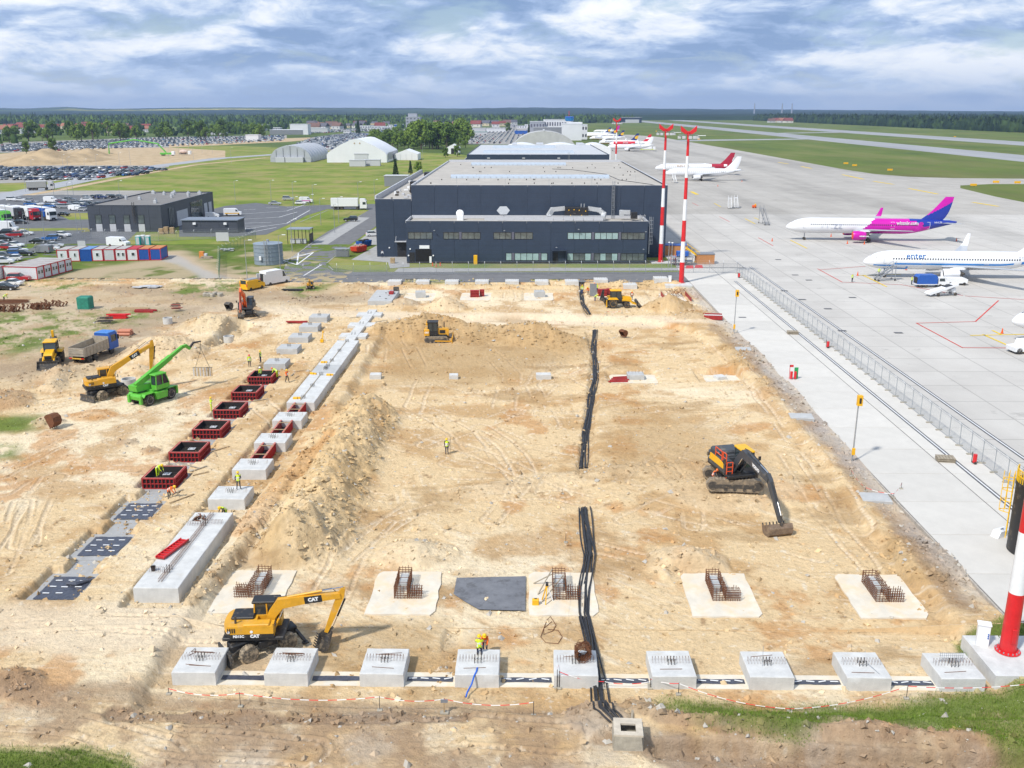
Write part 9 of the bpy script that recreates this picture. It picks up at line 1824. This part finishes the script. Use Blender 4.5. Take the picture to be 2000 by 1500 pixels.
for x0,x1,yb,yt,d,wm,rm,lb in((567,602,263,243,20,M_BWHITE,M_BWHITE,'white flat roofed block behind the far canopy'),(527,592,263,254,25,M_GREY,M_BWHITE,'long dark hall with white canopy roof at the car park'),(602,640,259,251,18,M_PALEGREY,M_PALEGREY,'grey roofed shelter rows right of the white block'),(920,948,259,251,14,M_PALEGREY,M_PALEGREY,'low grey kiosk building in the busy car park'),(950,988,258,252,12,M_BWHITE,M_BWHITE,'long white single storey building in the busy car park'),(915,952,263,258,10,M_PALEGREY,mat('roof_green',(.10,.25,.2),.6),'low shed with green roof edge in the busy car park'),(1005,1030,262,256,10,M_BLUE,M_BLUE,'blue market tent row near the terminal'),(724,747,250,241,14,mat('yellow_render',(.55,.40,.16),.7),M_PALEGREY,'yellow beige hall in the village'),(770,790,249,243,10,M_BLUE,M_WHITE,'small blue filling station roof'),(555,640,238,233.5,30,mat('greenhouse',(.42,.52,.50),.3),M_PALEGREY,'first long pale greenhouse before the forest'),(680,768,238,233.5,30,mat('greenhouse',(.4,.5,.5)),M_PALEGREY,'second long pale greenhouse before the forest'),(480,505,275,264,12,M_BWHITE,M_BWHITE,'white shed at the end of the far car park'),(8,42,261,254,16,M_BWHITE,M_BWHITE,'long white tent among the village gardens'),(380,440,263,259,14,M_PALEGREY,M_PALEGREY,'long low grey shed behind the tree belt')):bld('low_building',lb,x0,x1,yb,yt,d,wm,rm)
for k in range(30):
 a=rt.choice((rt.uniform(470,780),rt.uniform(860,1030),rt.uniform(20,300)));b=rt.uniform(248,260);w=rt.uniform(10,30);wm=rt.choice((M_BWHITE,M_BWHITE,M_PALEGREY,M_BGREY));bld('low_building','pale flat roofed low building in the built up belt behind the car parks',a,a+w,b,b-rt.uniform(4,7),rt.uniform(8,16),wm,rt.choice((M_PALEGREY,M_BWHITE,M_BGREY)),1,4,group='low buildings behind the car parks')
RC=[(.20,.05,.04),(.10,.10,.12),(.33,.14,.09),(.16,.09,.07)];RM=[mat('tiles_%d'%i,c_,.8,var=.15,scale=.5)for i,c_ in enumerate(RC)];WM=[mat('house_wall_%d'%i,c_,.8)for i,c_ in enumerate(((.66,.64,.58),(.60,.52,.36),(.55,.55,.56)))];RN=['red','dark grey','orange tiled','brown'];rh=random.Random(9)
def house(px,py,w,where,group):
 p=G(px,py);k=rh.randrange(4);h=rh.uniform(4,6.5);d=w*.8;t_=thing('house',f'village house with {RN[k]} roof {where}','house',(p.x,p.y,0),rh.uniform(-.4,.4),group);MB().box(-w/2,w/2,-d/2,d/2,0,h).build('wall',rh.choice(WM),t_)
 r_=MB().prism([(-d/2-.6,h),(d/2+.6,h),(0,h+w*.34)],-w/2-.5,w/2+.5,'x').build('roof',RM[k],t_);MB().box(w*.2,w*.28,-.4,.4,h,h+w*.45).build('chimney',RM[1],r_);[MB().box(x-.8,x+.8,-d/2-.1,-d/2-.02,h*.35,h*.75).build('window',M_PIER,t_)for x in(-w*.25,w*.25)]
for k in range(26):house(rh.uniform(0,300),rh.uniform(250,262),rh.uniform(12,20),'behind the belt of trees left of the airport','houses behind the tree belt')
for k in range(22):house(rh.uniform(600,760),rh.uniform(246,253),rh.uniform(12,22),'beyond the rows of parked cars','houses beyond the car park')
for k in range(12):house(rh.uniform(830,1010),rh.uniform(243,249),rh.uniform(14,22),'left of the white terminal','houses left of the terminal')
for k in range(9):house(rh.uniform(1500,1610),rh.uniform(238.5,240.5),rh.uniform(14,24),'at the forest edge across the runway','houses across the runway')
for a,b,top,lb in((1473,222,202,'thin far chimney at the horizon'),(1527,222,202,'striped power station chimney at the horizon'),(1546,222,202,'slim power station chimney beside the striped one')):
 q=AT(a,b,6000);h=AT(a,top,6000).z;tag(MB().cyl((0,0,0),(0,0,h),5,3,8).build('chimney_stack',[M_BGREY],None,(q.x,6000,0)),lb,'chimney')
sh_=[(G(a,b),w,h)for a,b,w,h in((95,316,27,9),(60,320,19,5),(150,314,22,5),(170,305,20,6))];gx,gy=np.meshgrid(np.linspace(-420,-230,150),np.linspace(590,800,110));zz=np.zeros_like(gx)
for q,w,h in sh_:zz=np.maximum(zz,h*np.clip(1-np.hypot((gx-q.x)/w,(gy-q.y)/(w*1.6))-.25*fbm(gx,gy,.12,4,97),0,1))
me=grid_mesh('sand_heap',gx,gy,zz-.12+.25*fbm(gx,gy,.3,3,98)*(zz>.1),np.clip(np.ones(gx.shape+(3,))*np.array((.44,.33,.20))*(1+.35*fbm(gx,gy,.1,4,99)[...,None]),0,1));me.materials.append(M_SOIL);tag(obj('sand_heap',me),'large pale sand heaps on the second building site','sand heap')
p=G(325,304);t_=thing('concrete_pump','green concrete pump truck with long folded boom on the second site','pump truck',p);MB().cbox((0,0,1.6),(9,2.5,1.4),b=.2).build('body',M_GREEN,t_);MB().cbox((5.6,0,2),(2.4,2.5,2.6),b=.2).build('cab',M_WHITE,t_);MB().tube([(0,0,2.5),(-6,0,9),(-24,0,12),(-44,0,9),(-44.5,0,1)],.55,6).build('boom',M_GREEN,t_);[MB().lathe([(.1,-.2),(.55,-.2),(.55,.2),(.1,.2)],(x,y,.55),12,'y').build('wheel',M_RUB,t_)for x in(-3,-1.6,5)for y in(-1,1)]
p=G(362,303);t_=thing('concrete_mixer','white concrete mixer truck beside the green pump','mixer truck',p);MB().lathe([(.6,-3.5),(1.5,-1.5),(1.6,.5),(.9,2.6)],(-1,0,2.6),12,'x').build('drum',mat('drum_pale',(.6,.45,.38),.5),t_);MB().cbox((3.6,0,2),(2.2,2.5,2.6),b=.2).build('cab',M_WHITE,t_);MB().cbox((0,0,1),(9,2.3,.5)).build('chassis',M_BLACK,t_)
# ================================================================== loose stones, clods and grass blades
rs=np.random.RandomState(12);n=20000;lum=loose*.8+cut*.5+.03+.04*np.clip(Y<50,0,1)+.3*np.exp(-((X-32.3)/1.4)**2)*(Y>60);pr=(np.maximum(lum,.01)*(Y>41)*(1/np.maximum(Y,45))**.3*np.abs(np.gradient(Y,axis=0)*np.gradient(X,axis=1))).ravel()**.75;pr/=pr.sum()
ix=rs.choice(X.size,n,p=pr);cx,cy,cz,ca=X.ravel()[ix]+rs.uniform(-.1,.1,n),Y.ravel()[ix]+rs.uniform(-.1,.1,n),Z.ravel()[ix],c.reshape(-1,3)[ix]
o8=np.array([(1,0,0),(0,1,0),(-1,0,0),(0,-1,0),(0,0,.8),(.6,.6,.5),(-.6,.5,.6)]);fo=np.array([(0,5,4),(5,1,4),(1,6,4),(6,2,4),(2,3,4),(3,0,4),(0,1,5),(1,2,6)]);sz=.035+.10*rs.rand(n)**3.5*2.2+cy*.00025
P_=o8[None]*(1+.35*rs.normal(size=(n,7,1)))*sz[:,None,None];ang=rs.uniform(0,6.28,n);P_=np.stack([P_[...,0]*np.cos(ang)[:,None]-P_[...,1]*np.sin(ang)[:,None],P_[...,0]*np.sin(ang)[:,None]+P_[...,1]*np.cos(ang)[:,None],P_[...,2]],-1)+np.stack([cx,cy,cz],1)[:,None]
me=bpy.data.meshes.new('rubble');me.from_pydata(P_.reshape(-1,3).tolist(),[],(fo[None]+np.arange(n)[:,None,None]*7).reshape(-1,3).tolist());cc=np.ones((n,7,4),np.float32);cc[...,:3]=(np.where(rs.rand(n,1)<.10,(.44,.41,.36),ca*rs.uniform(.6,1.05,(n,1))))[:,None];me.attributes.new('albedo','FLOAT_COLOR','POINT').data.foreach_set('color',cc.ravel());me.materials.append(M_WOODS);tag(obj('rubble',me),'loose stones and clods scattered over the excavated soil','stones',None,'stuff')
n=60000;pr=(gm*(Y<66)*(Y>40)).ravel();pr/=pr.sum();ix=rs.choice(X.size,n,p=pr);bx,by_,bz=X.ravel()[ix]+rs.uniform(-.12,.12,n),Y.ravel()[ix]+rs.uniform(-.12,.12,n),Z.ravel()[ix];h=rs.uniform(.05,.17,n)*(1+1.2*(rs.rand(n)<.06));a=rs.uniform(0,6.28,n);dx,dy=np.cos(a)*.018,np.sin(a)*.018;lx,ly=rs.normal(0,.05,n),rs.normal(0,.05,n)
V_=np.stack([np.stack([bx-dx,by_-dy,bz-.02],1),np.stack([bx+dx,by_+dy,bz-.02],1),np.stack([bx+lx,by_+ly,bz+h],1)],1).reshape(-1,3);me=bpy.data.meshes.new('grass');me.from_pydata(V_.tolist(),[],np.arange(n*3).reshape(-1,3).tolist());me.materials.append(LEAF[1]);tag(obj('grass',me),'short rough grass growing on the near banks','grass',None,'stuff')
# ================================================================== haze over the distance
hm=bpy.data.materials.new('haze_air');hm.use_nodes=True;nt=hm.node_tree;nt.nodes.clear();pv=N(nt,'ShaderNodeVolumePrincipled');pv.inputs['Color'].default_value=(.45,.62,.95,1);pv.inputs['Density'].default_value=8e-5;pv.inputs['Anisotropy'].default_value=.2;mo=N(nt,'ShaderNodeOutputMaterial');nt.links.new(pv.outputs[0],mo.inputs['Volume'])
tag(MB().box(-BIG-60,BIG+60,-460,BIG+60,-2.8,190).build('haze',hm,kind='stuff'),'thin bluish haze fading the distant forest and hills','haze')
